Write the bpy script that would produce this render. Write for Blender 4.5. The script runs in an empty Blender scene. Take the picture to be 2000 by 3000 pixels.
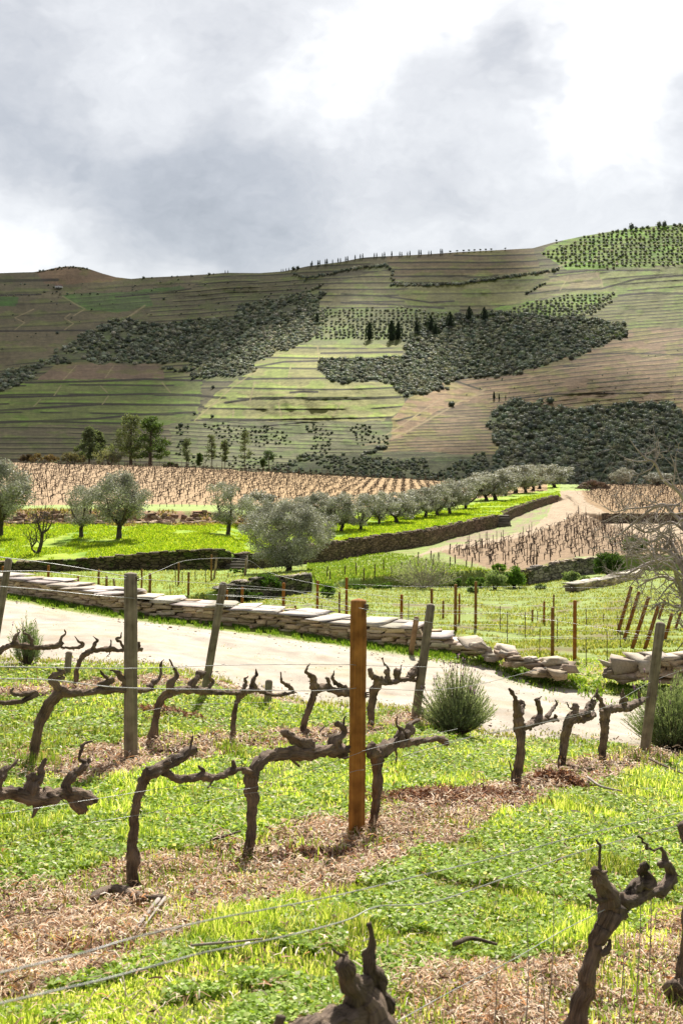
import bpy, math, random
import numpy as np
from mathutils import Vector
rad = math.radians
random.seed(7); RS = np.random.RandomState(7)
S = bpy.context.scene; COL = S.collection

# ------------------------------------------------------------------ camera
F, CX, HY = 3600.0, 1000.0, 1340.0        # focal length and principal point in photo pixels
cam = bpy.data.cameras.new('camera'); co = bpy.data.objects.new('camera', cam); COL.objects.link(co)
co.location = (0, 0, 0); co.rotation_euler = (rad(90), 0, 0)
cam.sensor_fit = 'VERTICAL'; cam.sensor_height = 36; cam.sensor_width = 24
cam.lens = 36*F/3000; cam.shift_y = -160/3000; cam.clip_start = 0.1; cam.clip_end = 20000
cam.dof.use_dof = True; cam.dof.focus_distance = 14.0; cam.dof.aperture_fstop = 8.0
S.camera = co
S.view_settings.view_transform = 'Standard'; S.view_settings.look = 'None'
S.view_settings.exposure = 1.02; S.view_settings.gamma = 1
S.render.resolution_x, S.render.resolution_y = 682, 1024

def P(px, py, d): return Vector(((px-CX)/F*d, d, (HY-py)/F*d))

# ------------------------------------------------------------------ sun and sky
SUN_EL, SUN_AZ = 43.0, 8.0
sd = Vector((math.sin(rad(SUN_AZ))*math.cos(rad(SUN_EL)), math.cos(rad(SUN_AZ))*math.cos(rad(SUN_EL)), math.sin(rad(SUN_EL))))
sl = bpy.data.lights.new('sun', 'SUN'); sl.energy = 5.0; sl.angle = rad(2.0); sl.color = (1.0, 0.955, 0.88)
so = bpy.data.objects.new('sun', sl); COL.objects.link(so); so.rotation_euler = (-sd).to_track_quat('-Z', 'Y').to_euler()

W = bpy.data.worlds.new("World"); S.world = W; W.use_nodes = True
wn, wl = W.node_tree.nodes, W.node_tree.links; wn.clear()
def WN(t, **k):
    n = wn.new(t)
    for a, b in k.items(): setattr(n, a, b)
    return n
def wmath(op, a, b=None, clamp=False):
    n = WN('ShaderNodeMath', operation=op, use_clamp=clamp)
    for i, v in enumerate((a, b)):
        if v is None: continue
        if isinstance(v, (int, float)): n.inputs[i].default_value = v
        else: wl.new(v, n.inputs[i])
    return n.outputs[0]
def wvec(op, a, b):
    n = WN('ShaderNodeVectorMath', operation=op)
    for i, v in enumerate((a, b)):
        if isinstance(v, (tuple, list)): n.inputs[i].default_value = v
        else: wl.new(v, n.inputs[i])
    return n
out = WN('ShaderNodeOutputWorld'); bg = WN('ShaderNodeBackground'); bg.inputs[1].default_value = 0.1
wl.new(bg.outputs[0], out.inputs[0])
sky = WN('ShaderNodeTexSky', sky_type='NISHITA'); sky.sun_disc = False
sky.sun_elevation = rad(SUN_EL); sky.sun_rotation = rad(SUN_AZ)
tc = WN('ShaderNodeTexCoord')
def wnoise(scale, det, vec, rough=0.55):
    n = WN('ShaderNodeTexNoise'); n.inputs['Scale'].default_value = scale; n.inputs['Detail'].default_value = det
    n.inputs['Roughness'].default_value = rough; wl.new(vec, n.inputs['Vector']); return n
D0 = tc.outputs['Generated']
sq = wvec('MULTIPLY', D0, (1, 1, 1.5)).outputs[0]
n1 = wnoise(5.0, 5, sq, 0.6)
off = wvec('MULTIPLY', wvec('SUBTRACT', n1.outputs['Color'], (0.5, 0.5, 0.5)).outputs[0], (0.22, 0.22, 0.18)).outputs[0]
D1 = wvec('ADD', D0, off).outputs[0]
BL = [  # px, py, width, amount   (bright and dark cloud masses)
 (1150, 30, .065, .40), (1080, 270, .04, .26), (900, 150, .05, .22), (1880, 80, .085, .62), (1790, 360, .07, .34), (1260, 150, .05, .20), (1330, 20, .05, .3),
 (1640, 455, .03, .18), (1860, 430, .04, .15), (1540, 200, .036, -.34), (1490, 110, .03, -.16), (1560, 330, .03, -.2),
 (50, 690, .06, .60), (330, 760, .045, .34), (560, 780, .03, .2), (260, 130, .06, .22), (430, 290, .045, .22), (800, 300, .034, .20), (120, 160, .04, .12), (700, 120, .06, .16), (1100, 640, .09, .16), (1600, 650, .09, .12), (960, 400, .02, .16),
 (60, 470, .055, -.26), (300, 400, .08, -.10), (800, 560, .08, -.10), (1250, 420, .05, -.12), (700, 60, .05, -.14), (420, 590, .065, -.24), (700, 660, .06, -.18), (180, 360, .04, -.10), (930, 720, .04, -.06),
 (600, 400, .03, -.08), (860, 520, .05, -.06), (1300, 560, .06, -.08), (1650, 560, .05, -.10), (1330, 210, .028, -.13), (20, 10, .04, -.10)]
acc = None
for px, py, w, a in BL:
    c = Vector(((px-CX)/F, 1, (HY-py)/F)).normalized()
    dn = wvec('DISTANCE', D1, tuple(c)).outputs['Value']
    e = wmath('POWER', 2.718, wmath('MULTIPLY', wmath('POWER', wmath('DIVIDE', dn, w), 2.0), -1.0))
    t = wmath('MULTIPLY', e, a); acc = t if acc is None else wmath('ADD', acc, t)
n2 = wnoise(9.0, 8, wvec('MULTIPLY', D1, (1, 1, 1.7)).outputs[0], 0.55)
n3 = wnoise(30.0, 6, wvec('MULTIPLY', D1, (1, 1, 1.5)).outputs[0], 0.6)
val = wmath('ADD', acc, wmath('MULTIPLY', wmath('SUBTRACT', n2.outputs[0], .5), .70))
val = wmath('ADD', val, wmath('MULTIPLY', wmath('SUBTRACT', n3.outputs[0], .5), .30))
val = wmath('ADD', val, 0.50)
rmp = WN('ShaderNodeValToRGB'); wl.new(val, rmp.inputs[0])
el = rmp.color_ramp.elements
el[0].position = 0.0; el[0].color = (.205, .222, .25, 1)
el[1].position = 1.05; el[1].color = (.63, .63, .635, 1)
for p_, c_ in ((.25, (.29, .306, .335, 1)), (.5, (.385, .395, .415, 1)), (.78, (.50, .508, .52, 1))):
    x = el.new(p_); x.color = c_
# the sky away from the bright cloud bank is duller (behind the viewer, overhead)
fw = WN('ShaderNodeMapRange'); fw.inputs[1].default_value = .55; fw.inputs[2].default_value = .95
fw.inputs[3].default_value = 5.2; fw.inputs[4].default_value = 8.6
wl.new(wvec('DOT_PRODUCT', D0, tuple(Vector((0, 1, .2)).normalized())).outputs['Value'], fw.inputs[0])
cl = WN('ShaderNodeVectorMath', operation='SCALE'); wl.new(rmp.outputs[0], cl.inputs[0]); wl.new(fw.outputs[0], cl.inputs['Scale'])
mx = WN('ShaderNodeMix', data_type='RGBA'); mx.inputs[0].default_value = 0.93
wl.new(sky.outputs[0], mx.inputs[6]); wl.new(cl.outputs[0], mx.inputs[7]); wl.new(mx.outputs[2], bg.inputs[0])

# ------------------------------------------------------------------ helpers
_T = RS.rand(512, 512)
def vnoise(x, y, seed=0):
    x = np.asarray(x, float)+seed*17.31; y = np.asarray(y, float)+seed*9.77
    xi = np.floor(x).astype(int); yi = np.floor(y).astype(int); fx = x-xi; fy = y-yi
    fx = fx*fx*(3-2*fx); fy = fy*fy*(3-2*fy)
    a = _T[xi % 512, yi % 512]; b = _T[(xi+1) % 512, yi % 512]; c = _T[xi % 512, (yi+1) % 512]; d = _T[(xi+1) % 512, (yi+1) % 512]
    return (a*(1-fx)+b*fx)*(1-fy)+(c*(1-fx)+d*fx)*fy
def fbm(x, y, o=4, seed=0):
    s = 0; a = .5; t = 0
    for i in range(o):
        s = s+a*vnoise(np.asarray(x)*2**i, np.asarray(y)*2**i, seed+i); t += a; a *= .5
    return s/t
def smooth(a, b, x):
    t = np.clip((x-a)/(b-a), 0, 1); return t*t*(3-2*t)
def lerp(a, b, t): return a+(b-a)*t

def meshdata(name, V, faces, mat=None, col=None, uv=None, smoothf=False, fmat=None):
    """V (n,3); faces list of int arrays (m,k); col (n,3) per vertex; uv (n,2) per vertex"""
    me = bpy.data.meshes.new(name); V = np.asarray(V, np.float32)
    faces = [np.asarray(f, np.int32) for f in faces if len(f)]
    loops = np.concatenate([f.ravel() for f in faces]); tot = np.concatenate([np.full(len(f), f.shape[1], np.int32) for f in faces])
    st = np.concatenate([[0], np.cumsum(tot)[:-1]]).astype(np.int32)
    me.vertices.add(len(V)); me.vertices.foreach_set('co', V.ravel())
    me.loops.add(len(loops)); me.loops.foreach_set('vertex_index', loops)
    me.polygons.add(len(tot)); me.polygons.foreach_set('loop_start', st); me.polygons.foreach_set('loop_total', tot)
    if smoothf: me.polygons.foreach_set('use_smooth', np.ones(len(tot), bool))
    me.update(calc_edges=True)
    if col is not None:
        a = me.color_attributes.new('Col', 'FLOAT_COLOR', 'POINT')
        c = np.ones((len(V), 4), np.float32); c[:, :3] = col; a.data.foreach_set('color', c.ravel())
    if uv is not None:
        u = me.uv_layers.new(name='UVMap'); u.data.foreach_set('uv', np.asarray(uv, np.float32)[loops].ravel())
    if mat is not None:
        for m_ in (mat if isinstance(mat, (list, tuple)) else [mat]): me.materials.append(m_)
    if fmat is not None: me.polygons.foreach_set('material_index', np.asarray(fmat, np.int32))
    me.validate(clean_customdata=False)
    return me
def link(name, me, parent=None, loc=None):
    o = bpy.data.objects.new(name, me); COL.objects.link(o)
    if parent is not None: o.parent = parent
    if loc is not None: o.location = loc
    return o
def tag(o, label=None, cat=None, group=None, kind=None):
    if label: o['label'] = label
    if cat: o['category'] = cat
    if group: o['group'] = group
    if kind: o['kind'] = kind
    return o
def empty(name, loc, label, cat, group=None):
    o = bpy.data.objects.new(name, None); COL.objects.link(o); o.location = loc; o.empty_display_size = .1
    return tag(o, label, cat, group)

class MB:
    """collects shapes for ONE mesh"""
    def __init__(s): s.V = []; s.F = {3: [], 4: []}; s.C = []; s.U = []; s.n = 0; s.hascol = False
    def add(s, V, F3=None, F4=None, col=None, uv=None):
        V = np.asarray(V, float); s.V.append(V)
        if F3 is not None and len(F3): s.F[3].append(np.asarray(F3)+s.n)
        if F4 is not None and len(F4): s.F[4].append(np.asarray(F4)+s.n)
        c = np.ones((len(V), 3))*.5 if col is None else np.broadcast_to(np.asarray(col, float), (len(V), 3))
        s.C.append(c); s.U.append(np.zeros((len(V), 2)) if uv is None else uv); s.n += len(V)
        if col is not None: s.hascol = True
    def me(s, name, mat, smoothf=False, off=None):
        V = np.concatenate(s.V)
        if off is not None: V = V-np.asarray(off)
        fs = [np.concatenate(s.F[k]) for k in (3, 4) if s.F[k]]
        return meshdata(name, V, fs, mat, np.concatenate(s.C), np.concatenate(s.U), smoothf)
    def obj(s, name, mat, parent=None, smoothf=False, loc=None):
        """vertices are given in world space; loc = origin of the object (or of its parent)"""
        off = loc
        return link(name, s.me(name, mat, smoothf, off), parent, None if parent is not None else loc)

def catmull(pts, k):
    pts = np.asarray(pts, float)
    if len(pts) < 3 or k < 2:
        return np.array([pts[i]+(pts[i+1]-pts[i])*t for i in range(len(pts)-1) for t in np.linspace(0, 1, max(k, 1), endpoint=False)]+[pts[-1]])
    Q = np.vstack([2*pts[0]-pts[1], pts, 2*pts[-1]-pts[-2]]); o = []
    for i in range(1, len(Q)-2):
        a, b, c, d = Q[i-1:i+3]
        for t in np.linspace(0, 1, k, endpoint=False):
            o.append(.5*((2*b)+(-a+c)*t+(2*a-5*b+4*c-d)*t*t+(-a+3*b-3*c+d)*t**3))
    o.append(pts[-1]); return np.array(o)
def tube(mb, pts, radii, n=8, k=1, wig=0.0, rough=0.0, ridge=0.0, seed=0, col=None, cap=True, jit=0.0, capcol=None):
    pr = np.hstack([np.asarray(pts, float), np.asarray(radii, float)[:, None]])
    q = catmull(pr, k) if k > 1 else pr
    p, r = q[:, :3], np.maximum(q[:, 3], 1e-4)
    if wig:
        s0 = np.concatenate([[0], np.cumsum(np.linalg.norm(np.diff(p, axis=0), axis=1))]); e_ = np.minimum(1, s0/.04)[:, None]
        p = p+wig*2*e_*np.stack([vnoise(s0/.030+seed*1.7, s0*0+i*3.3, 5)-.5 for i in range(3)], -1)
    m = len(p); T = np.gradient(p, axis=0); T /= np.linalg.norm(T, axis=1)[:, None]+1e-12
    ref = np.array([0, 0, 1.]) if abs(T[0, 2]) < .9 else np.array([1., 0, 0])
    N = np.cross(T[0], ref); N /= np.linalg.norm(N); Ns = [N]
    for i in range(1, m):
        N = N-T[i]*np.dot(N, T[i]); N /= np.linalg.norm(N)+1e-12; Ns.append(N)
    Ns = np.array(Ns); Bs = np.cross(T, Ns)
    s = np.concatenate([[0], np.cumsum(np.linalg.norm(np.diff(p, axis=0), axis=1))])
    th = np.linspace(0, 2*math.pi, n, endpoint=False)
    rm = r.mean()
    R = np.repeat(r[:, None], n, 1)
    if rough or ridge:
        u = np.cos(th)[None]*1.3+5; v = np.sin(th)[None]*1.3+3
        sc = s[:, None]/max(rm, 1e-4)
        R = R*(1+rough*2*(vnoise(u*1.2+sc*.35, v*1.2+sc*.31, seed)-.5)+rough*1.2*(vnoise(u*3+sc*.9, v*3, seed+3)-.5))
        ph = th[None]*1.0+sc*.08+2*(vnoise(sc*.2, 0*sc, seed+9)-.5)
        R = R*(1+ridge*(vnoise(np.cos(ph)*4+20, np.sin(ph)*4+20+sc*.06, seed+5)-.5)*2)
    if jit: R = R*(1+jit*(vnoise(s[:, None]/.022+seed, s[:, None]*0, seed+7)-.4)*2*np.ones((1, n)))
    V = p[:, None]+R[:, :, None]*(np.cos(th)[None, :, None]*Ns[:, None]+np.sin(th)[None, :, None]*Bs[:, None])
    V = V.reshape(-1, 3)
    i = np.arange(m-1)[:, None]*n; j = np.arange(n)[None]; j2 = (j+1) % n
    F4 = np.stack([i+j, i+j2, i+n+j2, i+n+j], -1).reshape(-1, 4)
    uv = np.stack([np.tile(np.abs(th/math.pi-1), m), np.repeat(s, n)], -1)
    F3 = []
    if cap:
        V = np.vstack([V, p[0]-T[0]*r[0]*.25, p[-1]+T[-1]*r[-1]*.25]); uv = np.vstack([uv, [.5, 0], [.5, s[-1]]])
        a, b = m*n, m*n+1; jj = np.arange(n); jk = (jj+1) % n
        F3 = np.concatenate([np.stack([jk, jj, np.full(n, a)], -1), np.stack([(m-1)*n+jj, (m-1)*n+jk, np.full(n, b)], -1)])
    c = None
    if col is not None:
        c = np.tile(np.asarray(col, float), (len(V), 1))
        if capcol is not None and cap: c[-1] = capcol
    mb.add(V, F3, F4, c, uv)

# ------------------------------------------------------------------ materials
MATS = {}
def nodes(name):
    m = bpy.data.materials.new(name); m.use_nodes = True; nt = m.node_tree; nt.nodes.clear()
    o = nt.nodes.new('ShaderNodeOutputMaterial'); MATS[name] = m
    def N(t, ins=None, **k):
        n = nt.nodes.new(t)
        for a, b in k.items(): setattr(n, a, b)
        for a, b in (ins or {}).items():
            if hasattr(b, 'is_linked') or isinstance(b, bpy.types.NodeSocket): nt.links.new(b, n.inputs[a])
            else: n.inputs[a].default_value = b
        return n
    return m, nt, N, o
def ramp(N, fac, stops):
    r = N('ShaderNodeValToRGB', {0: fac}); e = r.color_ramp.elements
    e[0].position, e[0].color = stops[0][0], (*stops[0][1], 1); e[1].position, e[1].color = stops[-1][0], (*stops[-1][1], 1)
    for p_, c_ in stops[1:-1]: x = e.new(p_); x.color = (*c_, 1)
    return r.outputs[0]
def mat_bark(name, dark, light, scale=40, stretch=.12, bump=.012, attr=False):
    m, nt, N, o = nodes(name)
    uv = N('ShaderNodeUVMap').outputs[0]; oc = N('ShaderNodeTexCoord').outputs['Object']
    mp = N('ShaderNodeMapping', {0: uv}); mp.inputs['Scale'].default_value = (scale*.22, scale*stretch, 1)
    n = N('ShaderNodeTexNoise', {'Vector': mp.outputs[0], 'Scale': 1.0, 'Detail': 6.0, 'Roughness': .65})
    n2 = N('ShaderNodeTexNoise', {'Vector': oc, 'Scale': 9.0, 'Detail': 4.0})
    a = N('ShaderNodeMath', {0: n.outputs[0], 1: n2.outputs[0]}, operation='ADD'); b = N('ShaderNodeMath', {0: a.outputs[0], 1: .5}, operation='MULTIPLY')
    c = ramp(N, b.outputs[0], [(.36, dark), (.5, tuple((x+y)/2 for x, y in zip(dark, light))), (.64, light)])
    if attr:
        at = N('ShaderNodeAttribute', attribute_name='Col')
        mm = N('ShaderNodeMix', data_type='RGBA', blend_type='MULTIPLY'); mm.inputs[0].default_value = 1
        nt.links.new(c, mm.inputs[6]); nt.links.new(at.outputs[0], mm.inputs[7]); c = mm.outputs[2]
    bp = N('ShaderNodeBump', {'Height': b.outputs[0], 'Distance': bump, 'Strength': 1.0})
    p = N('ShaderNodeBsdfPrincipled', {'Base Color': c, 'Roughness': .9, 'Normal': bp.outputs[0]}); p.inputs['Specular IOR Level'].default_value = .25
    nt.links.new(p.outputs[0], o.inputs[0]); return m
def mat_leaf(name, transl=.4, tint=(1, 1, 1), rough=.6, spec=.3):
    m, nt, N, o = nodes(name)
    at = N('ShaderNodeAttribute', attribute_name='Col')
    p = N('ShaderNodeBsdfPrincipled', {'Base Color': at.outputs[0], 'Roughness': rough}); p.inputs['Specular IOR Level'].default_value = spec
    mm = N('ShaderNodeMix', data_type='RGBA', blend_type='MULTIPLY'); mm.inputs[0].default_value = 1
    nt.links.new(at.outputs[0], mm.inputs[6]); mm.inputs[7].default_value = (*tint, 1)
    t = N('ShaderNodeBsdfTranslucent', {'Color': mm.outputs[2]})
    x = N('ShaderNodeMixShader', {0: transl, 1: p.outputs[0], 2: t.outputs[0]})
    nt.links.new(x.outputs[0], o.inputs[0]); return m
def mat_attr(name, scale=1.5, amt=.35, fine=30., bump=.02, rough=.95, coord='Object', fmt=.3):
    m, nt, N, o = nodes(name)
    at = N('ShaderNodeAttribute', attribute_name='Col'); oc = N('ShaderNodeTexCoord').outputs[coord]
    a = N('ShaderNodeTexNoise', {'Vector': oc, 'Scale': scale, 'Detail': 6.0, 'Roughness': .6})
    b = N('ShaderNodeTexNoise', {'Vector': oc, 'Scale': fine, 'Detail': 5.0, 'Roughness': .65})
    f1 = N('ShaderNodeMapRange', {0: a.outputs[0], 1: .3, 2: .7, 3: 1-amt, 4: 1+amt}); f2 = N('ShaderNodeMapRange', {0: b.outputs[0], 1: .3, 2: .7, 3: 1-fmt, 4: 1+fmt})
    f = N('ShaderNodeMath', {0: f1.outputs[0], 1: f2.outputs[0]}, operation='MULTIPLY')
    s = N('ShaderNodeVectorMath', {0: at.outputs[0]}, operation='SCALE'); nt.links.new(f.outputs[0], s.inputs['Scale'])
    bp = N('ShaderNodeBump', {'Height': b.outputs[0], 'Distance': bump, 'Strength': .8})
    p = N('ShaderNodeBsdfPrincipled', {'Base Color': s.outputs[0], 'Roughness': rough, 'Normal': bp.outputs[0]}); p.inputs['Specular IOR Level'].default_value = .15
    nt.links.new(p.outputs[0], o.inputs[0]); return m
M_vine = mat_bark('vine_bark', (.045, .031, .023), (.34, .245, .175), scale=75, stretch=.12, bump=.035)
M_cut = mat_bark('cut_wood', (.25, .11, .06), (.42, .26, .17), scale=60, stretch=.3, bump=.002)
M_postb = mat_bark('brown_post_wood', (.14, .055, .012), (.47, .215, .048), scale=34, stretch=.02, bump=.004, attr=True)
M_postg = mat_bark('grey_post_wood', (.115, .09, .063), (.33, .275, .205), scale=34, stretch=.03, bump=.005, attr=True)
M_stake = mat_bark('stake_wood', (.07, .045, .03), (.17, .12, .085), scale=30, stretch=.1, bump=.003)
M_twig = mat_bark('pale_branch_bark', (.16, .13, .105), (.44, .38, .33), scale=30, stretch=.4, bump=.004)
M_obark = mat_bark('olive_bark', (.03, .022, .017), (.13, .105, .085), scale=12, stretch=.3, bump=.02)
M_ground = mat_attr('ground_soil', 1.2, .22, 22., .03, fmt=.25)
M_road = mat_attr('road_gravel', 1.8, .10, 45., .012, fmt=.15)
M_hill = mat_attr('hill_land', .015, .16, .16, 1.2, fmt=.28)
M_stone = mat_attr('wall_stone', 2.2, .22, 26., .012, fmt=.22)
M_rough = mat_attr('terrace_stone', 1.5, .35, 5., .10, fmt=.45)
M_grass = mat_leaf('grass_blades', .42, (1.3, 1.2, .5), .7, .18)
M_litter = mat_leaf('dry_litter', .15, (1, 1, 1), .8, .2)
M_olive = mat_leaf('olive_leaves', .14, (1.0, 1.0, .8), .6, .2)
M_bush = mat_leaf('bush_leaves', .35, (1.15, 1.2, .6), .7, .15)
M_far = mat_leaf('far_foliage', .22, (1.0, 1.05, .7), .7, .2)
def mat_wire():
    m, nt, N, o = nodes('galvanised_wire')
    n = N('ShaderNodeTexNoise', {'Scale': 30.0}); c = ramp(N, n.outputs[0], [(.3, (.20, .20, .19)), (.7, (.45, .45, .43))])
    p = N('ShaderNodeBsdfPrincipled', {'Base Color': c, 'Roughness': .45, 'Metallic': .35}); nt.links.new(p.outputs[0], o.inputs[0]); return m
M_wire = mat_wire()
M_svine = mat_bark('small_vine_bark', (.022, .015, .011), (.10, .07, .052), scale=40, stretch=.2, bump=.01)
# ------------------------------------------------------------------ near terrain: break lines (px, depth, height)
BLs = [
 [(-3000, 1.0, -1.6), (1000, 1.0, -1.6), (5000, 1.0, -1.65)],
 [(0, 4.2, -1.94), (1000, 4.2, -1.94), (2000, 4.0, -2.1), (3500, 4.0, -2.3)],
 [(-1500, 5.6, -2.25), (0, 6.0, -2.30), (350, 6.6, -2.35), (720, 7.4, -2.45), (1085, 8.3, -2.56), (1510, 10.3, -2.76), (1765, 13, -3.22), (1885, 14.5, -3.48), (2000, 15.2, -3.62), (3500, 16, -4.2)],
 [(-1500, 19, -2.8), (0, 17, -2.83), (450, 16.5, -2.82), (900, 15.8, -3.2), (1240, 15.5, -3.27), (1430, 15.4, -3.48), (1800, 15.9, -3.73), (2000, 16.4, -3.92), (3500, 19, -4.6)],
 [(-1500, 28, -2.6), (0, 24.7, -2.73), (340, 23.0, -2.90), (450, 22.9, -2.98), (829, 22.4, -3.17), (1000, 21.6, -3.23), (1108, 21.3, -3.27), (1223, 21.05, -3.31), (1367, 21, -3.38), (1456, 20.9, -3.45), (1600, 20.3, -3.59), (1800, 20, -3.72), (2000, 20, -3.78), (3500, 24, -4.5)],
 [(-1500, 29.2, -2.62), (0, 25.9, -2.8), (340, 24.2, -2.95), (450, 24.1, -3.05), (829, 23.6, -3.24), (1000, 22.8, -3.3), (1223, 22.2, -3.4), (1367, 22.1, -3.5), (1456, 22, -3.6), (1600, 21.4, -3.75), (1800, 21, -3.88), (2000, 21, -3.92), (3500, 25, -4.6)],
 [(-1500, 31, -4.2), (0, 29, -4.2), (1300, 27, -4.3), (1450, 26, -4.33), (2000, 26, -4.33), (3500, 27, -4.8)],
 [(-1500, 38, -4.6), (0, 38, -4.6), (500, 39, -4.6), (650, 40, -4.75), (700, 41, -4.85), (915, 44, -4.82), (940, 46, -5.1), (1000, 50, -5.3), (1190, 52, -5.5), (1500, 53, -5.6), (1548, 54, -5.62), (1638, 56, -5.57), (1733, 58, -5.5), (1850, 60, -5.5), (3500, 60, -5.6)],
 [(-1500, 38.3, -4.55), (0, 38.3, -4.55), (500, 39.3, -4.5), (650, 40.2, -4.35), (700, 41.2, -4.25), (889, 44.2, -4.2), (912, 44.4, -4.25), (925, 45.3, -4.85), (940, 46.2, -5.05), (1000, 50.3, -4.98), (1190, 52.3, -5.0), (1400, 53.3, -4.9), (1520, 54.2, -5.1), (1560, 54.6, -5.0), (1638, 56.3, -4.83), (1733, 58.3, -4.8), (1850, 60.3, -4.8), (3500, 60.3, -4.9)],
 [(-1500, 53, -5.0), (0, 53, -5.0), (300, 54, -4.95), (612, 55, -5.0), (690, 56, -5.1), (760, 58, -5.25), (970, 66, -5.6), (1255, 78, -5.6), (1460, 98, -5.6), (1635, 156, -5.6), (1665, 156, -5.3), (1700, 112, -5.05), (1760, 99, -5.3), (2000, 99, -5.3), (3500, 99, -5.5)],
 [(-1500, 53.3, -4.6), (0, 53.3, -4.62), (300, 54.3, -4.45), (400, 54.4, -4.35), (612, 55.3, -4.15), (650, 55.5, -4.2), (675, 56.0, -4.35), (690, 56.4, -4.55), (705, 56.8, -4.5), (760, 58.3, -4.62), (970, 66.3, -4.62), (1255, 78.3, -4.66), (1460, 98.3, -4.65), (1635, 156.4, -4.8), (1648, 156.4, -5.2), (1665, 156.4, -5.28), (1700, 112.4, -5.03), (1760, 99.3, -4.6), (2000, 99.3, -4.54), (3500, 99.3, -4.5)],
 [(-1500, 70, -3.7), (0, 72, -3.85), (600, 73, -3.9), (760, 78, -4.3), (970, 90, -4.55), (1255, 105, -4.7), (1460, 130, -4.7), (1635, 170, -4.8), (1700, 140, -5.0), (1760, 130, -4.75), (3500, 130, -4.8)],
 [(-1500, 71.5, -3.0), (0, 73.5, -3.2), (600, 74.5, -3.25), (760, 80, -4.1), (970, 92, -4.5), (1255, 107, -4.68), (1460, 132, -4.7), (1635, 172, -4.8), (1700, 143, -5.0), (1760, 133, -4.75), (3500, 133, -4.8)],
 [(-1500, 84, -3.0), (0, 84, -3.25), (600, 84, -3.2), (900, 90, -3.6), (1000, 98, -4.2), (1255, 120, -4.65), (1460, 150, -4.75), (1635, 185, -4.85), (1760, 160, -4.8), (3500, 160, -4.9)],
 [(-1500, 185, .2), (0, 190, -.75), (500, 200, -1.5), (900, 210, -2.9), (1250, 220, -4.1), (1500, 225, -4.9), (1700, 225, -5.0), (2000, 225, -5.1), (3500, 230, -5.3)],
 [(-3000, 300, -30), (5000, 300, -45)],
 [(-3000, 620, -115), (5000, 620, -115)],
]
BLs = [np.array(b, float) for b in BLs]
def lines_at(px):
    px = np.asarray(px, float)
    D = np.stack([np.interp(px, b[:, 0], b[:, 1]) for b in BLs], -1); Z = np.stack([np.interp(px, b[:, 0], b[:, 2]) for b in BLs], -1)
    return D, Z
def bumps(X, Y):
    a = smooth(2, 5, Y)*.05+smooth(60, 200, Y)*.2
    return a*(fbm(X*.8, Y*.8, 3, 11)-.5)*2 + .02*(fbm(X*5, Y*5, 2, 12)-.5)*smooth(60, 20, Y)
def ground(X, Y):
    X = np.atleast_1d(np.asarray(X, float)); Y = np.atleast_1d(np.asarray(Y, float))
    D, Z = lines_at(X/Y*F+CX)
    i = np.clip((D <= Y[:, None]).sum(1)-1, 0, len(BLs)-2); k = np.arange(len(X))
    t = np.clip((Y-D[k, i])/(D[k, i+1]-D[k, i]), 0, 1)
    return Z[k, i]*(1-t)+Z[k, i+1]*t+bumps(X, Y)
def gz(x, y): return float(ground(x, y)[0])
def hit(px, py, dmin=3.0, dmax=240.0):
    """first depth beyond dmin at which the ground meets the sight line"""
    d = np.exp(np.linspace(math.log(dmin), math.log(dmax), 1500)); z = ground((px-CX)/F*d, d); r = (HY-py)/F*d
    k = np.where(z >= r)[0]
    return float(d[k[0]]) if len(k) else float(d[np.argmin(np.abs(z/d-r/d))])

# world positions of the vine rows
def rowpx(tab): 
    tab = np.array(tab, float); return lambda px: float(np.interp(px, tab[:, 0], tab[:, 1]))
TA = [(-400, 1.35), (0, 1.75), (500, 2.2), (900, 2.8), (1000, 2.95), (1100, 3.1), (1690, 4.2), (1790, 4.4), (2000, 5.1), (2400, 8)]
TB = [(-400, 5.2), (0, 6.0), (350, 6.6), (720, 7.4), (1085, 8.3), (1510, 10.3), (1640, 12), (1765, 13), (1885, 14.5), (2100, 17)]
TC = [(-300, 9.3), (96, 9.9), (190, 10.0), (383, 10.3), (440, 10.8), (676, 11.8), (886, 13), (1086, 14), (1215, 15), (1500, 17)]
TD = [(-200, 13.6), (220, 14.5), (420, 15), (800, 16), (1000, 16.5)]
dA, dB, dC, dD = map(rowpx, (TA, TB, TC, TD))

def inpoly(px, py, poly):
    poly = np.array(poly, float); ins = np.zeros(np.shape(px), bool); j = len(poly)-1
    for i in range(len(poly)):
        xi, yi = poly[i]; xj, yj = poly[j]
        c = ((yi > py) != (yj > py)) & (px < (xj-xi)*(py-yi)/((yj-yi) if yj != yi else 1e-9)+xi); ins ^= c; j = i
    return ins
def tabf(tab, px): tab = np.array(tab, float); return np.interp(px, tab[:, 0], tab[:, 1])
def litter_mask(X, Y):
    """how much dry straw lies on the near ground (0..1)"""
    px = X/Y*F+CX; n = fbm(X*1.1, Y*1.1, 4, 3)-.5; n2 = fbm(X*5, Y*5, 3, 4)-.5
    a, b, c, d = (tabf(t, px) for t in (TA, TB, TC, TD))
    def band(y0, lo, hi, s): return smooth(-lo-s, -lo+s, Y-y0)*(1-smooth(hi-s, hi+s, Y-y0))
    m = band(a, .9, 1.5, .3)+band(b, 1.5, .65, .4)*1.15+band(c, .75, .6, .4)*.85+band(d, .5, .5, .3)*.8
    m = m+smooth(1500, 1900, px)*band(b, 1.5, .5, .4)*.6
    m = np.clip(m+n*1.5*np.clip(m*2+.25, 0, 1)+n2*.7, 0, 1)
    return smooth(.34, .66, m)

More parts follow.
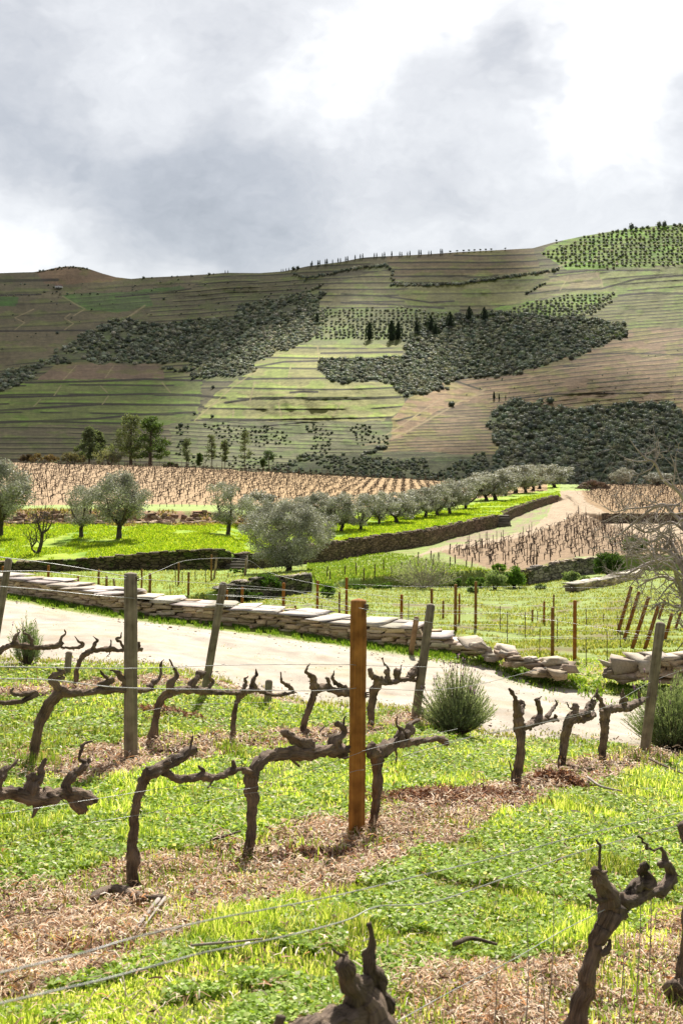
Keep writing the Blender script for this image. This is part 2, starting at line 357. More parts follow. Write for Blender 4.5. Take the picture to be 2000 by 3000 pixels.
# ground cover colours (what the land is covered with)
G_GREEN = np.array([.185, .225, .035]); G_LIT = np.array([.40, .275, .185]); G_SOIL = np.array([.235, .158, .09]); G_ROAD = np.array([.47, .405, .325])
G_PALE = np.array([.23, .29, .085]); G_EARTH = np.array([.345, .25, .142]); G_PATH = np.array([.36, .272, .18])
def gcol(X, Y, px, py):
    n = fbm(X*.9, Y*.9, 4, 21); n2 = fbm(X*3.3, Y*3.3, 3, 22); nb = fbm(X*.15, Y*.15, 3, 23)
    c = np.empty(X.shape+(3,))
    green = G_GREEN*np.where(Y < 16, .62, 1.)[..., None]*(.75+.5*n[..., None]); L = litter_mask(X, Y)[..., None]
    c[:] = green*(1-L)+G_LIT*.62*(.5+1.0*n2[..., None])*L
    D, Z = lines_at(px)
    near, far_ = D[..., 3], D[..., 4]
    wob = (n-.5)*1.2
    road = smooth(near-.25, near+.15, Y+wob*.5)*(1-smooth(far_-1.05, far_-.7, Y+wob*.5))
    # earth fringe before the road
    fr = smooth(near-1.0, near-.1, Y+wob)*(1-road)*(Y < near+.5)
    c = lerp(c, G_LIT*.9, (fr*.5*smooth(.4, .6, n2))[..., None])
    # field behind the wall
    fld = (Y > far_+.6)[..., None]
    f = lerp(G_PALE, G_GREEN, smooth(.4, .6, n)[..., None]*.55)*(.85+.3*n2[..., None])
    ph = (Y-25.6+.012*X)/2.65; tri = np.abs(ph-np.round(ph))
    row = (1-smooth(.045, .13, tri+(n2-.5)*.12))*(Y > 25)*(Y < 42)*(px > 650)*smooth(.30, .5, n+.12)
    f = lerp(f, G_SOIL*.75, row[..., None]*.85)
    c = np.where(fld, f, c)
    # verge by the gap in the wall: grass with bare soil
    vg = (Y > far_-.6) & (Y < far_+5) & (px > 1440) & (px < 1830)
    c = np.where(vg[..., None], lerp(G_LIT*.8, G_GREEN, smooth(.40, .55, n2)[..., None]), c)
    c = lerp(c, G_ROAD*(.92+.16*n2[..., None]), road[..., None])
    # terraces
    l7, l8, l9, l10, l11, l12, l13, l14 = (D[..., k] for k in range(7, 15))
    t2 = (Y >= l8-.1) & (px < 1250)
    g2 = lerp(G_PALE*np.array([1, 1.1, .8]), G_GREEN, smooth(.45, .62, n)[..., None]*.7)
    c = np.where(t2[..., None], g2, c)
    # young vines terrace rows
    tr = (px > 950) & (px < 1480) & (Y > l8) & (Y < l9)
    ph = (Y+.35*X)/2.0; tri = np.abs(ph-np.round(ph)); rw = (1-smooth(.1, .25, tri+(n2-.5)*.3))*tr
    c = lerp(c, G_LIT*.7, rw[..., None]*.5)
    # brown triangle vineyard and bare path
    # its left limit runs from (1240,1625) to (1700,1505)
    lim = np.interp(px, [1180, 1300, 1450, 1560, 1640, 1690, 1760, 1900], [1640, 1612, 1590, 1565, 1530, 1503, 1528, 1580])
    bt = np.interp(px, [1180, 1290, 1330, 1400, 1540], [1600, 1616, 1634, 1655, 1700])
    wv = (n-.5)*9
    bv = (py+wv > lim) & (py+wv < bt+100*(px > 1540)) & (Y > l8) & (Y < l9+.2) & (px > 1270)
    bv &= ~((px < 1540) & (py+wv*.6 > bt))
    soil = G_SOIL*(.8+.5*n2[..., None])
    path = (py+wv <= lim+1) & (px > 1200) & (lim-py < (px-1205)*.22+wv) & (Y > l8) & (Y < l9+1)
    uw = (py+wv < lim-np.interp(px, [1250, 1400, 1560, 1600, 1640], [13, 12, 17, 38, 100])) & (px < 1640)
    c = np.where(path[..., None], G_PATH*(.9+.2*n2[..., None]), c)
    bank = lerp(G_PALE, G_PATH*.75, smooth(.35, .6, n)[..., None])
    c = np.where((path & uw)[..., None], bank, c)
    c = np.where(bv[..., None], soil, c)
    c = np.where(((px > 1500) & (px < 1765) & (Y > l8) & (Y < l8+1.2+n*1.4))[..., None], G_PALE*1.1+.05, c)
    # rear right: path and second brown vineyard
    rr = (px > 1640) & (Y > l9)
    pth = (px < np.interp(py, [1420, 1440, 1470, 1500, 1530], [1725, 1700, 1715, 1770, 1840])+wv)
    c = np.where(rr[..., None], np.where(pth[..., None], G_PATH, soil*np.array([1.1, 1.05, .9])), c)
    c = np.where(((px > 1640) & (px < 1730) & (py < 1437) & (Y > 140))[..., None], G_PALE*1.2, c)
    # upper left terrace: lush grass, bank, grass strip, pale brown vineyard
    up = (Y > l10-.05) & (px < 1640)
    lush = lerp(np.array([.17, .29, .016]), np.array([.31, .40, .04]), smooth(.35, .6, n)[..., None])*(.8+.4*n2[..., None])
    cu = lush
    bk = (Y > l11-2.5*(nb)) & (Y < l12+.5) & (px < 720+60*n)
    cu = np.where(bk[..., None], lerp(np.array([.34, .20, .115])*(.6+.8*fbm(X*1.3, Y*2.5, 4, 24))[..., None], G_PALE, smooth(.52, .7, n2)[..., None]*.7), cu)
    st = (Y >= l12+.5) & (px < 950)
    cu = np.where(st[..., None], G_PALE*1.25, cu)
    vf = (Y >= l13) & (px < 1600)
    cu = np.where(vf[..., None], G_EARTH*lerp(np.array([1.05, 1.0, 1.0]), np.array([1.0, .92, .78]), smooth(200, 1000, px)[..., None])*(.9+.25*n2[..., None]), cu)
    c = np.where(up[..., None], cu, c)
    c = np.where((Y > D[..., 14]+1)[..., None], G_GREEN*.35, c)
    return np.clip(c, .01, .9), road

pxs = np.unique(np.concatenate([np.linspace(-2600, -250, 60), np.linspace(-250, 2250, 470), np.linspace(2250, 4600, 60)]))
SUB = [40, 70, 120, 40, 6, 22, 26, 3, 40, 4, 30, 4, 12, 46, 10, 10]
Dl, Zl = lines_at(pxs)
rowsD, rowsZ = [], []
for k, s in enumerate(SUB):
    for t in np.linspace(0, 1, s, endpoint=False):
        tt = t
        rowsD.append(Dl[:, k]*(1-tt)+Dl[:, k+1]*tt); rowsZ.append(Zl[:, k]*(1-tt)+Zl[:, k+1]*tt)
rowsD.append(Dl[:, -1]); rowsZ.append(Zl[:, -1])
GD = np.array(rowsD); GX = (pxs[None]-CX)/F*GD; GZ = np.array(rowsZ)+bumps(GX, GD)
GPX = np.broadcast_to(pxs[None], GD.shape); GPY = HY-GZ/GD*F
gc, groad = gcol(GX, GD, GPX, GPY)
nr, nc = GD.shape
def gridfaces(nr, nc):
    i = np.arange(nr-1)[:, None]*nc; j = np.arange(nc-1)[None]
    return np.stack([i+j, i+j+1, i+nc+j+1, i+nc+j], -1).reshape(-1, 4)
gf = gridfaces(nr, nc)
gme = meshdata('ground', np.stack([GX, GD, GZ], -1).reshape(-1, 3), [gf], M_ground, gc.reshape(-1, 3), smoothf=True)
tag(link('ground', gme), 'vineyard ground of grass, straw and bare soil stepping down in terraces', 'ground', kind='structure')
# flat ground under and behind the camera
bx = np.array([[-30, -30, -1.55], [30, -30, -1.55], [30, 1.02, -1.63], [-30, 1.02, -1.63]], float)
tag(link('ground', meshdata('ground', bx, [np.array([[0, 1, 2, 3]])], M_ground, np.tile(G_GREEN, (4, 1)))), 'grassy ground under the viewer', 'ground', kind='structure')
# the road: its own sheet 4 mm above the ground
rpx = np.linspace(-1200, 3200, 500); RD, RZ = lines_at(rpx)
tt = np.linspace(0, 1, 46); wob1 = (fbm(rpx/70, rpx*0, 4, 40)-.5)*.5; wob2 = (fbm(rpx/60, rpx*0+9, 4, 41)-.5)*.35
dn_ = RD[:, 3]+wob1; df_ = RD[:, 4]-np.interp(rpx, [0, 1250, 1500, 1800, 2200], [.85, .9, 1.1, 1.3, 1.3])+wob2
rd = dn_[None]*(1-tt[:, None])+df_[None]*tt[:, None]; rx = (rpx[None]-CX)/F*rd
rz = ground(rx.ravel(), rd.ravel()).reshape(rd.shape)+(-.025+.04*smooth(0, .09, tt)*smooth(1, .93, tt)+.02*np.sin(tt*math.pi))[:, None]
trk = .5+.5*np.cos((tt[:, None]-.5)*4*math.pi)
rc = G_ROAD*(.9+.2*fbm(rx*1.5, rd*1.5, 4, 43)[..., None])*(1-.06*trk[..., None]); rc = lerp(rc, np.array([.42, .30, .19]), smooth(.62, .75, fbm(rx*2.2, rd*3, 4, 44))[..., None]*.45)
rc = rc*(.74+.50*fbm(rx*4, rd*6, 4, 46))[..., None]; rz = rz+.03*(fbm(rx*2.5, rd*3.5, 3, 49)-.5)*smooth(0, .15, tt)[:, None]*smooth(1, .85, tt)[:, None]
rut = np.exp(-((tt-.30)/.05)**2)+np.exp(-((tt-.72)/.05)**2); rc = rc*(1-.24*rut[:, None]*(.4+.6*fbm(rx*1.2, rd*.4, 3, 47)))[..., None]
mid_ = smooth(.50, .66, fbm(rx*1.3, rd*2.2, 4, 48))*np.exp(-((tt-.5)/.12)**2)[:, None]; rc = lerp(rc, np.array([.30, .27, .13]), mid_[..., None]*.45)
rc = lerp(rc, G_PALE, (smooth(.55, .7, fbm(rx, rd, 3, 45))*(np.abs(tt-.5)*2)[:, None]**5)[..., None]*.6)
rme = meshdata('road', np.stack([rx, rd, rz], -1).reshape(-1, 3), [gridfaces(*rd.shape)], M_road, rc.reshape(-1, 3), smoothf=True)
tag(link('road', rme), 'pale sandy farm track between the vines and the dry stone wall', 'road', kind='structure')

# ------------------------------------------------------------------ the far hillside
CR = np.array([(-1500, 860), (-300, 815), (0, 800), (60, 798), (100, 797), (135, 791), (165, 784), (200, 780), (235, 782), (265, 789), (300, 801), (340, 812), (385, 817), (430, 813), (500, 810), (600, 804), (660, 799), (760, 800), (830, 795), (900, 780), (1000, 767), (1060, 755), (1100, 752), (1250, 745), (1350, 738), (1450, 733), (1560, 727), (1620, 710), (1700, 693), (1800, 676), (1900, 664), (2000, 657), (2300, 640), (3500, 660)], float)
def crest(px): return np.interp(px, CR[:, 0], CR[:, 1])
hpx = np.unique(np.concatenate([np.linspace(-1500, -120, 60), np.linspace(-120, 2120, 900), np.linspace(2120, 3500, 60)]))
NS = 600; s_ = np.linspace(0, 1, NS)
HPX = np.broadcast_to(hpx[None], (NS, len(hpx))); Y0H = 1475.0
def crest_s(px): return sum(crest(px+o) for o in (-140, -90, -50, -20, 0, 20, 50, 90, 140))/9
HPY = Y0H-(Y0H-crest_s(hpx))[None]*s_[:, None]+(crest(hpx)-crest_s(hpx))[None]*smooth(.88, 1, s_)[:, None]
WOODS = [[(-1400, 1090), (0, 1092), (130, 1055), (240, 985), (330, 935), (480, 947), (680, 927), (700, 900), (870, 862), (960, 862), (930, 905), (920, 990), (860, 1010), (770, 1050), (720, 1100), (560, 1112), (560, 1062), (470, 1067), (240, 1062), (150, 1066), (100, 1112), (0, 1150), (-1400, 1160)],
 [(940, 1055), (1060, 1052), (1190, 1045), (1180, 1000), (1215, 962), (1350, 925), (1450, 915), (1700, 930), (1830, 950), (1830, 985), (1700, 1040), (1500, 1100), (1310, 1112), (1290, 1145), (1180, 1162), (1140, 1122), (970, 1120), (940, 1090)],
 [(1437, 1210), (1500, 1180), (1700, 1200), (1960, 1175), (2010, 1240), (3400, 1230), (3400, 1440), (1400, 1440), (1460, 1330), (1430, 1250)],
 [(1060, 1335), (1180, 1350), (1420, 1330), (1460, 1440), (600, 1440), (760, 1380), (900, 1330)]]
def hzones(px, py):
    n = fbm(px/60, py/30, 4, 60); n2 = fbm(px/9, py/5, 3, 61); wv = (n-.5)*26
    X, Y = px+wv, py+wv*.5
    c = np.empty(px.shape+(3,)); c[:] = np.array([.115, .105, .060]); sp = np.full(px.shape, 17.); sl_ = np.full(px.shape, -.05); st = np.full(px.shape, 1.)
    def z(poly, col, spc=None, slope=None, stren=None):
        m = inpoly(X, Y, poly); c[m] = col
        if spc: sp[m] = spc
        if slope is not None: sl_[m] = slope
        if stren is not None: st[m] = stren
    z([(-1600, 700), (180, 700), (600, 800), (600, 830), (260, 980), (-1600, 980)], (.125, .108, .066), 34, -.04, .5)
    z([(100, 780), (240, 770), (400, 815), (300, 830), (130, 830)], (.19, .125, .08), 60, 0, .2)
    z([(-1600, 968), (260, 968), (140, 1050), (0, 1080), (-1600, 1080)], (.13, .108, .066), 60, 0, .4)
    z([(-300, 870), (60, 872), (45, 897), (-300, 905)], (.065, .13, .03))
    z([(180, 866), (350, 855), (530, 838), (560, 852), (500, 880), (340, 915), (240, 905)], (.085, .13, .045), 14, -.06)
    z([(440, 860), (900, 810), (1130, 780), (1130, 900), (700, 900), (440, 940)], (.115, .105, .062), 13, -.06, 1.2)
    z([(830, 880), (1120, 790), (1560, 740), (1600, 870), (1450, 905), (1000, 915), (860, 930)], (.15, .14, .07), 17, -.03, 1.1)
    z([(1130, 740), (1560, 725), (1590, 800), (1150, 815)], (.165, .125, .075), 19, -.04, 1.2)
    z([(1150, 850), (1600, 800), (1640, 860), (1450, 900), (1200, 900)], (.16, .16, .062), 36, -.03, .6)
    z([(-1600, 1160), (0, 1150), (110, 1110), (600, 1110), (590, 1170), (570, 1250), (-1600, 1250)], (.135, .165, .048), 27, .0, 1.6)
    z([(-1600, 1245), (560, 1245), (520, 1475), (-1600, 1475)], (.125, .11, .07), 15, .0, 1.3)
    z([(105, 1112), (165, 1062), (480, 1066), (485, 1110)], (.20, .14, .105), 90, 0, .2)
    z([(565, 1235), (640, 1150), (800, 1020), (900, 1005), (1185, 1000), (1185, 1190), (1120, 1240)], (.26, .26, .11), 29, -.02, 1.0)
    z([(900, 905), (1350, 900), (1350, 960), (1180, 1010), (930, 1010), (860, 1000)], (.17, .19, .085), 70, 0, .2)
    z([(1185, 780), (2000, 640), (3600, 640), (3600, 790), (1650, 792), (1570, 745)], (.12, .20, .035), 13, -.03, .6) if False else None
    z([(1585, 742), (1700, 660), (2000, 600), (3600, 600), (3600, 778), (2000, 778), (1660, 792)], (.175, .265, .035), 12, -.03, .7)
    z([(1550, 850), (1640, 800), (2000, 780), (3600, 780), (3600, 880), (1640, 870)], (.175, .195, .075), 20, -.06, .9)
    z([(1560, 845), (1640, 806), (1760, 798), (1760, 845), (1600, 862)], (.22, .19, .11), 24, -.1, .6)
    z([(1440, 905), (1640, 865), (1830, 855), (1790, 890), (1700, 930), (1560, 930)], (.165, .235, .045), 14, -.05, .4)
    z([(1690, 930), (1830, 858), (3600, 840), (3600, 990), (1830, 985)], (.145, .145, .062), 9.5, -.04, 1.2)
    z([(1180, 1200), (1290, 1130), (1500, 1085), (1700, 1035), (1850, 960), (3600, 950), (3600, 1300), (1450, 1330), (1150, 1330)], (.205, .14, .095), 13, -.09, .8)
    z([(1060, 1325), (1150, 1240), (1190, 1180), (1330, 1170), (1460, 1200), (1460, 1330)], (.19, .135, .09), 9, -.01, .9)
    z([(1085, 1305), (1140, 1250), (1175, 1185), (1240, 1140), (1300, 1118), (1420, 1140), (1380, 1175), (1290, 1200), (1230, 1235), (1180, 1275)], (.30, .205, .135), 22, .1, .4)
    z([(500, 1240), (600, 1232), (1150, 1235), (1130, 1320), (1000, 1475), (500, 1475)], (.14, .145, .085), 11, .03, 1.2)
    z([(1000, 1345), (1200, 1320), (1460, 1340), (1460, 1475), (900, 1475)], (.10, .105, .06), 12, 0, .6)
    wv2 = (fbm(px/28, py/18, 3, 97)-.5)*34
    for poly in WOODS:
        m = inpoly(px+wv2, py+wv2*.5, poly); c[m] = np.array([.075, .085, .042])*(.7+.6*n2[m])[:, None]; st[m] = .5
    return c, sp, sl_, st, n, n2
def hill_rate(px, py):
    c, sp, sl_, st, n, n2 = hzones(px, py)
    q = py-sl_*(px-1000)+7*np.sin(px/260+py/170)+9*(fbm(px/210, py/150, 2, 62)-.5)
    ph = q/sp; i = np.round(ph); tri = np.abs(ph-i)*sp
    keep = smooth(.26, .36, fbm(px/90+i*7.7, i*3.1, 2, 63))
    w = np.clip(sp*.11, 1.2, 2.4)
    c = c*(.80+.40*vnoise(px/150+i*5.3, i*2.3, 64))[..., None]
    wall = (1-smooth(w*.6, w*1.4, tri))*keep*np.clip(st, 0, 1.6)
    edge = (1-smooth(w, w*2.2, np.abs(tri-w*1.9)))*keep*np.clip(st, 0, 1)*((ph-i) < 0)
    return c, wall, edge, n, n2, np.cos(2*math.pi*(ph+.12))*(sp > 20)
hc, wall, edge, hn, hn2, hph = hill_rate(HPX, HPY)
# explicit long terrace walls, tracks and stairs seen on the slope
def polymask(pts, w):
    m = np.zeros(HPX.shape)
    for (x0, y0), (x1, y1) in zip(pts[:-1], pts[1:]):
        dx, dy = x1-x0, y1-y0; L2 = dx*dx+dy*dy
        t = np.clip(((HPX-x0)*dx+(HPY-y0)*dy)/L2, 0, 1); dd = np.hypot(HPX-x0-t*dx, HPY-y0-t*dy)
        m = np.maximum(m, 1-smooth(w*.6, w*1.3, dd))
    return m
WALLS = [([(0, 970), (260, 968)], 2.5), ([(75, 1121), (260, 1118), (420, 1111), (600, 1115)], 3), ([(0, 1164), (260, 1158), (480, 1153), (660, 1165)], 3), ([(0, 1203), (300, 1184), (590, 1187)], 3.2),
 ([(0, 1238), (280, 1227), (400, 1215), (570, 1208)], 3.2), ([(660, 1180), (760, 1165), (900, 1166), (1100, 1165), (1170, 1163)], 3.2), ([(700, 1111), (800, 1109), (960, 1108)], 2.5), ([(740, 1077), (830, 1060), (935, 1057)], 2.5), ([(850, 1150), (890, 1147), (930, 1148)], 3),
 ([(560, 1231), (700, 1233), (900, 1228), (1150, 1222)], 2.2), ([(640, 1245), (760, 1250), (900, 1236)], 2), ([(940, 1035), (1180, 1031)], 2.5), ([(1000, 861), (1130, 868), (1260, 886), (1330, 882)], 2.2), ([(1000, 887), (1140, 892), (1300, 903)], 2.2),
 ([(1540, 862), (1650, 848), (1760, 846), (1860, 818), (2000, 806)], 2.6), ([(1620, 803), (1720, 793), (1930, 791)], 2.4), ([(1810, 866), (1900, 858), (2000, 860)], 3), ([(1710, 1040), (1830, 1034), (2000, 1040)], 2), ([(1330, 1112), (1500, 1092)], 2.6), ([(340, 870), (480, 858), (560, 846)], 2.2),
 ([(1650, 1073), (1760, 1072)], 2.2), ([(1720, 1123), (1900, 1108)], 2), ([(1530, 1166), (1620, 1155), (1800, 1153), (2000, 1148)], 2.2), ([(1320, 1112), (1410, 1142)], 2.5), ([(1160, 1233), (1230, 1215)], 2.5), ([(0, 822), (170, 820)], 4), ([(0, 865), (120, 862)], 2.5)]
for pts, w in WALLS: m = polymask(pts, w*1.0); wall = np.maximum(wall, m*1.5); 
PATHS = [([(100, 906), (44, 931), (73, 945), (45, 966)], 2), ([(207, 919), (189, 932), (216, 948), (190, 966)], 2), ([(185, 868), (220, 890), (250, 905), (216, 925)], 2.2), ([(425, 895), (375, 930)], 3.5), ([(225, 1070), (187, 1112)], 2), ([(333, 1072), (308, 1108)], 2), ([(180, 1128), (160, 1158)], 2), ([(295, 1130), (315, 1150)], 1.8), ([(475, 1120), (500, 1150)], 2), ([(120, 1170), (100, 1190)], 2), ([(318, 1160), (300, 1185)], 2),
 ([(852, 1070), (845, 1105)], 2.6), ([(746, 1118), (732, 1178)], 2.8), ([(685, 1200), (682, 1222)], 3), ([(815, 1180), (825, 1224)], 3), ([(1000, 1175), (972, 1225)], 2.4), ([(930, 1015), (934, 1050)], 2), ([(1745, 800), (1752, 812)], 3), ([(1760, 820), (1764, 840)], 3), ([(1665, 808), (1640, 850)], 2), ([(1308, 1120), (1350, 1140), (1415, 1152), (1360, 1168), (1290, 1210), (1200, 1260), (1120, 1295), (1060, 1305)], 3.5), ([(1420, 1140), (1380, 1165)], 4.5), ([(1600, 800), (1660, 768)], 3.5), ([(570, 1232), (680, 1135), (760, 1080)], 2.2),
 ([(1250, 1205), (1180, 1190)], 2.5), ([(1290, 1215), (1400, 1225)], 2), ([(1130, 1275), (1200, 1230), (1300, 1160)], 2.5), ([(1480, 1180), (1640, 1190), (1750, 1195)], 2), ([(1540, 1110), (1640, 1080), (1860, 1060), (1960, 1040)], 1.5)]
path = np.zeros(HPX.shape)
for pts, w in PATHS: path = np.maximum(path, polymask(pts, w*.8))
wall *= (1-path)
# light grass / soil mottling, vine-row streaks, walls, tracks
hc = hc*(.78+.44*hn[..., None])*(.82+.36*hn2[..., None])
gr = smooth(.50, .66, fbm(HPX/45, HPY/16, 4, 66)+.13*hph); hc = lerp(hc, hc*np.array([.88, 1.16, .62]), gr[..., None]*.8)
streak = vnoise(HPX/40, HPY/1.7, 67); hc *= ((.84+.32*streak)*(.93+.14*vnoise(HPX/2.9, HPY/16, 68)))[..., None]
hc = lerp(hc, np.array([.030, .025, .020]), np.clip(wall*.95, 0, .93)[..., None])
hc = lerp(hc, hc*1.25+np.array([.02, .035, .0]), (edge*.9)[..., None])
hc = lerp(hc, np.array([.36, .29, .19]), (path*.55)[..., None])
lum = hc.mean(-1, keepdims=True); hc = lerp(lum, hc, 1.0)*np.array([1.10, 1.06, .84])*.74
# depth: slope profile with flat treads and steep walls, valleys and spurs
def boxh(a, w, ax):
    k = 2*w+1; p = np.pad(a, [(w, w) if i == ax else (0, 0) for i in range(2)], mode='edge'); c = np.cumsum(p, ax)
    c = np.concatenate([np.zeros_like(np.take(c, [0], ax)), c], ax)
    n_ = a.shape[ax]; return (np.take(c, range(k, k+n_), ax)-np.take(c, range(0, n_), ax))/k
base = s_[:, None]*.62+.38*s_[:, None]**2
wl_ = boxh(np.clip(wall, 0, 1), 3, 1)
dev = np.cumsum(-wl_*.35, 0)/NS; dev = boxh(dev-boxh(boxh(dev, 15, 0), 15, 0), 2, 1)
cum = base+dev
dtop = 2150+250*np.sin(hpx/420+1.2); d0 = 820
HD = d0+(dtop[None]-d0)*cum
rel = -.10*np.exp(-(((HPX-900)/260)**2+((HPY-1130)/110)**2))+.03*np.exp(-(((HPX-560-.9*(1050-HPY))/170)**2))*smooth(1250, 1000, HPY)*smooth(780, 900, HPY)
rel += -.07*np.exp(-(((HPX-1750)/330)**2+((HPY-1100)/120)**2))+.06*np.exp(-(((HPX-1350)/140)**2+((HPY-1050)/130)**2))+.05*(fbm(HPX/230, HPY/230, 3, 70)-.5)+.012*(fbm(HPX/40, HPY/40, 3, 71)-.5)
HD = HD*(1+rel*smooth(0, .15, s_)[:, None]*smooth(1.0, .9, s_)[:, None])
HXw = (HPX-CX)/F*HD; HZw = (HY-HPY)/F*HD
# back of the ridge and the foot of the valley
bd = [HD[0]*.72, HD[0]*.88]; fx = [(hpx-CX)/F*b for b in bd]; fz = [np.full(len(hpx), -118.), np.full(len(hpx), -80.)]
tx = [(hpx-CX)/F*(HD[-1]+q) for q in (60, 400, 1500)]; ty = [HD[-1]+q for q in (60, 400, 1500)]; tz = [HZw[-1]-q for q in (6, 90, 300)]
AX = np.vstack(fx+[HXw]+tx); AY = np.vstack(bd+[HD]+ty); AZ = np.vstack(fz+[HZw]+tz)
AC = np.concatenate([hc[:1], hc[:1], hc, hc[-1:], hc[-1:], hc[-1:]])
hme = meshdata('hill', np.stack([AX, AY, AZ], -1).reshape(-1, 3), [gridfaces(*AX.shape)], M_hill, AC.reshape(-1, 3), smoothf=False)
tag(link('hill', hme), 'terraced hillside of vineyards rising across the valley', 'hill', kind='structure')
def hill_pt(px, py):
    """point of the hillside seen along a sight line"""
    i = np.clip(np.searchsorted(hpx, px)-1, 0, len(hpx)-2); t = (px-hpx[i])/(hpx[i+1]-hpx[i])
    s = (Y0H-py)/(Y0H-lerp(crest_s(px), crest(px), smooth(.85, .97, (Y0H-py)/(Y0H-crest_s(px))))); s = np.clip(s, 0, 1)*(NS-1); j = np.clip(s.astype(int) if hasattr(s, 'astype') else int(s), 0, NS-2); u = s-j
    d = (HD[j, i]*(1-t)+HD[j, i+1]*t)*(1-u)+(HD[j+1, i]*(1-t)+HD[j+1, i+1]*t)*u
    return d
# ------------------------------------------------------------------ unseen clouds added above the hill, shaped to throw its broad shadows
def mat_cloud():
    m, nt, N, o = nodes('shade_cloud_white'); d = N('ShaderNodeBsdfDiffuse'); d.inputs[0].default_value = (.85, .86, .88, 1); t = N('ShaderNodeBsdfTransparent')
    x = N('ShaderNodeMixShader', {0: .47, 1: d.outputs[0], 2: t.outputs[0]}); nt.links.new(x.outputs[0], o.inputs[0]); return m
M_cloud = mat_cloud()
def cloud(polys, zc, label):
    for poly in polys:
        poly = np.array(poly, float); (x0, y0), (x1, y1) = poly.min(0)-70, poly.max(0)+40
        gx, gy = np.meshgrid(np.arange(x0, x1, 14), np.arange(y0, y1, 7)); wv = (fbm(gx/120, gy/60, 4, 81)-.5)*110
        m = inpoly(gx+wv, gy+wv*.4, poly).astype(float)
        soft = boxh(boxh(boxh(boxh(m, 3, 0), 3, 1), 3, 0), 3, 1); soft = np.where(m > 0, np.maximum(0, soft-.35)/.65, 0)
        h = soft**.6*(50+110*fbm(gx/45, gy/22, 4, 82))
        cy = np.clip(gy, crest(gx)+3, 1470); d = hill_pt(gx.ravel(), cy.ravel()).reshape(gx.shape); d = d+(cy-gy)*9
        p = np.stack([(gx-CX)/F*d, d, (HY-cy)/F*d], -1); p = p+np.array(sd)*((zc-p[..., 2:3])/sd[2])
        a = p.copy(); a[..., 2] += h; b = p.copy(); b[..., 2] -= h*.35
        nr_, nc_ = gx.shape; gf_ = gridfaces(nr_, nc_); ok = (m.ravel()[gf_] > 0).all(1); f_ = gf_[ok]
        V = np.concatenate([a.reshape(-1, 3), b.reshape(-1, 3)]); used = np.unique(np.concatenate([f_.ravel(), f_.ravel()+nr_*nc_])); mp = -np.ones(len(V), int); mp[used] = np.arange(len(used))
        tag(link('cloud', meshdata('cloud', V[used], [mp[f_], mp[(f_+nr_*nc_)[:, ::-1]]], M_cloud, smoothf=True)), label, 'cloud', kind='structure')
cloud([[(-500, 780), (200, 770), (640, 790), (980, 740), (1180, 740), (1130, 830), (960, 860), (850, 940), (700, 1010), (590, 1100), (540, 1260), (430, 1460), (-500, 1460)]], 1900, 'unseen cloud shaped to shade the left half of the hill')
cloud([[(1180, 735), (1560, 720), (1560, 840), (1440, 890), (1200, 880), (1120, 850)], [(1380, 950), (1700, 930), (1850, 960), (1720, 1040), (1500, 1090), (1360, 1110)]], 1900, 'unseen clouds shaped to shade the upper middle of the hill')
cloud([[(1430, 1200), (1700, 1190), (2400, 1160), (2500, 1470), (1000, 1470), (700, 1440), (900, 1330), (1100, 1350), (1440, 1310)]], 1900, 'unseen cloud shaped to shade the wood at the lower right of the hill')

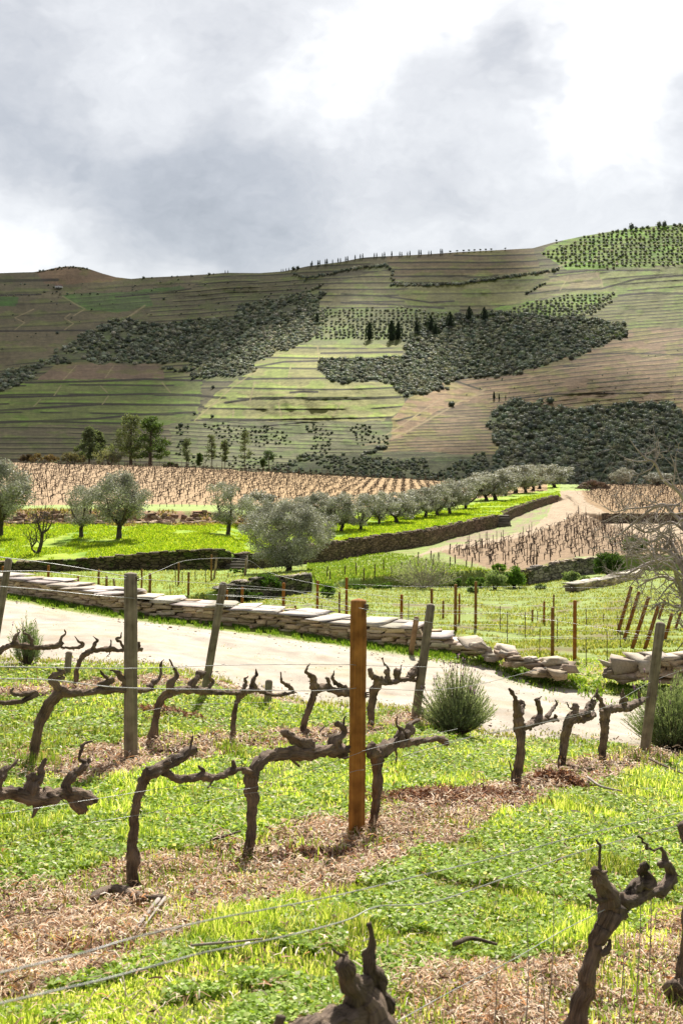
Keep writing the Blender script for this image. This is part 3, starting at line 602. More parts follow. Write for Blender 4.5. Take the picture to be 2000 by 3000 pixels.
# ------------------------------------------------------------------ grapevines in the foreground (outlines given on enlarged views of the photograph)
CROP = {'1': (0, 1800, .3189), '2': (400, 1900, .3189), '3': (700, 1900, .3827), '4': (1400, 1750, .3827), '5': (0, 2150, .3827), '6': (600, 2050, .4783), '7': (800, 2500, .3827), '8': (1500, 2300, .3189)}
def cpts(crop, pts, dfun, dd=0.0, flat=None):
    ox, oy, k = CROP[crop]; o = []; r = []
    for i, p in enumerate(pts):
        px, py = ox+p[0]*k, oy+p[1]*k; d = dfun(px)+dd*(i/max(len(pts)-1, 1))
        o.append(P(px, py, d)); r.append(p[2]*k/F*d)
    return o, r
def vine(crop, dfun, parts, label, group='pruned grapevines in the wire rows', name='grapevine', basefun=None):
    root = None; seed = RS.randint(1000)
    for kind, pts, *ex in parts:
        dd = ex[0] if ex else 0.0
        if kind == 'trunk':
            # the trunk stands on its own spot of the row
            ox, oy, k = CROP[crop]; xb = ox+pts[-1][0]*k; d0 = dfun(xb)
            fn = (lambda px, d0=d0: d0)
            o, r = cpts(crop, pts, fn)
            base = Vector(o[0]); root = empty(name, base, label, 'grapevine', group)
            low = Vector(base); low.z = gz(base.x, base.y)-.12
            if low.z < base.z-.02: o = [low]+o; r = [r[0]*1.2]+r
            tk = fn
        else:
            o, r = cpts(crop, pts, dfun, dd)
        mb = MB(); thick = max(r) > .018
        if kind == 'spur':
            r = [max(x*.88, .0042) for x in r]
        tube(mb, o, r, n=20 if thick else 10, k=8 if kind != 'spur' else 7, wig=.007 if kind == 'spur' else .006, rough=(.28 if kind != 'spur' else .34) if kind != 'cane' else .08, ridge=.32 if thick else .15, seed=seed, jit=.34 if kind == 'spur' else .07); seed += 13
        # shaggy bark strips hanging from old wood
        if kind in ('trunk', 'arm') and thick:
            q = catmull(np.array([list(x) for x in o]), 4); rr = np.interp(np.linspace(0, 1, len(q)), np.linspace(0, 1, len(r)), r)
            for _ in range(int(len(q)*.8)):
                i = RS.randint(len(q)); a = RS.uniform(0, 6.28); b = q[i]+np.array([math.cos(a), math.sin(a)*.6, -abs(RS.rand())*.7])*rr[i]*.9
                ln = RS.uniform(.010, .036); e = b+np.array([RS.uniform(-1, 1), RS.uniform(-.5, .5), -.8])*ln
                tube(mb, [b, (b+e)/2+RS.uniform(-.006, .006, 3), e], [.005, .0035, .001], n=3)
        nm = {'cane': 'cane', 'arm': 'arm', 'spur': 'spur', 'trunk': 'trunk'}[kind]
        mb.obj(nm, M_vine, root, True, loc=root.location)
    return root
T, A, SP, CN = 'trunk', 'arm', 'spur', 'cane'
vine('1', dC, [(T, [(300, 1400, 42), (310, 1330, 36), (335, 1180, 38), (360, 1000, 42), (430, 850, 46), (520, 740, 50), (590, 700, 50)]), (A, [(560, 700, 46), (650, 722, 36), (750, 722, 32), (850, 712, 30), (1000, 695, 30), (1150, 690, 26), (1300, 695, 22), (1400, 685, 20)]),
 (SP, [(560, 700, 34), (490, 625, 34), (480, 585, 32), (530, 545, 28), (580, 520, 22), (530, 500, 9), (505, 470, 3)]), (SP, [(480, 620, 16), (550, 590, 18), (600, 570, 12)]), (SP, [(1010, 690, 26), (900, 640, 16), (1020, 620, 26), (990, 590, 20), (945, 555, 15), (930, 515, 5)]), (SP, [(1150, 680, 26), (1140, 620, 26), (1100, 550, 18), (1060, 522, 12), (1010, 520, 5)]), (SP, [(1370, 680, 30), (1400, 630, 26), (1460, 585, 18), (1482, 520, 11), (1480, 470, 12), (1492, 420, 4)])],
 'gnarled vine bending right on a thick trunk, left of the tall grey post')
vine('1', dD, [(T, [(-160, 800, 34), (-150, 600, 34), (-110, 450, 32), (-60, 390, 30)]), (A, [(-70, 395, 28), (0, 335, 28), (100, 285, 26), (200, 290, 26), (330, 300, 20), (450, 300, 20), (540, 285, 24), (575, 250, 18)]), (A, [(560, 305, 8), (680, 308, 12), (745, 292, 16), (765, 268, 14), (720, 245, 8), (690, 200, 3)]),
 (SP, [(150, 280, 26), (145, 215, 22), (160, 180, 10), (190, 158, 6), (170, 130, 2)]), (SP, [(295, 285, 24), (285, 225, 18), (255, 185, 12), (220, 170, 8), (235, 130, 3)]), (SP, [(560, 275, 22), (568, 215, 14), (600, 175, 9), (590, 140, 3)])], 'old vine with a long level arm before the track at the left edge')
vine('1', dD, [(T, [(688, 870, 20), (690, 700, 17), (712, 500, 19), (750, 400, 21), (815, 345, 24)]), (A, [(800, 352, 24), (870, 330, 22), (960, 325, 20), (1020, 320, 22), (1080, 332, 15), (1160, 325, 17), (1240, 320, 20), (1305, 318, 16)]), (SP, [(860, 320, 20), (868, 270, 14), (902, 240, 10), (855, 200, 3)]), (SP, [(1010, 315, 20), (1020, 280, 9), (1022, 235, 3)]), (SP, [(1000, 325, 8), (1010, 360, 6), (980, 385, 2)]), (SP, [(1140, 320, 22), (1110, 255, 13), (1068, 228, 11), (1110, 208, 7), (1118, 165, 3)]), (SP, [(1270, 320, 18), (1280, 255, 12)])], 'slender vine whose arm reaches behind the tall grey post at the left')
vine('1', dC, [(T, [(-130, 1420, 34), (-120, 1100, 34), (-90, 880, 30), (-40, 815, 26)]), (A, [(-60, 820, 22), (100, 808, 18), (200, 798, 20), (300, 750, 26), (355, 720, 24)]), (SP, [(330, 710, 22), (240, 732, 22), (150, 740, 18), (112, 708, 14), (132, 678, 10)])], 'vine arm entering low from the left edge beneath the pale bush')
vine('5', dB, [(T, [(-260, 1400, 60), (-250, 1000, 60), (-230, 700, 55), (-150, 510, 55)]), (A, [(-180, 520, 50), (-60, 470, 48), (100, 455, 46), (220, 470, 62), (320, 500, 74), (400, 478, 60), (460, 465, 42), (560, 465, 48), (650, 485, 58), (740, 505, 20)]), (A, [(560, 470, 48), (600, 540, 58), (640, 590, 40)]), (SP, [(300, 520, 45), (270, 585, 22), (240, 640, 6)]), (SP, [(245, 460, 40), (245, 400, 54), (310, 330, 36), (322, 265, 22), (352, 190, 6)]), (SP, [(240, 380, 40), (255, 300, 22)]),
 (SP, [(530, 450, 46), (512, 395, 38), (565, 320, 30), (640, 250, 34), (690, 190, 18)]), (SP, [(650, 210, 18), (605, 180, 12), (630, 110, 12), (660, 70, 10), (705, 52, 6)]), (SP, [(-20, 440, 40), (-5, 340, 40), (50, 275, 26), (95, 248, 16), (145, 185, 5)])], 'thick knobbly vine arm hanging out from the left edge, the nearest on that side', )
vine('2', dB, [(T, [(-32, 1880, 50), (-35, 1800, 42), (-20, 1600, 38), (10, 1420, 40), (40, 1270, 44), (90, 1150, 46), (130, 1120, 46)]), (A, [(90, 1155, 48), (190, 1110, 50), (300, 1060, 48), (400, 1000, 42), (480, 945, 38), (560, 925, 20)]), (SP, [(500, 930, 18), (505, 880, 14), (515, 800, 5)]), (A, [(240, 1130, 30), (320, 1165, 30), (400, 1192, 32), (500, 1185, 30), (620, 1165, 32), (700, 1185, 22), (800, 1160, 24), (880, 1115, 28), (970, 1100, 12)]), (SP, [(620, 1160, 28), (600, 1110, 24), (580, 1075, 12)]), (SP, [(900, 1110, 26), (890, 1055, 20), (880, 1030, 12)]), (SP, [(720, 1190, 12), (680, 1230, 9), (662, 1285, 3)])],
 'vine with a slanting forked trunk above the fallen dead branch')
vine('6', dB, [(T, [(262, 1000, 40), (272, 930, 34), (285, 800, 31), (292, 650, 28), (284, 530, 33), (290, 450, 36)]), (A, [(284, 470, 36), (320, 400, 36), (400, 345, 36), (520, 322, 38), (640, 322, 38), (760, 308, 34), (860, 318, 36)]), (SP, [(300, 450, 22), (240, 432, 18)]), (SP, [(660, 290, 28), (580, 258, 28), (510, 215, 25), (480, 198, 20)]), (SP, [(800, 290, 34), (790, 250, 30), (845, 215, 20), (845, 165, 16), (805, 145, 12)]), (CN, [(848, 160, 8), (852, 130, 6), (866, 98, 3)]), (SP, [(520, 360, 10), (550, 385, 8), (582, 412, 2)])],
 'vine with one thick arm bowed over to the right, directly left of the brown post')
vine('6', dB, [(T, [(1018, 830, 24), (1030, 740, 22), (1048, 640, 24), (1056, 540, 26), (1048, 430, 28), (1060, 350, 38)]), (A, [(1050, 350, 36), (1100, 300, 36), (1150, 270, 30), (1200, 262, 28), (1280, 255, 20), (1350, 248, 17), (1430, 238, 16), (1480, 262, 22)]), (SP, [(1180, 260, 32), (1195, 205, 26), (1205, 185, 18), (1178, 160, 8), (1172, 100, 4)]), (SP, [(1220, 220, 30), (1250, 190, 26), (1255, 155, 18), (1310, 120, 8)]), (A, [(1060, 330, 32), (1000, 312, 28)]), (SP, [(1040, 300, 20), (1015, 272, 24)]), (SP, [(1160, 300, 8), (1175, 340, 7), (1168, 392, 3)])],
 'vine rising directly right of the brown post with its arm reaching right')
vine('2', dC, [(T, [(838, 1010, 24), (860, 900, 22), (880, 780, 22), (900, 620, 22), (910, 540, 22), (945, 450, 26), (1010, 390, 28)]), (A, [(990, 405, 26), (1080, 375, 26), (1150, 400, 18), (1250, 425, 16), (1350, 420, 15), (1465, 402, 6)]), (SP, [(1075, 370, 30), (1070, 300, 24), (1100, 240, 14), (1100, 185, 4)]), (SP, [(965, 400, 22), (1005, 320, 18), (1000, 280, 10), (1028, 255, 4)]), (SP, [(1440, 395, 12), (1400, 350, 20), (1335, 300, 12), (1318, 215, 4)])], 'thin vine in the middle row in front of the grey stump by the track')
vine('2', dC, [(T, [(110, 1020, 44), (145, 870, 36), (172, 680, 34), (200, 520, 36), (260, 430, 38), (330, 395, 40)]), (A, [(310, 400, 38), (420, 380, 34), (520, 385, 34), (640, 398, 30), (760, 405, 24), (900, 410, 18), (980, 405, 12)]), (SP, [(320, 390, 34), (305, 325, 32), (370, 260, 24), (352, 200, 12), (305, 100, 3)]), (SP, [(500, 375, 30), (530, 300, 34), (590, 240, 28), (630, 225, 22)]), (SP, [(650, 380, 12), (700, 310, 18), (672, 265, 12), (695, 205, 4)])], 'vine with three upright spurs crossing the leaning grey post beside the track')
vine('3', dC, [(T, [(480, 710, 26), (490, 640, 22), (515, 530, 22), (550, 410, 24), (580, 310, 28)]), (A, [(575, 310, 26), (650, 300, 22), (740, 325, 24), (800, 335, 34), (880, 325, 28)]), (SP, [(580, 300, 30), (570, 230, 24), (530, 190, 13), (515, 165, 9), (543, 115, 3)]), (SP, [(700, 300, 16), (680, 240, 16), (665, 228, 10)]), (SP, [(820, 305, 18), (760, 275, 14), (715, 232, 12), (732, 170, 3)]), (SP, [(480, 690, 24), (525, 635, 20), (590, 668, 14), (650, 595, 5)])], 'vine left of the brown post, its crown standing against the bright track')
vine('3', dC, [(T, [(1000, 680, 26), (1008, 560, 24), (1012, 430, 26), (1040, 310, 32), (1065, 240, 34)]), (A, [(1060, 245, 34), (1150, 258, 18), (1250, 238, 18), (1370, 242, 16)]), (SP, [(1060, 235, 30), (1015, 205, 24), (1000, 150, 16)]), (SP, [(1140, 250, 26), (1132, 185, 20), (1140, 150, 13), (1110, 115, 6), (1098, 70, 6)]), (SP, [(1215, 240, 22), (1205, 175, 22), (1230, 170, 10), (1242, 122, 3)]), (SP, [(1290, 225, 16), (1325, 190, 34), (1355, 130, 9), (1372, 105, 4)])], 'vine between the brown post and the leaning grey post, before the track')
vine('4', dB, [(T, [(285, 1460, 32), (305, 1300, 30), (322, 1120, 35), (315, 960, 40)]), (A, [(340, 1000, 26), (400, 975, 26), (450, 950, 26), (530, 940, 16), (612, 940, 9)]), (SP, [(310, 960, 42), (302, 880, 34), (285, 790, 18), (270, 745, 12), (235, 700, 9)]), (SP, [(300, 890, 34), (335, 830, 28), (325, 800, 24)]), (SP, [(430, 950, 30), (470, 900, 20), (455, 810, 20), (445, 785, 12), (487, 758, 4)]), (SP, [(520, 920, 20), (560, 870, 13), (595, 820, 10), (590, 785, 3)]), (SP, [(590, 930, 20), (582, 895, 8)]), (CN, [(258, 1420, 8), (255, 1340, 7), (238, 1255, 4)])], 'stout vine, leftmost of the three standing left of the right-hand post')
vine('4', dB, [(T, [(638, 1330, 30), (650, 1180, 30), (668, 1060, 32), (700, 960, 36), (735, 920, 36)]), (A, [(730, 925, 32), (800, 935, 24), (860, 910, 24), (885, 885, 16)]), (SP, [(735, 910, 34), (745, 850, 28), (747, 812, 22)]), (SP, [(710, 860, 6), (690, 830, 5), (678, 802, 3)]), (SP, [(780, 910, 28), (820, 880, 30), (850, 840, 28), (875, 800, 20), (862, 780, 5), (893, 742, 4)]), (CN, [(620, 1330, 10), (615, 1250, 8), (640, 1120, 5)])], 'leaning vine in the middle of the three between the lavender bush and the right-hand post')
vine('4', dB, [(T, [(945, 1290, 24), (950, 1150, 24), (962, 1000, 28), (962, 900, 34), (960, 850, 32)]), (A, [(960, 865, 30), (1030, 852, 26), (1110, 848, 28), (1190, 820, 30), (1262, 780, 20)]), (SP, [(945, 850, 24), (940, 790, 20), (900, 750, 18), (916, 695, 3)]), (SP, [(905, 750, 6), (870, 770, 4), (855, 800, 3)]), (SP, [(1110, 830, 28), (1104, 760, 18), (1103, 700, 4)]), (SP, [(1235, 790, 16), (1220, 700, 4)])], 'upright vine directly left of the right-hand grey post')
vine('8', dA, [(T, [(520, 2420, 95), (600, 2150, 88), (680, 1850, 78), (720, 1620, 80), (790, 1380, 88), (870, 1200, 104), (905, 1080, 96)]), (SP, [(900, 1080, 100), (870, 960, 78), (810, 860, 64), (745, 785, 50)]), (CN, [(800, 790, 26), (800, 680, 13), (795, 600, 13), (775, 505, 9)]), (SP, [(850, 1060, 28), (780, 1050, 20), (725, 1035, 20), (682, 1012, 14)]), (A, [(960, 1050, 72), (1080, 1060, 54), (1200, 1020, 46), (1330, 970, 48), (1430, 890, 46), (1465, 810, 40), (1430, 740, 38), (1365, 735, 26)]), (SP, [(1395, 730, 34), (1400, 650, 26), (1370, 595, 16), (1300, 590, 11), (1245, 580, 13), (1205, 525, 10), (1160, 470, 5)]),
 (SP, [(1060, 1020, 40), (1140, 930, 50), (1225, 880, 55), (1230, 820, 40), (1190, 760, 48), (1180, 715, 40)]), (SP, [(1010, 1040, 14), (1060, 960, 15), (1112, 885, 14)]), (SP, [(960, 1180, 85), (1000, 1200, 50), (1045, 1205, 26)]), (SP, [(820, 1560, 30), (870, 1490, 26), (888, 1430, 8)])], 'nearest vine at lower right with a broad forked crown and a hooked arm')
vine('7', dA, [(T, [(860, 1900, 190), (820, 1500, 170), (760, 1300, 150), (735, 1180, 125), (690, 1100, 110)]), (A, [(700, 1250, 110), (560, 1260, 95), (420, 1290, 80), (240, 1350, 70), (60, 1420, 60)]), (SP, [(680, 1110, 110), (600, 1020, 85), (540, 920, 72), (510, 850, 66)]), (SP, [(820, 1200, 95), (800, 1060, 70), (765, 950, 56), (740, 880, 54), (738, 800, 44), (740, 740, 24), (742, 690, 22), (738, 640, 16), (728, 540, 18)]), (SP, [(850, 1220, 70), (870, 1120, 58), (880, 1080, 40)]), (SP, [(560, 830, 14), (545, 790, 12), (548, 750, 8)]), (SP, [(550, 790, 7), (500, 760, 6), (470, 730, 5)]), (SP, [(40, 1400, 30), (40, 1250, 36)])], 'twisted vine head rising over the bottom edge, nearest to the viewer')
vine('8', dA, [(T, [(1660, 2600, 130), (1600, 2200, 120), (1560, 1950, 110), (1575, 1700, 75), (1600, 1400, 62), (1640, 1100, 60), (1680, 800, 60), (1670, 600, 62), (1600, 450, 70), (1560, 350, 55)]), (SP, [(1560, 1950, 90), (1480, 1880, 80), (1450, 1830, 50)])], 'dark vine trunk cut off by the right edge of the picture')
# dead branch lying under the rows
mb = MB(); o = []
for (x, y, r) in [(715, 1350, 22), (740, 1310, 34), (850, 1262, 34), (960, 1285, 36), (1050, 1325, 34), (1150, 1345, 28), (1250, 1325, 18)]:
    px, py = x*.3827, 2150+y*.3827+8; d = hit(px, py, 4); p = P(px, py, d); o.append((p.x, p.y, gz(p.x, p.y)+.065, r*.3827/F*d))
tube(mb, [q[:3] for q in o], [q[3] for q in o], n=10, k=5, rough=.2, seed=77)
tag(mb.obj('fallen_branch', M_vine, None, True, loc=o[3][:3]), 'crooked dead branch lying on straw at the foot of the slanting vine', 'branch')
for pts, lab in (([(1455, 2330), (1430, 2320), (1400, 2325)], None),): pass
STK = [([(465, 2672), (430, 2720), (395, 2768)], .012, 'split pale stick lying on the straw at lower left'), ([(1720, 2298), (1760, 2325), (1820, 2340)], .012, 'pale stick on straw right of the brown post'), ([(1330, 2810), (1375, 2793), (1430, 2803), (1455, 2812)], .012, 'brown twig in the grass between the two nearest vines'), ([(1900, 2240), (1950, 2265), (2010, 2290)], .014, 'dead branch on the ground right of the right-hand post'), ([(560, 2810), (700, 2800), (770, 2790)], .006, 'thin dry cane lying in the green grass'), ([(620, 2490), (660, 2478), (705, 2462)], .010, 'dry twig on the straw beside the bowed vine')]
for pts, r, lab in STK:
    mb = MB(); q = []
    for px, py in pts:
        d = hit(px, py, 2.5); p = P(px, py, d); q.append((p.x, p.y, gz(p.x, p.y)+r+.05))
    tube(mb, q, [r, r*.8, r*.6, r*.5][:len(q)], n=7, k=5, rough=.15, seed=5)
    if lab.startswith('split'): tube(mb, [(a+.03, b+.02, c) for a, b, c in q], [r*.8, r*.5, r*.3], n=6, k=4)
    tag(mb.obj('stick', M_twig if 'pale' in lab or 'cane' in lab else M_vine, None, True, loc=q[0]), lab, 'stick', 'sticks lying under the vines')

# ------------------------------------------------------------------ posts
def post(top, base, d, rpx, mat, label, group, name='vineyard_post', tint=(1, 1, 1), n=20, cat='post', chamfer=.02):
    """one turned or split wooden post; top/base in photo pixels at depth d"""
    a = P(*base, d); b = P(*top, d); r = rpx/F*d; a.z = min(a.z, gz(a.x, a.y))-.1
    mb = MB(); L = (b-a).length; m = max(3, int(L/.12)) if d < 20 else 4; u = (b-a).normalized(); c = min(chamfer, r*.4)
    pts = [a+(b-a)*t for t in np.linspace(0, 1-c/L, m)]+[b]; rr = [r*(1.04-.05*t) for t in np.linspace(0, 1, m)]+[r-c*.8]
    tube(mb, pts, rr, n=n, k=1, rough=.035 if d < 20 else 0, ridge=.03 if d < 20 else 0, seed=RS.randint(999), col=tint, capcol=(tint[0]*1.35, tint[1]*1.3, tint[2]*1.25))
    o = mb.obj(name, mat, None, True, loc=a); return tag(o, label, cat, group)
PG = 'wooden posts of the near vine rows'
brown = post((1050, 1758), (1044, 2452), 8.3, 23.5, M_postb, 'thick upright varnished-brown post standing in the centre of the near vineyard', PG, tint=(1, 1, 1), chamfer=.008)
grey = post((383, 1680), (384, 2232), 10.3, 19.5, M_postg, 'thick upright grey weathered post at the left of the near vineyard', PG, chamfer=.006)
lean2 = post((655, 1706), (588, 2075), 14.5, 11.5, M_postg, 'grey post leaning right before the stone wall, second from the left', PG)
post3 = post((1262, 1770), (1211, 2115), 15.0, 13, M_postg, 'split grey post leaning beside the lavender bush', PG)
right = post((1934, 1824), (1883, 2208), 14.5, 14.5, M_postg, 'grey post leaning right at the end of the near row beside the right lavender bush', PG)
leftp = post((27, 1636), (-42, 2030), 14.0, 10.5, M_postg, 'grey leaning post cut by the left edge of the picture', PG)
post((203, 1909), (195, 1985), 15.5, 10, M_postg, 'short grey stump of a post at the left, before the track', PG)
post((788, 1992), (781, 2075), 15.0, 11, M_postg, 'short grey stump of a post with greenery at its foot, beside the track', PG)
post((1220, 1807), (1200, 1858), 20.5, 8, M_postg, 'short tilted stub of a post behind the middle of the dry stone wall', PG, tint=(1.1, .85, .6))
# black staples / ties
for (px, py, d, w, lab) in ((1070, 1780, 8.25, .016, 'black wire strainer near the top of the brown post'), (1071, 2036, 8.25, .014, 'black wire strainer on the middle of the brown post'), (400, 1696, 10.2, .014, 'black wire strainer at the top of the upright grey post')):
    mb = MB(); p = P(px, py, d); M = Vector((w, w, w*1.3))
    for i in range(3): tube(mb, [p+Vector((-.006, 0, .014*(i-1))), p+Vector((.012, -.01, .014*(i-1)+.004)), p+Vector((.018, .012, .014*(i-1)))], [w*.4]*3, n=7, k=3)
    tube(mb, [p-Vector((0, 0, w*1.4)), p+Vector((0, 0, w*1.4))], [w*.6, w*.5], n=10)
    tag(mb.obj('wire_strainer', mat_black if 'mat_black' in globals() else M_stake, None, True, loc=p), lab, 'wire strainer')

GF = 'upright brown posts of the field behind the stone wall'
MID = [(1014, 1692, 1818, 4, 0), (1175, 1742, 1839, 4.5, 0), (1263, 1725, 1846, 4.2, 1), (1297, 1760, 1812, 3.2, 1), (1333, 1712, 1852, 4.8, 1), (1344, 1739, 1825, 3, 0), (1392, 1704, 1847, 4.3, 1), (1558, 1786, 1823, 3, 1), (1592, 1762, 1828, 3.2, 0), (1620, 1742, 1805, 2.6, 1), (1617, 1780, 1926, 5.3, 1), (1682, 1759, 1937, 5.6, 0),
 (523, 1649, 1716, 3, 1), (552, 1676, 1746, 3.6, 1), (619, 1625, 1703, 2.6, 1), (664, 1729, 1768, 3.4, 0), (709, 1721, 1775, 4.2, 0), (830, 1708, 1785, 4.8, 0), (929, 1702, 1809, 4, 0), (993, 1734, 1817, 3, 1), (864, 1774, 1797, 3, 0), (142, 1656, 1712, 4, 0), (289, 1668, 1714, 3.4, 1), (312, 1688, 1722, 3.8, 1), (415, 1667, 1734, 2.8, 1), (439, 1680, 1738, 4.2, 1), (229, 1689, 1716, 3.2, 0), (164, 1695, 1716, 3.8, 0), (9, 1659, 1690, 4, 0)]
ORD = ['first', 'second', 'third', 'fourth', 'fifth', 'sixth', 'seventh', 'eighth', 'ninth', 'tenth', 'eleventh', 'twelfth', 'thirteenth', 'fourteenth', 'fifteenth', 'sixteenth', 'seventeenth', 'eighteenth', 'nineteenth', 'twentieth'] + ['twenty-'+x for x in 'first second third fourth fifth sixth seventh eighth ninth'.split()] + ['thirtieth'] + ['thirty-'+x for x in 'first second third fourth fifth sixth seventh eighth ninth'.split()]
TINT = [(.95, .80, .75), (.75, .85, 1.2)]
mids = []
def midpost(p, q, base, r, tint, label, group, mat, name='vineyard_post', n=9):
    d = hit(base[0], base[1], 21.5 if base[1] < 1990 else 16); return post(p, base, d, r, mat, label, group, tint=tint, n=n, chamfer=.01, name=name), d
for k, (x, yt, yb, r, c) in enumerate(sorted(MID)):
    tone = 'orange-brown' if c == 0 else 'dull brown'
    o, d = midpost((x+1, yt), None, (x, yb), r, TINT[c], '%s from left of the upright posts behind the stone wall, %s' % (ORD[k], tone), GF, M_postb)
    mids.append((x, yt, yb, d))
LEAN = [((1848, 1719), (1805, 1853), 5), ((1871, 1734), (1822, 1876), 5.4), ((1899, 1748), (1846, 1901), 5.6), ((1929, 1770), (1883, 1903), 5.6), ((1946, 1758), (1924, 1815), 4), ((1967, 1797), (1940, 1880), 5.2), ((1993, 1793), (1973, 1845), 4)]
leans = []
for k, (t_, b_, r) in enumerate(LEAN):
    o, d = midpost(t_, None, b_, r, (.72, .62, .75), '%s from the left of the slanting end posts under the bare tree' % ORD[k], 'slanting brown end posts of the field rows at the right', M_postb)
    leans.append((t_, b_, d))
for k, (t_, b_) in enumerate([((635, 1635), (626, 1697)), ((722, 1636), (717, 1686)), ((333, 1696), (338, 1722))]):
    midpost(t_, None, b_, 3.2, (1.4, 1.2, 1.0), '%s from left of the pale tilted posts below the left terrace wall' % ORD[[1, 2, 0][k]], 'pale tilted posts below the left terrace wall', M_postg)
STAKES = [(1195, 1765, 1833), (1465, 1775, 1846), (1485, 1792, 1862), (1538, 1793, 1863), (1579, 1840, 1923), (1630, 1812, 1885), (1717, 1783, 1834), (1716, 1866, 1952), (1777, 1848, 1939), (1808, 1802, 1869), (1815, 1830, 1895), (1766, 1800, 1825), (1485, 1848, 1888), (1573, 1790, 1822),
 (515, 1660, 1715), (535, 1675, 1712), (603, 1672, 1708), (668, 1672, 1692), (573, 1675, 1700), (500, 1712, 1745), (943, 1770, 1805), (938, 1775, 1806), (895, 1785, 1800)]
for k, (x, yt, yb) in enumerate(sorted(STAKES)):
    midpost((x+RS.uniform(-2, 2), yt), None, (x, yb), 1.3, (1, 1, 1), '%s from left of the thin dark stakes in the field behind the wall' % ORD[k], 'thin dark stakes of the field behind the wall', M_stake, name='vine_stake', n=6)
ST2 = [(965, 1672, 1699), (957, 1659, 1691), (1010, 1657, 1689), (1044, 1648, 1686), (1065, 1664, 1699), (1096, 1652, 1692), (1124, 1640, 1672), (1148, 1660, 1684), (1175, 1645, 1662), (1197, 1640, 1660), (1226, 1640, 1658), (1247, 1636, 1662), (1261, 1613, 1644), (1267, 1624, 1657), (1284, 1618, 1641), (1300, 1645, 1680), (1316, 1631, 1668), (1333, 1625, 1650), (1365, 1641, 1664), (1315, 1593, 1621), (1343, 1598, 1625), (1380, 1632, 1660), (1222, 1617, 1655), (1394, 1582, 1612), (1412, 1578, 1602)]
for k, (x, yt, yb) in enumerate(sorted(ST2)):
    d = hit(x, yb, 45); post((x+RS.uniform(-3, 4), yt), (x, yb), d, 1.9, M_stake, '%s from left of the dark stakes on the small green terrace' % ORD[k], 'dark stakes on the small green terrace', n=6, name='vine_stake')

# ------------------------------------------------------------------ wires
def wire(pts, r, label, group='trellis wires of the near vine rows', k=10):
    mb = MB(); tube(mb, pts, [r]*len(pts), n=5, k=k); p = pts[0]
    return tag(mb.obj('trellis_wire', M_wire, None, True, loc=p), label, 'wire', group)
def wpx(pts, df, r, label, **k): return wire([P(x, y, df(x) if callable(df) else df[i]) for i, (x, y) in enumerate(pts)], r, label, **k)
wpx([(-60, 2862), (0, 2850), (250, 2790), (400, 2745), (640, 2690), (800, 2660), (1000, 2620), (1250, 2560), (1500, 2500), (1750, 2435), (2040, 2370)], lambda x: dA(x)*1.02, .0016, 'nearer upper wire crossing the green strip at the bottom')
wpx([(-60, 2955), (0, 2940), (150, 2905), (300, 2870), (450, 2830), (600, 2790), (730, 2765), (870, 2735), (960, 2712), (1030, 2690), (1110, 2655), (1270, 2642), (1500, 2565), (1750, 2480), (2040, 2405)], dA, .0017, 'lowest long wire, just above the nearest twisted vine head')
wpx([(1050, 3050), (1150, 3000), (1320, 2905), (1500, 2812), (1650, 2725), (1770, 2665)], lambda x: dA(x)*.98, .0014, 'wire tied to the trunk of the nearest vine at lower right')
wpx([(-80, 1950), (0, 1953), (400, 1958), (700, 1948), (1000, 1947), (1075, 1950), (1300, 1955)], [3.6, 4, 5.6, 6.8, 8, 8.4, 9.4], .0020, 'blurred pale wire at track height passing in front of the brown post')
wpx([(-80, 1985), (0, 1988), (150, 1992), (350, 2014), (600, 2020), (900, 2024), (1020, 2018), (1070, 2016), (1250, 2022), (1400, 2005), (1600, 1955)], [3.6, 4, 4.6, 5.2, 6.2, 7.6, 8.15, 8.4, 9.6, 10.4, 11.6], .0022, 'blurred pale wire lying over the vine arms of the middle row')
wpx([(0, 2480), (150, 2430), (420, 2385), (720, 2325), (890, 2315), (1025, 2263), (1065, 2255)], lambda x: dB(x)*.985, .0016, 'thin wire low on the slanting vine trunk')
wpx([(0, 2385), (285, 2340), (560, 2300), (730, 2310), (1025, 2215), (1070, 2198), (1180, 2170), (1340, 2135)], lambda x: dB(x)*.985, .0016, 'thin wire meeting the brown post below its middle')
wpx([(1068, 2245), (1120, 2235), (1250, 2195), (1400, 2155), (1510, 2135), (1760, 2075), (1905, 2040)], lambda x: dB(x)*.985, .0020, 'wire running right from the brown post along three vines')
wpx([(1300, 2175), (1510, 2132), (1750, 2080), (1905, 1998), (2010, 1958)], lambda x: dB(x)*.98, .0020, 'wire rising to the right-hand grey post')
wpx([(1050, 1781), (1300, 1830), (1550, 1860), (1800, 1872), (1935, 1848), (2040, 1830)], lambda x: dB(x)*.985, .0016, 'top wire from the brown post to the right-hand post')
wpx([(-60, 1622), (0, 1632), (130, 1648), (260, 1668), (375, 1690)], [8.5, 8.8, 9.4, 9.8, 10.25], .0030, 'sagging wire above the left end of the stone wall')
wpx([(-60, 1674), (0, 1674), (130, 1674), (260, 1690), (375, 1697)], [8.5, 8.8, 9.4, 9.8, 10.25], .0026, 'second wire down from the top of the upright grey post')
wpx([(-60, 1714), (0, 1718), (130, 1728), (260, 1742), (384, 1752), (640, 1770), (900, 1790)], [8.5, 8.8, 9.4, 9.8, 10.2, 12, 13.2], .0028, 'wire crossing the face of the stone wall at the left')
wpx([(402, 1696), (540, 1705), (660, 1712), (850, 1730), (1040, 1782)], [10.3, 12.5, 14.3, 11.5, 8.4], .0022, 'wire from the upright grey post past the leaning post to the brown post')
wpx([(400, 1700), (470, 1670), (560, 1640), (720, 1640), (830, 1690), (1255, 1772)], [10.3, 11.5, 13, 14.2, 14.4, 14.9], .0018, 'upper wire looping over the field toward the split grey post')
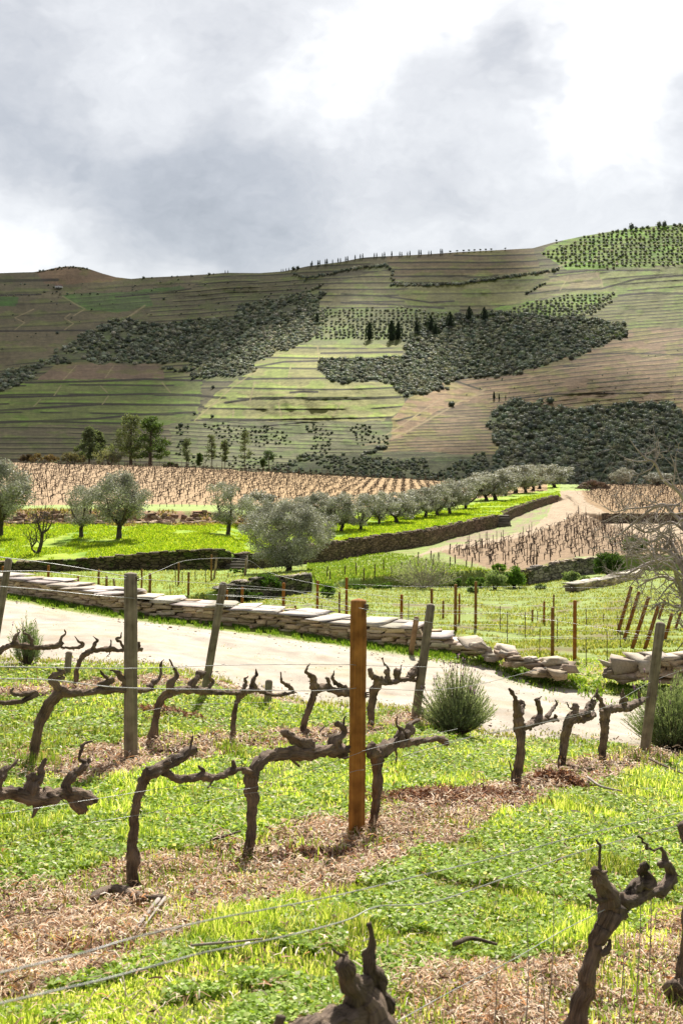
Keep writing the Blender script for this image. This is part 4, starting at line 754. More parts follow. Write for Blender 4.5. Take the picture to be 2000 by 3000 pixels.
wpx([(645, 1745), (830, 1758), (1030, 1790), (1150, 1800), (1255, 1800)], [14.4, 14.6, 14.8, 14.9, 15], .0026, 'middle wire between the leaning post and the split grey post')
wpx([(640, 1775), (830, 1786), (1030, 1806), (1255, 1815)], [14.4, 14.6, 14.8, 15], .0022, 'lower wire between the leaning post and the split grey post')
wpx([(1255, 1785), (1450, 1795), (1700, 1830), (1935, 1870)], [15, 15.4, 15, 14.5], .0018, 'wire crossing the field posts right of the split grey post')
wpx([(340, 2098), (560, 2065), (860, 2056)], lambda x: dC(x), .0018, 'low wire behind the upright grey post')
WH = {}
for k, (yl, yr, dl, dr) in enumerate([(1718, 1722, 40, 40), (1748, 1752, 36, 35), (1770, 1782, 33, 32.5), (1796, 1812, 30.5, 30), (1830, 1848, 28, 27.5), (1868, 1872, 26.5, 26.2)]):
    pts = [(990, yl-8), (1180, yl), (1330, yl+2), (1500, yl+1), (1680, yr), (1860, yr), (1990, yr+4)]
    wpx(pts, [dl+(dr-dl)*i/6 for i in range(7)], .0045, '%s from the top of the long wires strung across the field posts' % ORD[k], group='long wires of the field behind the wall', k=3)
for k, (y0, y1) in enumerate([(1722, 1735), (1742, 1752), (1765, 1775)]):
    wpx([(600, y0), (709, y0+3), (830, y0+8), (929, y1), (1014, y1+6)], [24.5, 25, 26, 28, 29], .0045, '%s wire down in front of the dark terrace bank left of centre' % ORD[k], group='wires before the dark terrace bank', k=3)
# ------------------------------------------------------------------ stone walls
def _boxgrid(k=3):
    t = np.linspace(-1, 1, k+1); V = []; Fq = []; idx = {}
    def vid(p):
        key = tuple(np.round(p, 4))
        if key not in idx: idx[key] = len(V); V.append(p)
        return idx[key]
    for ax in range(3):
        for sg in (-1, 1):
            for i in range(k):
                for j in range(k):
                    q = []
                    for (a, b) in ((i, j), (i+1, j), (i+1, j+1), (i, j+1)):
                        p = [0, 0, 0]; p[ax] = sg; p[(ax+1) % 3] = t[a]; p[(ax+2) % 3] = t[b]; q.append(vid(p))
                    Fq.append(q if sg > 0 else q[::-1])
    return np.array(V, float), np.array(Fq)
SV, SF = _boxgrid(3)
def stone(mb, c, hx, hy, hz, yaw=0, tilt=(0, 0), col=(.4, .33, .25), rnd=.22, jit=.10):
    nrm = SV/np.linalg.norm(SV, axis=1)[:, None]
    v = SV*(1-rnd)+nrm*rnd*1.25
    # broken corners: shear each corner a little
    k = RS.uniform(-jit, jit, (3, 3)); v = v+(v[:, [1, 2, 0]]*v[:, [2, 0, 1]])@k+RS.uniform(-.045, .045, v.shape)
    v = v*np.array([hx, hy, hz])
    ca, sa = math.cos(tilt[0]), math.sin(tilt[0]); v = v@np.array([[1, 0, 0], [0, ca, sa], [0, -sa, ca]])
    ca, sa = math.cos(tilt[1]), math.sin(tilt[1]); v = v@np.array([[ca, 0, -sa], [0, 1, 0], [sa, 0, ca]])
    ca, sa = math.cos(yaw), math.sin(yaw); v = v@np.array([[ca, sa, 0], [-sa, ca, 0], [0, 0, 1]])
    mb.add(v+np.asarray(c), None, SF, col=np.clip(np.array(col)*RS.uniform(.75, 1.2)*np.array([1, RS.uniform(.96, 1.03), RS.uniform(.9, 1.05)]), 0, .8))
def path_world(pxs_, dfn): return np.array([[(p-CX)/F*dfn(p), dfn(p)] for p in pxs_])
def along(path):
    s = np.concatenate([[0], np.cumsum(np.linalg.norm(np.diff(path, axis=0), axis=1))])
    def at(t):
        x = np.interp(t, s, path[:, 0]); y = np.interp(t, s, path[:, 1]); e = .3
        dx = np.interp(t+e, s, path[:, 0])-np.interp(t-e, s, path[:, 0]); dy = np.interp(t+e, s, path[:, 1])-np.interp(t-e, s, path[:, 1])
        return x, y, math.atan2(dy, dx)
    return at, s[-1]
CLS = [(.54, .42, .28), (.44, .33, .22), (.60, .50, .36), (.36, .28, .19), (.54, .41, .25)]
def dry_wall(path, hfun, thick, label, cap=True, slen=(.12, .42), ch=(.035, .085), capc=(.54, .475, .41), group=None):
    at, L = along(path); mb = MB()
    hmax = max(hfun(t) for t in np.linspace(0, L, 60))
    for side in (0, 1):
        z = 0.0
        while z < hmax:
            h = RS.uniform(*ch); t = RS.uniform(-.3, 0)
            while t < L:
                l = RS.uniform(*slen); tm = t+l/2
                H = hfun(np.clip(tm, 0, L))
                if z+h*.4 < H and 0 <= tm <= L:
                    hh = min(h, max(H-z, .04)); x, y, a = at(tm); dep = RS.uniform(.10, .17)
                    off = (dep*.75+RS.uniform(-.025, .03)) if side == 0 else thick-dep*.75
                    nx, ny = -math.sin(a), math.cos(a); cx, cy = x+nx*off, y+ny*off
                    stone(mb, (cx, cy, gz(x, y)+z+hh/2+RS.uniform(-.008, .008)), l/2*.985, dep, hh/2*1.0, a+RS.uniform(-.08, .08), (RS.uniform(-.06, .06), RS.uniform(-.05, .05)), CLS[RS.randint(5)], .02, .17)
                t += l+RS.uniform(.004, .022)
            z += h
    # rubble heart of the wall
    for t in np.arange(.1, L-.1, .22):
        H = hfun(t)-.05
        if H > .08:
            x, y, a = at(t); nx, ny = -math.sin(a), math.cos(a)
            stone(mb, (x+nx*thick/2, y+ny*thick/2, gz(x, y)+H/2), .14, thick*.33, H/2, a, (0, 0), (.16, .12, .09), .1, .05)
    if cap:
        t = 0
        while t < L:
            l = RS.uniform(.28, .75); tm = t+l/2; H = hfun(min(tm, L))
            if H > .12:
                x, y, a = at(min(tm, L)); nx, ny = -math.sin(a), math.cos(a)
                for (o0, o1) in (((0, 1),) if RS.rand() < .35 else ((0, .45), (.45, 1)) if RS.rand() < .6 else ((0, .6), (.6, 1))):
                    ds = thick*(o1-o0)
                    th = RS.uniform(.010, .024); oc = thick*(o0+o1)/2-.02+RS.uniform(-.04, .03)
                    stone(mb, (x+nx*oc, y+ny*oc, gz(x, y)+H+th+RS.uniform(-.006, .012)), l/2*1.02, ds/2*1.06, th, a+RS.uniform(-.06, .06), (RS.uniform(-.03, .03), RS.uniform(-.025, .025)), np.array(capc)*RS.uniform(.72, 1.1), .04, .13)
            t += l*RS.uniform(.9, 1.0)
    x, y, a = at(0)
    o = mb.obj('dry_stone_wall', M_stone, None, False, loc=(x, y, gz(x, y))); return tag(o, label, 'stone wall', group)
l5 = lambda px: float(np.interp(px, BLs[4][:, 0], BLs[4][:, 1]))
pw = path_world(np.linspace(-800, 1462, 100), lambda p: l5(p)+.02)
_, LW = along(pw)
def hmain(t):
    e = (LW-t); n = float(vnoise(t*.7, 0, 80))
    if e < 1.4: return max(.0, .28*e/1.4+.06*(n-.5))
    return .29+.05*(n-.5)+(.03 if e < 2.4 else 0)
dry_wall(pw, hmain, .85, 'long low dry stone wall with pale capping slabs along the far side of the track')
def pile(rows, label, name='stone_pile'):
    mb = MB(); o0 = None
    for (px, py, wpx_, hpx_, d, dep, yaw, tl, c) in rows:
        p = P(px, py, d); o0 = o0 or p
        stone(mb, p, wpx_/2/F*d, dep, hpx_*.40/F*d, yaw, (tl, RS.uniform(-.06, .06)), c, .03, .26)
    for i in range(len(rows)*4):
        q_ = rows[RS.randint(len(rows))]; px, py, d = q_[0]+RS.uniform(-.6, .6)*q_[2], q_[1]+RS.uniform(-.1, .9)*q_[3], q_[4]-RS.uniform(0, .25); p = P(px, py, d); p.z = max(p.z, gz(p.x, p.y)+.01); s_z = RS.uniform(.02, .06)
        stone(mb, p, s_z*RS.uniform(1.2, 3), s_z*1.5, s_z*.6, RS.uniform(-.5, .5), (RS.uniform(-.3, .3), RS.uniform(-.2, .2)), q_[8], .03, .24)
    g = Vector((o0.x, o0.y, gz(o0.x, o0.y)))
    return tag(mb.obj(name, M_stone, None, False, loc=g), label, 'stone pile')
W1, W2, W3 = (.45, .385, .31), (.36, .28, .20), (.27, .21, .15)
pile([(1600, 1966, 70, 22, 19.6, .25, .1, 0, W2), (1634, 1954, 86, 26, 19.7, .28, -.05, 0, W2), (1622, 1935, 64, 22, 19.8, .25, .1, -.1, W1), (1655, 1955, 44, 24, 19.6, .2, .3, 0, W2), (1556, 1945, 44, 22, 19.9, .2, .2, .1, W2), (1553, 1931, 34, 12, 20.0, .2, 0, -.1, W1), (1520, 1940, 60, 14, 19.9, .22, .2, 0, W2), (1634, 1972, 34, 16, 19.4, .16, -.1, 0, W2), (1575, 1975, 40, 12, 19.4, .16, 0, 0, W3)], 'small pile of flat tumbled stones in the gap of the wall')
pile([(1488, 1903, 40, 18, 20.3, .2, .3, .15, W1), (1478, 1915, 44, 16, 20.2, .2, 0, 0, W2), (1500, 1926, 36, 12, 20.0, .2, 0, 0, W2), (1440, 1918, 50, 14, 20.4, .2, .1, 0, W1), (1404, 1897, 52, 14, 20.5, .24, -.3, -.3, W1), (1380, 1884, 60, 16, 20.6, .28, .2, .15, W1)], 'slabs slumped from the broken end of the long wall')
rows = []
for (x, y, w, h, c) in [(1822, 1944, 70, 40, W1), (1888, 1938, 74, 38, W1), (1955, 1928, 60, 22, W1), (2010, 1922, 60, 26, W1), (2080, 1925, 80, 34, W1), (1850, 1968, 100, 16, W2), (1935, 1960, 80, 20, W2), (1880, 1962, 70, 14, W2), (2000, 1950, 60, 24, W2), (2060, 1955, 70, 30, W2), (1820, 1982, 60, 14, W2), (1870, 1983, 90, 12, W3), (1790, 1965, 30, 22, W3), (1945, 1985, 60, 14, W3), (2010, 1978, 80, 16, W3), (1940, 1940, 50, 20, W2), (1965, 1938, 46, 20, W2), (1920, 1920, 50, 12, W1), (2040, 1935, 50, 20, W2), (2090, 1975, 90, 24, W2)]:
    rows.append((x, y, w, h, 19.9, .30, RS.uniform(-.2, .2), RS.uniform(-.1, .1), c))
pile(rows, 'heap of large pale boulders continuing the wall at the right edge', 'boulder_wall')

def mat_wallrough():
    m, nt, N, o = nodes('rough_wall')
    at = N('ShaderNodeAttribute', attribute_name='Col'); oc = N('ShaderNodeTexCoord').outputs['Object']
    mp = N('ShaderNodeMapping', {0: oc}); mp.inputs['Scale'].default_value = (2.6, 2.6, 7.5)
    wn_ = N('ShaderNodeTexNoise', {'Vector': oc, 'Scale': 3.0}); ad = N('ShaderNodeVectorMath', {0: mp.outputs[0], 1: wn_.outputs['Color']}, operation='ADD')
    v = N('ShaderNodeTexVoronoi', {'Vector': ad.outputs[0], 'Scale': 1.0}); e = N('ShaderNodeTexVoronoi', {'Vector': ad.outputs[0], 'Scale': 1.0}, feature='DISTANCE_TO_EDGE')
    j = N('ShaderNodeMapRange', {0: e.outputs['Distance'], 1: .0, 2: .10, 3: .25, 4: 1.0})
    sp = N('ShaderNodeSeparateColor', {0: v.outputs['Color']}); r = N('ShaderNodeMapRange', {0: sp.outputs[0], 3: .5, 4: 1.5})
    n = N('ShaderNodeTexNoise', {'Vector': oc, 'Scale': 12.0, 'Detail': 4.0}); r2 = N('ShaderNodeMapRange', {0: n.outputs[0], 1: .3, 2: .7, 3: .7, 4: 1.3})
    a = N('ShaderNodeMath', {0: j.outputs[0], 1: r.outputs[0]}, operation='MULTIPLY'); b = N('ShaderNodeMath', {0: a.outputs[0], 1: r2.outputs[0]}, operation='MULTIPLY')
    s = N('ShaderNodeVectorMath', {0: at.outputs[0]}, operation='SCALE'); nt.links.new(b.outputs[0], s.inputs['Scale'])
    bp = N('ShaderNodeBump', {'Height': b.outputs[0], 'Distance': .06, 'Strength': 1.0})
    p = N('ShaderNodeBsdfPrincipled', {'Base Color': s.outputs[0], 'Roughness': .95, 'Normal': bp.outputs[0]}); p.inputs['Specular IOR Level'].default_value = .1
    nt.links.new(p.outputs[0], o.inputs[0]); return m
M_rw = mat_wallrough()
def terrace_wall(px0, px1, lb, lt, col, label, moss=.3, off=.14, extra=.0, n=None, coping=(.24, .19, .13)):
    n = n or int(abs(px1-px0)/2.2); q = np.linspace(px0, px1, n); D, Z = lines_at(q)
    db, dt, zb, zt = D[:, lb]-off, D[:, lt]+.15, Z[:, lb]-.15, Z[:, lt]+.02+extra
    m = 9; rowsv = []; cols = []
    top = zt+.07*(vnoise(q/3.5, 0*q, 90)-.3)+.05*(vnoise(q/9, 0*q, 91)-.5)
    for i in range(m):
        t = i/(m-1); d = db+.10*t; x = (q-CX)/F*d; z = zb+(top-zb)*t
        jx = .05*(vnoise(q*.7+i*3, q*0+i, 92)-.5); rowsv.append(np.stack([x, d+jx, z], -1))
        mo = smooth(.5, .75, fbm(q/25, q*0+i*.35, 3, 93)+moss*(t-.5)*.6)[:, None]
        cols.append(lerp(np.array(col)[None]*(.8+.4*vnoise(q/12, q*0+i*.7, 94))[:, None], np.array([[.10, .13, .03]]), mo*min(1, moss*2)))
    d = dt+.25; rowsv.append(np.stack([(q-CX)/F*d, d, top-.01], -1)); cols.append(np.tile(coping, (n, 1)))
    d = dt+.27; rowsv.append(np.stack([(q-CX)/F*d, d, zt-.3], -1)); cols.append(np.tile(coping, (n, 1)))
    V = np.stack(rowsv); A = V.reshape(-1, 3); mb = MB(); mb.add(A, None, gridfaces(V.shape[0], n), col=np.concatenate(cols))
    # end faces and coping stones
    for e in (0, n-1):
        k = len(rowsv); idx = [r*n+e for r in range(k)]; c = A[idx]; mb.add(c, [[0, r, r+1] for r in range(1, k-1)], None, col=col)
    at, L = along(np.stack([(q-CX)/F*db, db], -1)); t = 0; s = np.linspace(0, L, n)
    while t < L:
        l = RS.uniform(.25, .6); x, y, a = at(t+l/2); z = float(np.interp(t+l/2, s, top))
        if RS.rand() < .75: stone(mb, (x-math.sin(a)*.22, y+math.cos(a)*.22, z+RS.uniform(-.03, .035)), l/2, RS.uniform(.12, .2), RS.uniform(.03, .07), a, (RS.uniform(-.1, .1), RS.uniform(-.1, .1)), coping if RS.rand() < .6 else col, .2, .15)
        t += l*1.02
    o = mb.obj('terrace_wall', M_rw, None, False, loc=A[n//2]-np.array([0, 0, .2])); return tag(o, label, 'terrace wall', 'retaining walls of the terraces')
terrace_wall(-420, 678, 9, 10, (.13, .10, .062), 'mossy dark retaining wall under the lush grass bank at the left', .55)
terrace_wall(702, 880, 9, 10, (.15, .115, .08), 'dark retaining wall running behind the big round olive tree', .4)
terrace_wall(880, 1240, 9, 10, (.19, .135, .095), 'nearer stretch of the long brown wall below the olive row', .12)
terrace_wall(1241, 1462, 9, 10, (.20, .145, .10), 'middle stretch of the long brown wall below the olive row, left of the steps', .12)
terrace_wall(1474, 1636, 9, 10, (.19, .14, .10), 'far stretch of the long brown wall ending at the sandy path', .15)
terrace_wall(652, 914, 7, 8, (.18, .155, .12), 'broken grey wall of the terrace corner beneath the big round olive tree', .42, coping=(.36, .31, .25))
terrace_wall(1546, 1800, 7, 8, (.30, .265, .215), 'curved grey retaining wall in front of the brown triangular vineyard', .30, coping=(.45, .36, .26))
terrace_wall(1762, 2300, 9, 10, (.20, .15, .11), 'dark wall between the two brown vineyards at the right', .2)
# low light wall in the field
lw = np.array([[ (x-CX)/F*d, d] for x, d in ((1684, 46.6), (1712, 47.2), (1755, 48.6), (1800, 50.2), (1845, 52.2), (1880, 54.5))])
dry_wall(lw, lambda t: .27, .5, 'low straight grey wall with a smooth pale top standing in the green field', slen=(.3, .7), ch=(.08, .14), capc=(.50, .45, .37))
# stone steps let into the terrace wall at two places
for (px, dd, w, n, lab) in ((694, 56.2, .9, 5, 'stone steps in the gap of the wall left of the big olive tree'), (1468, 98.3, 1.3, 5, 'stone steps through the long brown wall')):
    mb = MB(); x = (px-CX)/F*dd; z0 = min(gz(x, dd-.9), gz(x-.3, dd-.9)); z1 = gz(x, dd+1.2)
    for i in range(n): stone(mb, (x, dd-.8+i*.3, z0-.1+((z1-z0)*(i+1)/n)/2), w/2, .22, (z1-z0)*(i+1)/n/2+.1, 0, (0, 0), (.115, .10, .07), .12, .05)
    tag(mb.obj('stone_steps', M_stone, None, False, loc=(x, dd, z0)), lab, 'steps')
# ragged heap at the head of the path
mb = MB(); d = 190; c = P(1736, 1437, d)
for i in range(90):
    t = RS.uniform(-1, 1); stone(mb, (c.x+t*2.3, c.y+RS.uniform(-.8, .8), gz(c.x+t*2.3, c.y)+RS.uniform(0, 1.25)*(1-abs(t)**3)), RS.uniform(.15, .4), .3, RS.uniform(.1, .2), RS.uniform(0, 3), (0, 0), (.22, .15, .11), .2, .2)
tag(mb.obj('stone_heap', M_stone, None, False, loc=(c.x, c.y, gz(c.x, c.y))), 'brown stone heap at the head of the sandy path', 'stone pile')

# ------------------------------------------------------------------ trees
def leaf_tris(c, n, rad_, ls, lw_, cols, up=.0, seed=None, flat=False):
    """n small pointed leaves around centre c"""
    u = RS.normal(size=(n, 3)); u /= np.linalg.norm(u, axis=1)[:, None]
    p = np.asarray(c)+u*np.asarray(rad_)*(RS.rand(n, 1)**.45)
    d = RS.normal(size=(n, 3))+np.array([0, 0, up]); d /= np.linalg.norm(d, axis=1)[:, None]
    s = np.cross(d, RS.normal(size=(n, 3))); s /= np.linalg.norm(s, axis=1)[:, None]+1e-9
    k = RS.uniform(.7, 1.3, (n, 1)); ls, lw_ = ls*k, lw_*k
    V = np.stack([p-s*lw_*.5, p+s*lw_*.5, p+d*ls], 1).reshape(-1, 3)
    Fc = np.arange(n*3).reshape(-1, 3); cc = np.asarray(cols)[RS.randint(len(cols), size=n)]*RS.uniform(.8, 1.2, (n, 1))
    return V, Fc, np.repeat(cc, 3, 0)
def quadleaf(c, n, rad_, ls, lw_, cols, up=0):
    u = RS.normal(size=(n, 3)); u /= np.linalg.norm(u, axis=1)[:, None]
    p = np.asarray(c)+u*np.asarray(rad_)*(RS.rand(n, 1)**.45)
    d = RS.normal(size=(n, 3))+np.array([0, 0, up]); d /= np.linalg.norm(d, axis=1)[:, None]
    s = np.cross(d, RS.normal(size=(n, 3))); s /= np.linalg.norm(s, axis=1)[:, None]+1e-9
    k = RS.uniform(.7, 1.3, (n, 1)); ls, lw_ = ls*k, lw_*k
    V = np.stack([p, p+d*ls*.5+s*lw_*.5, p+d*ls, p+d*ls*.5-s*lw_*.5], 1).reshape(-1, 3)
    cc = np.asarray(cols)[RS.randint(len(cols), size=n)]*RS.uniform(.8, 1.2, (n, 1))
    return V, np.arange(n*4).reshape(-1, 4), np.repeat(cc, 4, 0)
OLV = [(.45, .445, .36), (.35, .345, .265), (.52, .515, .44), (.23, .235, .16), (.40, .395, .315)]
def olive_mesh(seed, ncl=46, per=200, W=1.0, trunk_h=.16, cy0=.55, ls=.036, lw_=.017, cols=OLV, rz=.44, lean=0., cr=.115):
    st = RS.get_state(); RS.seed(seed)
    tb, cb = MB(), MB(); cent = []
    for i in range(ncl):
        a = RS.uniform(0, 6.28); h = RS.uniform(-1, 1); rr = math.sqrt(max(0, 1-h*h))*RS.uniform(.40, 1.18)
        if h < -.35: rr *= RS.uniform(.75, 1.1)
        cent.append((math.cos(a)*rr*W*.5*.86+lean*h, math.sin(a)*rr*W*.5*.86, cy0+h*rz*.86*RS.uniform(.75, 1.05)))
    nl = RS.randint(3, 5); f = (RS.uniform(-.03, .03), RS.uniform(-.03, .03), trunk_h)
    tube(tb, [(0, 0, -.03), (f[0]*.4+.01, 0, trunk_h*.45), f], [.055, .038, .036], n=8, k=4, rough=.22, seed=seed)
    for i in range(nl):
        a = i*6.28/nl+RS.uniform(-.4, .4); r = RS.uniform(.18, .30)*W; e = (math.cos(a)*r, math.sin(a)*r, cy0+RS.uniform(-.06, .12))
        m_ = ((f[0]+e[0])*.5+math.cos(a)*.05, (f[1]+e[1])*.5+math.sin(a)*.05, (f[2]+e[2])*.5-.02)
        tube(tb, [f, m_, e], [.028, .018, .006], n=6, k=4, rough=.15, seed=seed+i)
        for j in range(4):
            c = cent[RS.randint(ncl)]; b = np.array(m_)+(np.array(e)-np.array(m_))*RS.rand()
            if np.linalg.norm(np.array(c)-b) < .42: tube(tb, [b, (b+np.array(c))/2+RS.uniform(-.02, .02, 3), c], [.009, .006, .002], n=4, k=3)
    for c in cent:
        rr = cr*RS.uniform(.65, 1.25); V, Fc, cc = quadleaf(c, int(per*RS.uniform(.7, 1.3)), (rr, rr, rr*.8), ls, lw_, cols, .25)
        cc = cc*RS.uniform(.7, 1.25); cb.add(V, None, Fc, col=cc)
    RS.set_state(st)
    return tb.me('trunk', M_obark, True), cb.me('crown', M_olive)
OM = [olive_mesh(s, W=w, lean=l, ncl=n_) for s, w, l, n_ in ((101, 1.05, 0, 62), (102, .95, .10, 50), (103, 1.15, -.08, 66), (104, .9, .05, 48), (105, 1.0, -.12, 56), (106, 1.1, .04, 44), (107, .95, -.03, 60))]
OBIG = olive_mesh(120, ncl=170, per=290, W=1.30, trunk_h=.10, cy0=.52, ls=.022, lw_=.0125, rz=.47, cr=.115)
OLEFT = olive_mesh(131, ncl=60, per=300, W=1.0, trunk_h=.2, cy0=.6, ls=.028, lw_=.015, rz=.40, cr=.14)
OSPARSE = olive_mesh(132, ncl=38, per=230, W=.85, trunk_h=.2, cy0=.6, ls=.026, lw_=.014, rz=.40, cr=.13)
def place_tree(meshes, x, yb, yt, wpx_, label, group, name='olive_tree', cat='olive tree', d=None, dmin=60, rot=None, base_w=1.0):
    d = d or hit(x, yb, dmin); p = P(x, yb, d); p.z = gz(p.x, p.y)
    r = empty(name, p, label, cat, group); H = ((HY-yt)/F*d-p.z); w = wpx_/F*d
    rt = RS.uniform(0, 6.28) if rot is None else rot
    for nm, me in zip(('trunk', 'crown'), meshes):
        o = link(nm, me, r); o.rotation_euler = (0, 0, rt); o.scale = (w/base_w, w/base_w, H)
    return r
GO = 'silvery olive trees of the terraces'
place_tree(OBIG, 846, 1677, 1458, 300, 'big round silver olive tree hanging over the broken terrace corner', GO, d=50.5, base_w=1.32, rot=.4)
place_tree(OLEFT, 0, 1572, 1350, 215, 'large dark-hearted olive tree cut by the left edge', GO, dmin=57)
place_tree(OSPARSE, 240, 1575, 1415, 150, 'small two-stemmed olive tree in the shade of its larger neighbour on the lush bank', GO, dmin=57)
place_tree(OLEFT, 350, 1580, 1382, 195, 'spreading olive tree with a short forked trunk on the lush bank', GO, dmin=57, rot=2.2)
place_tree(OSPARSE, 668, 1567, 1405, 165, 'slim olive tree standing alone just left of the big round one', GO, dmin=57, rot=1.1)
ROW = [(760, 1548, 1432, 110), (880, 1546, 1436, 100), (935, 1552, 1434, 96), (998, 1558, 1440, 104), (1054, 1553, 1436, 92), (1107, 1537, 1428, 92), (1163, 1531, 1428, 98), (1203, 1522, 1432, 80), (1246, 1517, 1415, 94), (1281, 1511, 1408, 80), (1316, 1505, 1396, 96), (1360, 1492, 1388, 90), (1423, 1467, 1378, 92), (1452, 1467, 1366, 106), (1480, 1452, 1372, 70), (1510, 1443, 1345, 104), (1541, 1443, 1350, 84), (1558, 1436, 1352, 80), (1579, 1432, 1356, 82), (1624, 1429, 1353, 98)]
for k, (x, yb, yt, w) in enumerate(ROW):
    place_tree(OM[(k*3) % 7], x+RS.uniform(-4, 4), yb, yt+RS.uniform(2, 11), w*RS.uniform(1.25, 1.6), '%s from left of the olive trees in the row above the long brown wall' % ORD[k], 'row of olive trees above the long wall', dmin=66)
place_tree(OM[1], 1825, 1434, 1370, 82, 'lone olive tree at the far edge of the right-hand vineyard', GO, d=215)
place_tree(OM[3], 1925, 1430, 1380, 92, 'olive tree behind the bare branches at the far right edge', GO, d=218)

def bare_tree(limbs, r0, label, cat, matb, d, name, twigs=60, tl=.35, group=None, gen=2, base=None, spread=1.0, upb=.3):
    """limbs: lists of (px,py,dd,radius_m)"""
    mb = MB(); ends = []
    for L_ in limbs:
        pts = [P(px, py, d+dd) for px, py, dd, r in L_]; rr = [q[3] for q in L_]
        tube(mb, pts, rr, n=8, k=6, rough=.12, seed=RS.randint(999))
        q = catmull(np.array([list(p) for p in pts]), 5); rq = np.interp(np.linspace(0, 1, len(q)), np.linspace(0, 1, len(rr)), rr); ends.append((q, rq))
    def grow(b, dr, L0, r, g):
        n = 4; pts = [b]; v = dr.copy()
        for i in range(n): v = v+RS.normal(size=3)*.22+np.array([0, 0, upb*.2]); v /= np.linalg.norm(v); pts.append(pts[-1]+v*L0/n)
        tube(mb, pts, [r*(1-.75*i/n) for i in range(n+1)], n=5 if r > .008 else 4, k=2)
        if g > 0:
            for _ in range(RS.randint(2, 4)):
                i = RS.randint(1, n+1); w = v+RS.normal(size=3)*.8*spread; w /= np.linalg.norm(w); grow(pts[i], w, L0*RS.uniform(.4, .75), r*.6, g-1)
    for _ in range(twigs):
        q, rq = ends[RS.randint(len(ends))]; i = RS.randint(2, len(q)-1)
        if label.startswith('leafless') and HY-q[i][2]/q[i][1]*F < 1450 and RS.rand() < .85: continue
        t = q[min(i+1, len(q)-1)]-q[i-1]; t /= np.linalg.norm(t)+1e-9
        w = t*.6+RS.normal(size=3)*.7*spread+np.array([0, 0, upb]); w /= np.linalg.norm(w); grow(q[i], w, tl*RS.uniform(.6, 1.4), min(rq[i]*.6, .024), gen)
    b = base or P(limbs[0][0][0], limbs[0][0][1], d+limbs[0][0][2])
    r = empty(name, b, label, cat, group); mb.obj('branches', matb, r, True, loc=r.location); return r
# the bare pale tree reaching in from the right edge
FG = [[(2050, 1990, 0, .11), (2030, 1880, 0, .10), (2015, 1800, 0, .09), (2000, 1740, 0, .08), (2010, 1680, .1, .075)],
 [(2003, 1750, 0, .06), (1985, 1700, -.4, .05), (1961, 1644, -.8, .04), (1900, 1650, -1, .032), (1858, 1670, -1.1, .025), (1830, 1686, -1.2, .02)],
 [(2010, 1690, 0, .06), (1975, 1632, .2, .05), (1940, 1612, .3, .042), (1894, 1612, .4, .034), (1840, 1632, .5, .022)],
 [(2010, 1690, 0, .07), (2015, 1600, 0, .06), (2000, 1540, .3, .05), (1965, 1500, .5, .04), (1934, 1478, .6, .034), (1880, 1512, .8, .026), (1818, 1563, 1, .018), (1787, 1582, 1, .010)],
 [(2015, 1600, 0, .055), (2010, 1500, -.3, .045), (1990, 1445, -.5, .038), (1943, 1407, -.6, .032), (1916, 1356, -.8, .026), (1889, 1342, -.8, .020), (1862, 1313, -.8, .014), (1842, 1285, -.8, .007)],
 [(1905, 1348, -.8, .016), (1870, 1352, -.7, .012), (1826, 1345, -.7, .006)],
 [(1990, 1480, .5, .03), (1930, 1482, .6, .024), (1880, 1488, .7, .02), (1836, 1491, .7, .015), (1798, 1500, .7, .011), (1766, 1484, .7, .006)],
 [(2000, 1660, .2, .05), (1950, 1575, .6, .035), (1900, 1590, .8, .025), (1845, 1592, 1, .018), (1838, 1600, 1, .012)],
 [(2012, 1560, .4, .04), (1960, 1530, .8, .03), (1900, 1560, 1.1, .022), (1850, 1540, 1.2, .014), (1815, 1505, 1.2, .007)],
 [(1916, 1356, -.8, .018), (1930, 1320, -.8, .014), (1925, 1295, -.8, .006)], [(1970, 1430, -.5, .022), (1975, 1370, -.5, .016), (1962, 1330, -.5, .007)],
 [(2005, 1720, 0, .045), (1950, 1690, .8, .03), (1900, 1700, 1.2, .022), (1862, 1725, 1.3, .012)],
 [(2010, 1700, 0, .04), (1960, 1660, -1, .03), (1920, 1640, -1.3, .022), (1890, 1600, -1.5, .015), (1850, 1570, -1.6, .008)],
 [(2015, 1760, 0, .05), (1985, 1780, -.5, .03), (1940, 1765, -.8, .02), (1900, 1790, -1, .009)]]
bare_tree(FG, .1, 'leafless tree with tangled pale branches reaching in from the right edge', 'bare tree', M_twig, 26, 'bare_tree', twigs=210, tl=.6, gen=2, base=P(2050, 1990, 26), spread=1.0, upb=.10)
bare_tree([[(112, 1626, 0, .10), (122, 1590, 0, .085), (125, 1560, 0, .07)], [(125, 1562, 0, .05), (140, 1552, .2, .045), (152, 1530, .2, .03), (158, 1490, .2, .012)], [(124, 1565, 0, .045), (112, 1530, 0, .03), (108, 1500, 0, .012)], [(112, 1624, -.1, .06), (94, 1606, -.1, .04), (108, 1582, -.2, .035), (104, 1550, -.2, .012)], [(126, 1562, 0, .035), (130, 1520, 0, .025), (135, 1480, 0, .01)]],
 .1, 'small bare crooked tree on the lush bank at the left', 'bare tree', M_obark, hit(112, 1624, 54), 'bare_tree', twigs=30, tl=.9, gen=2, upb=.6)

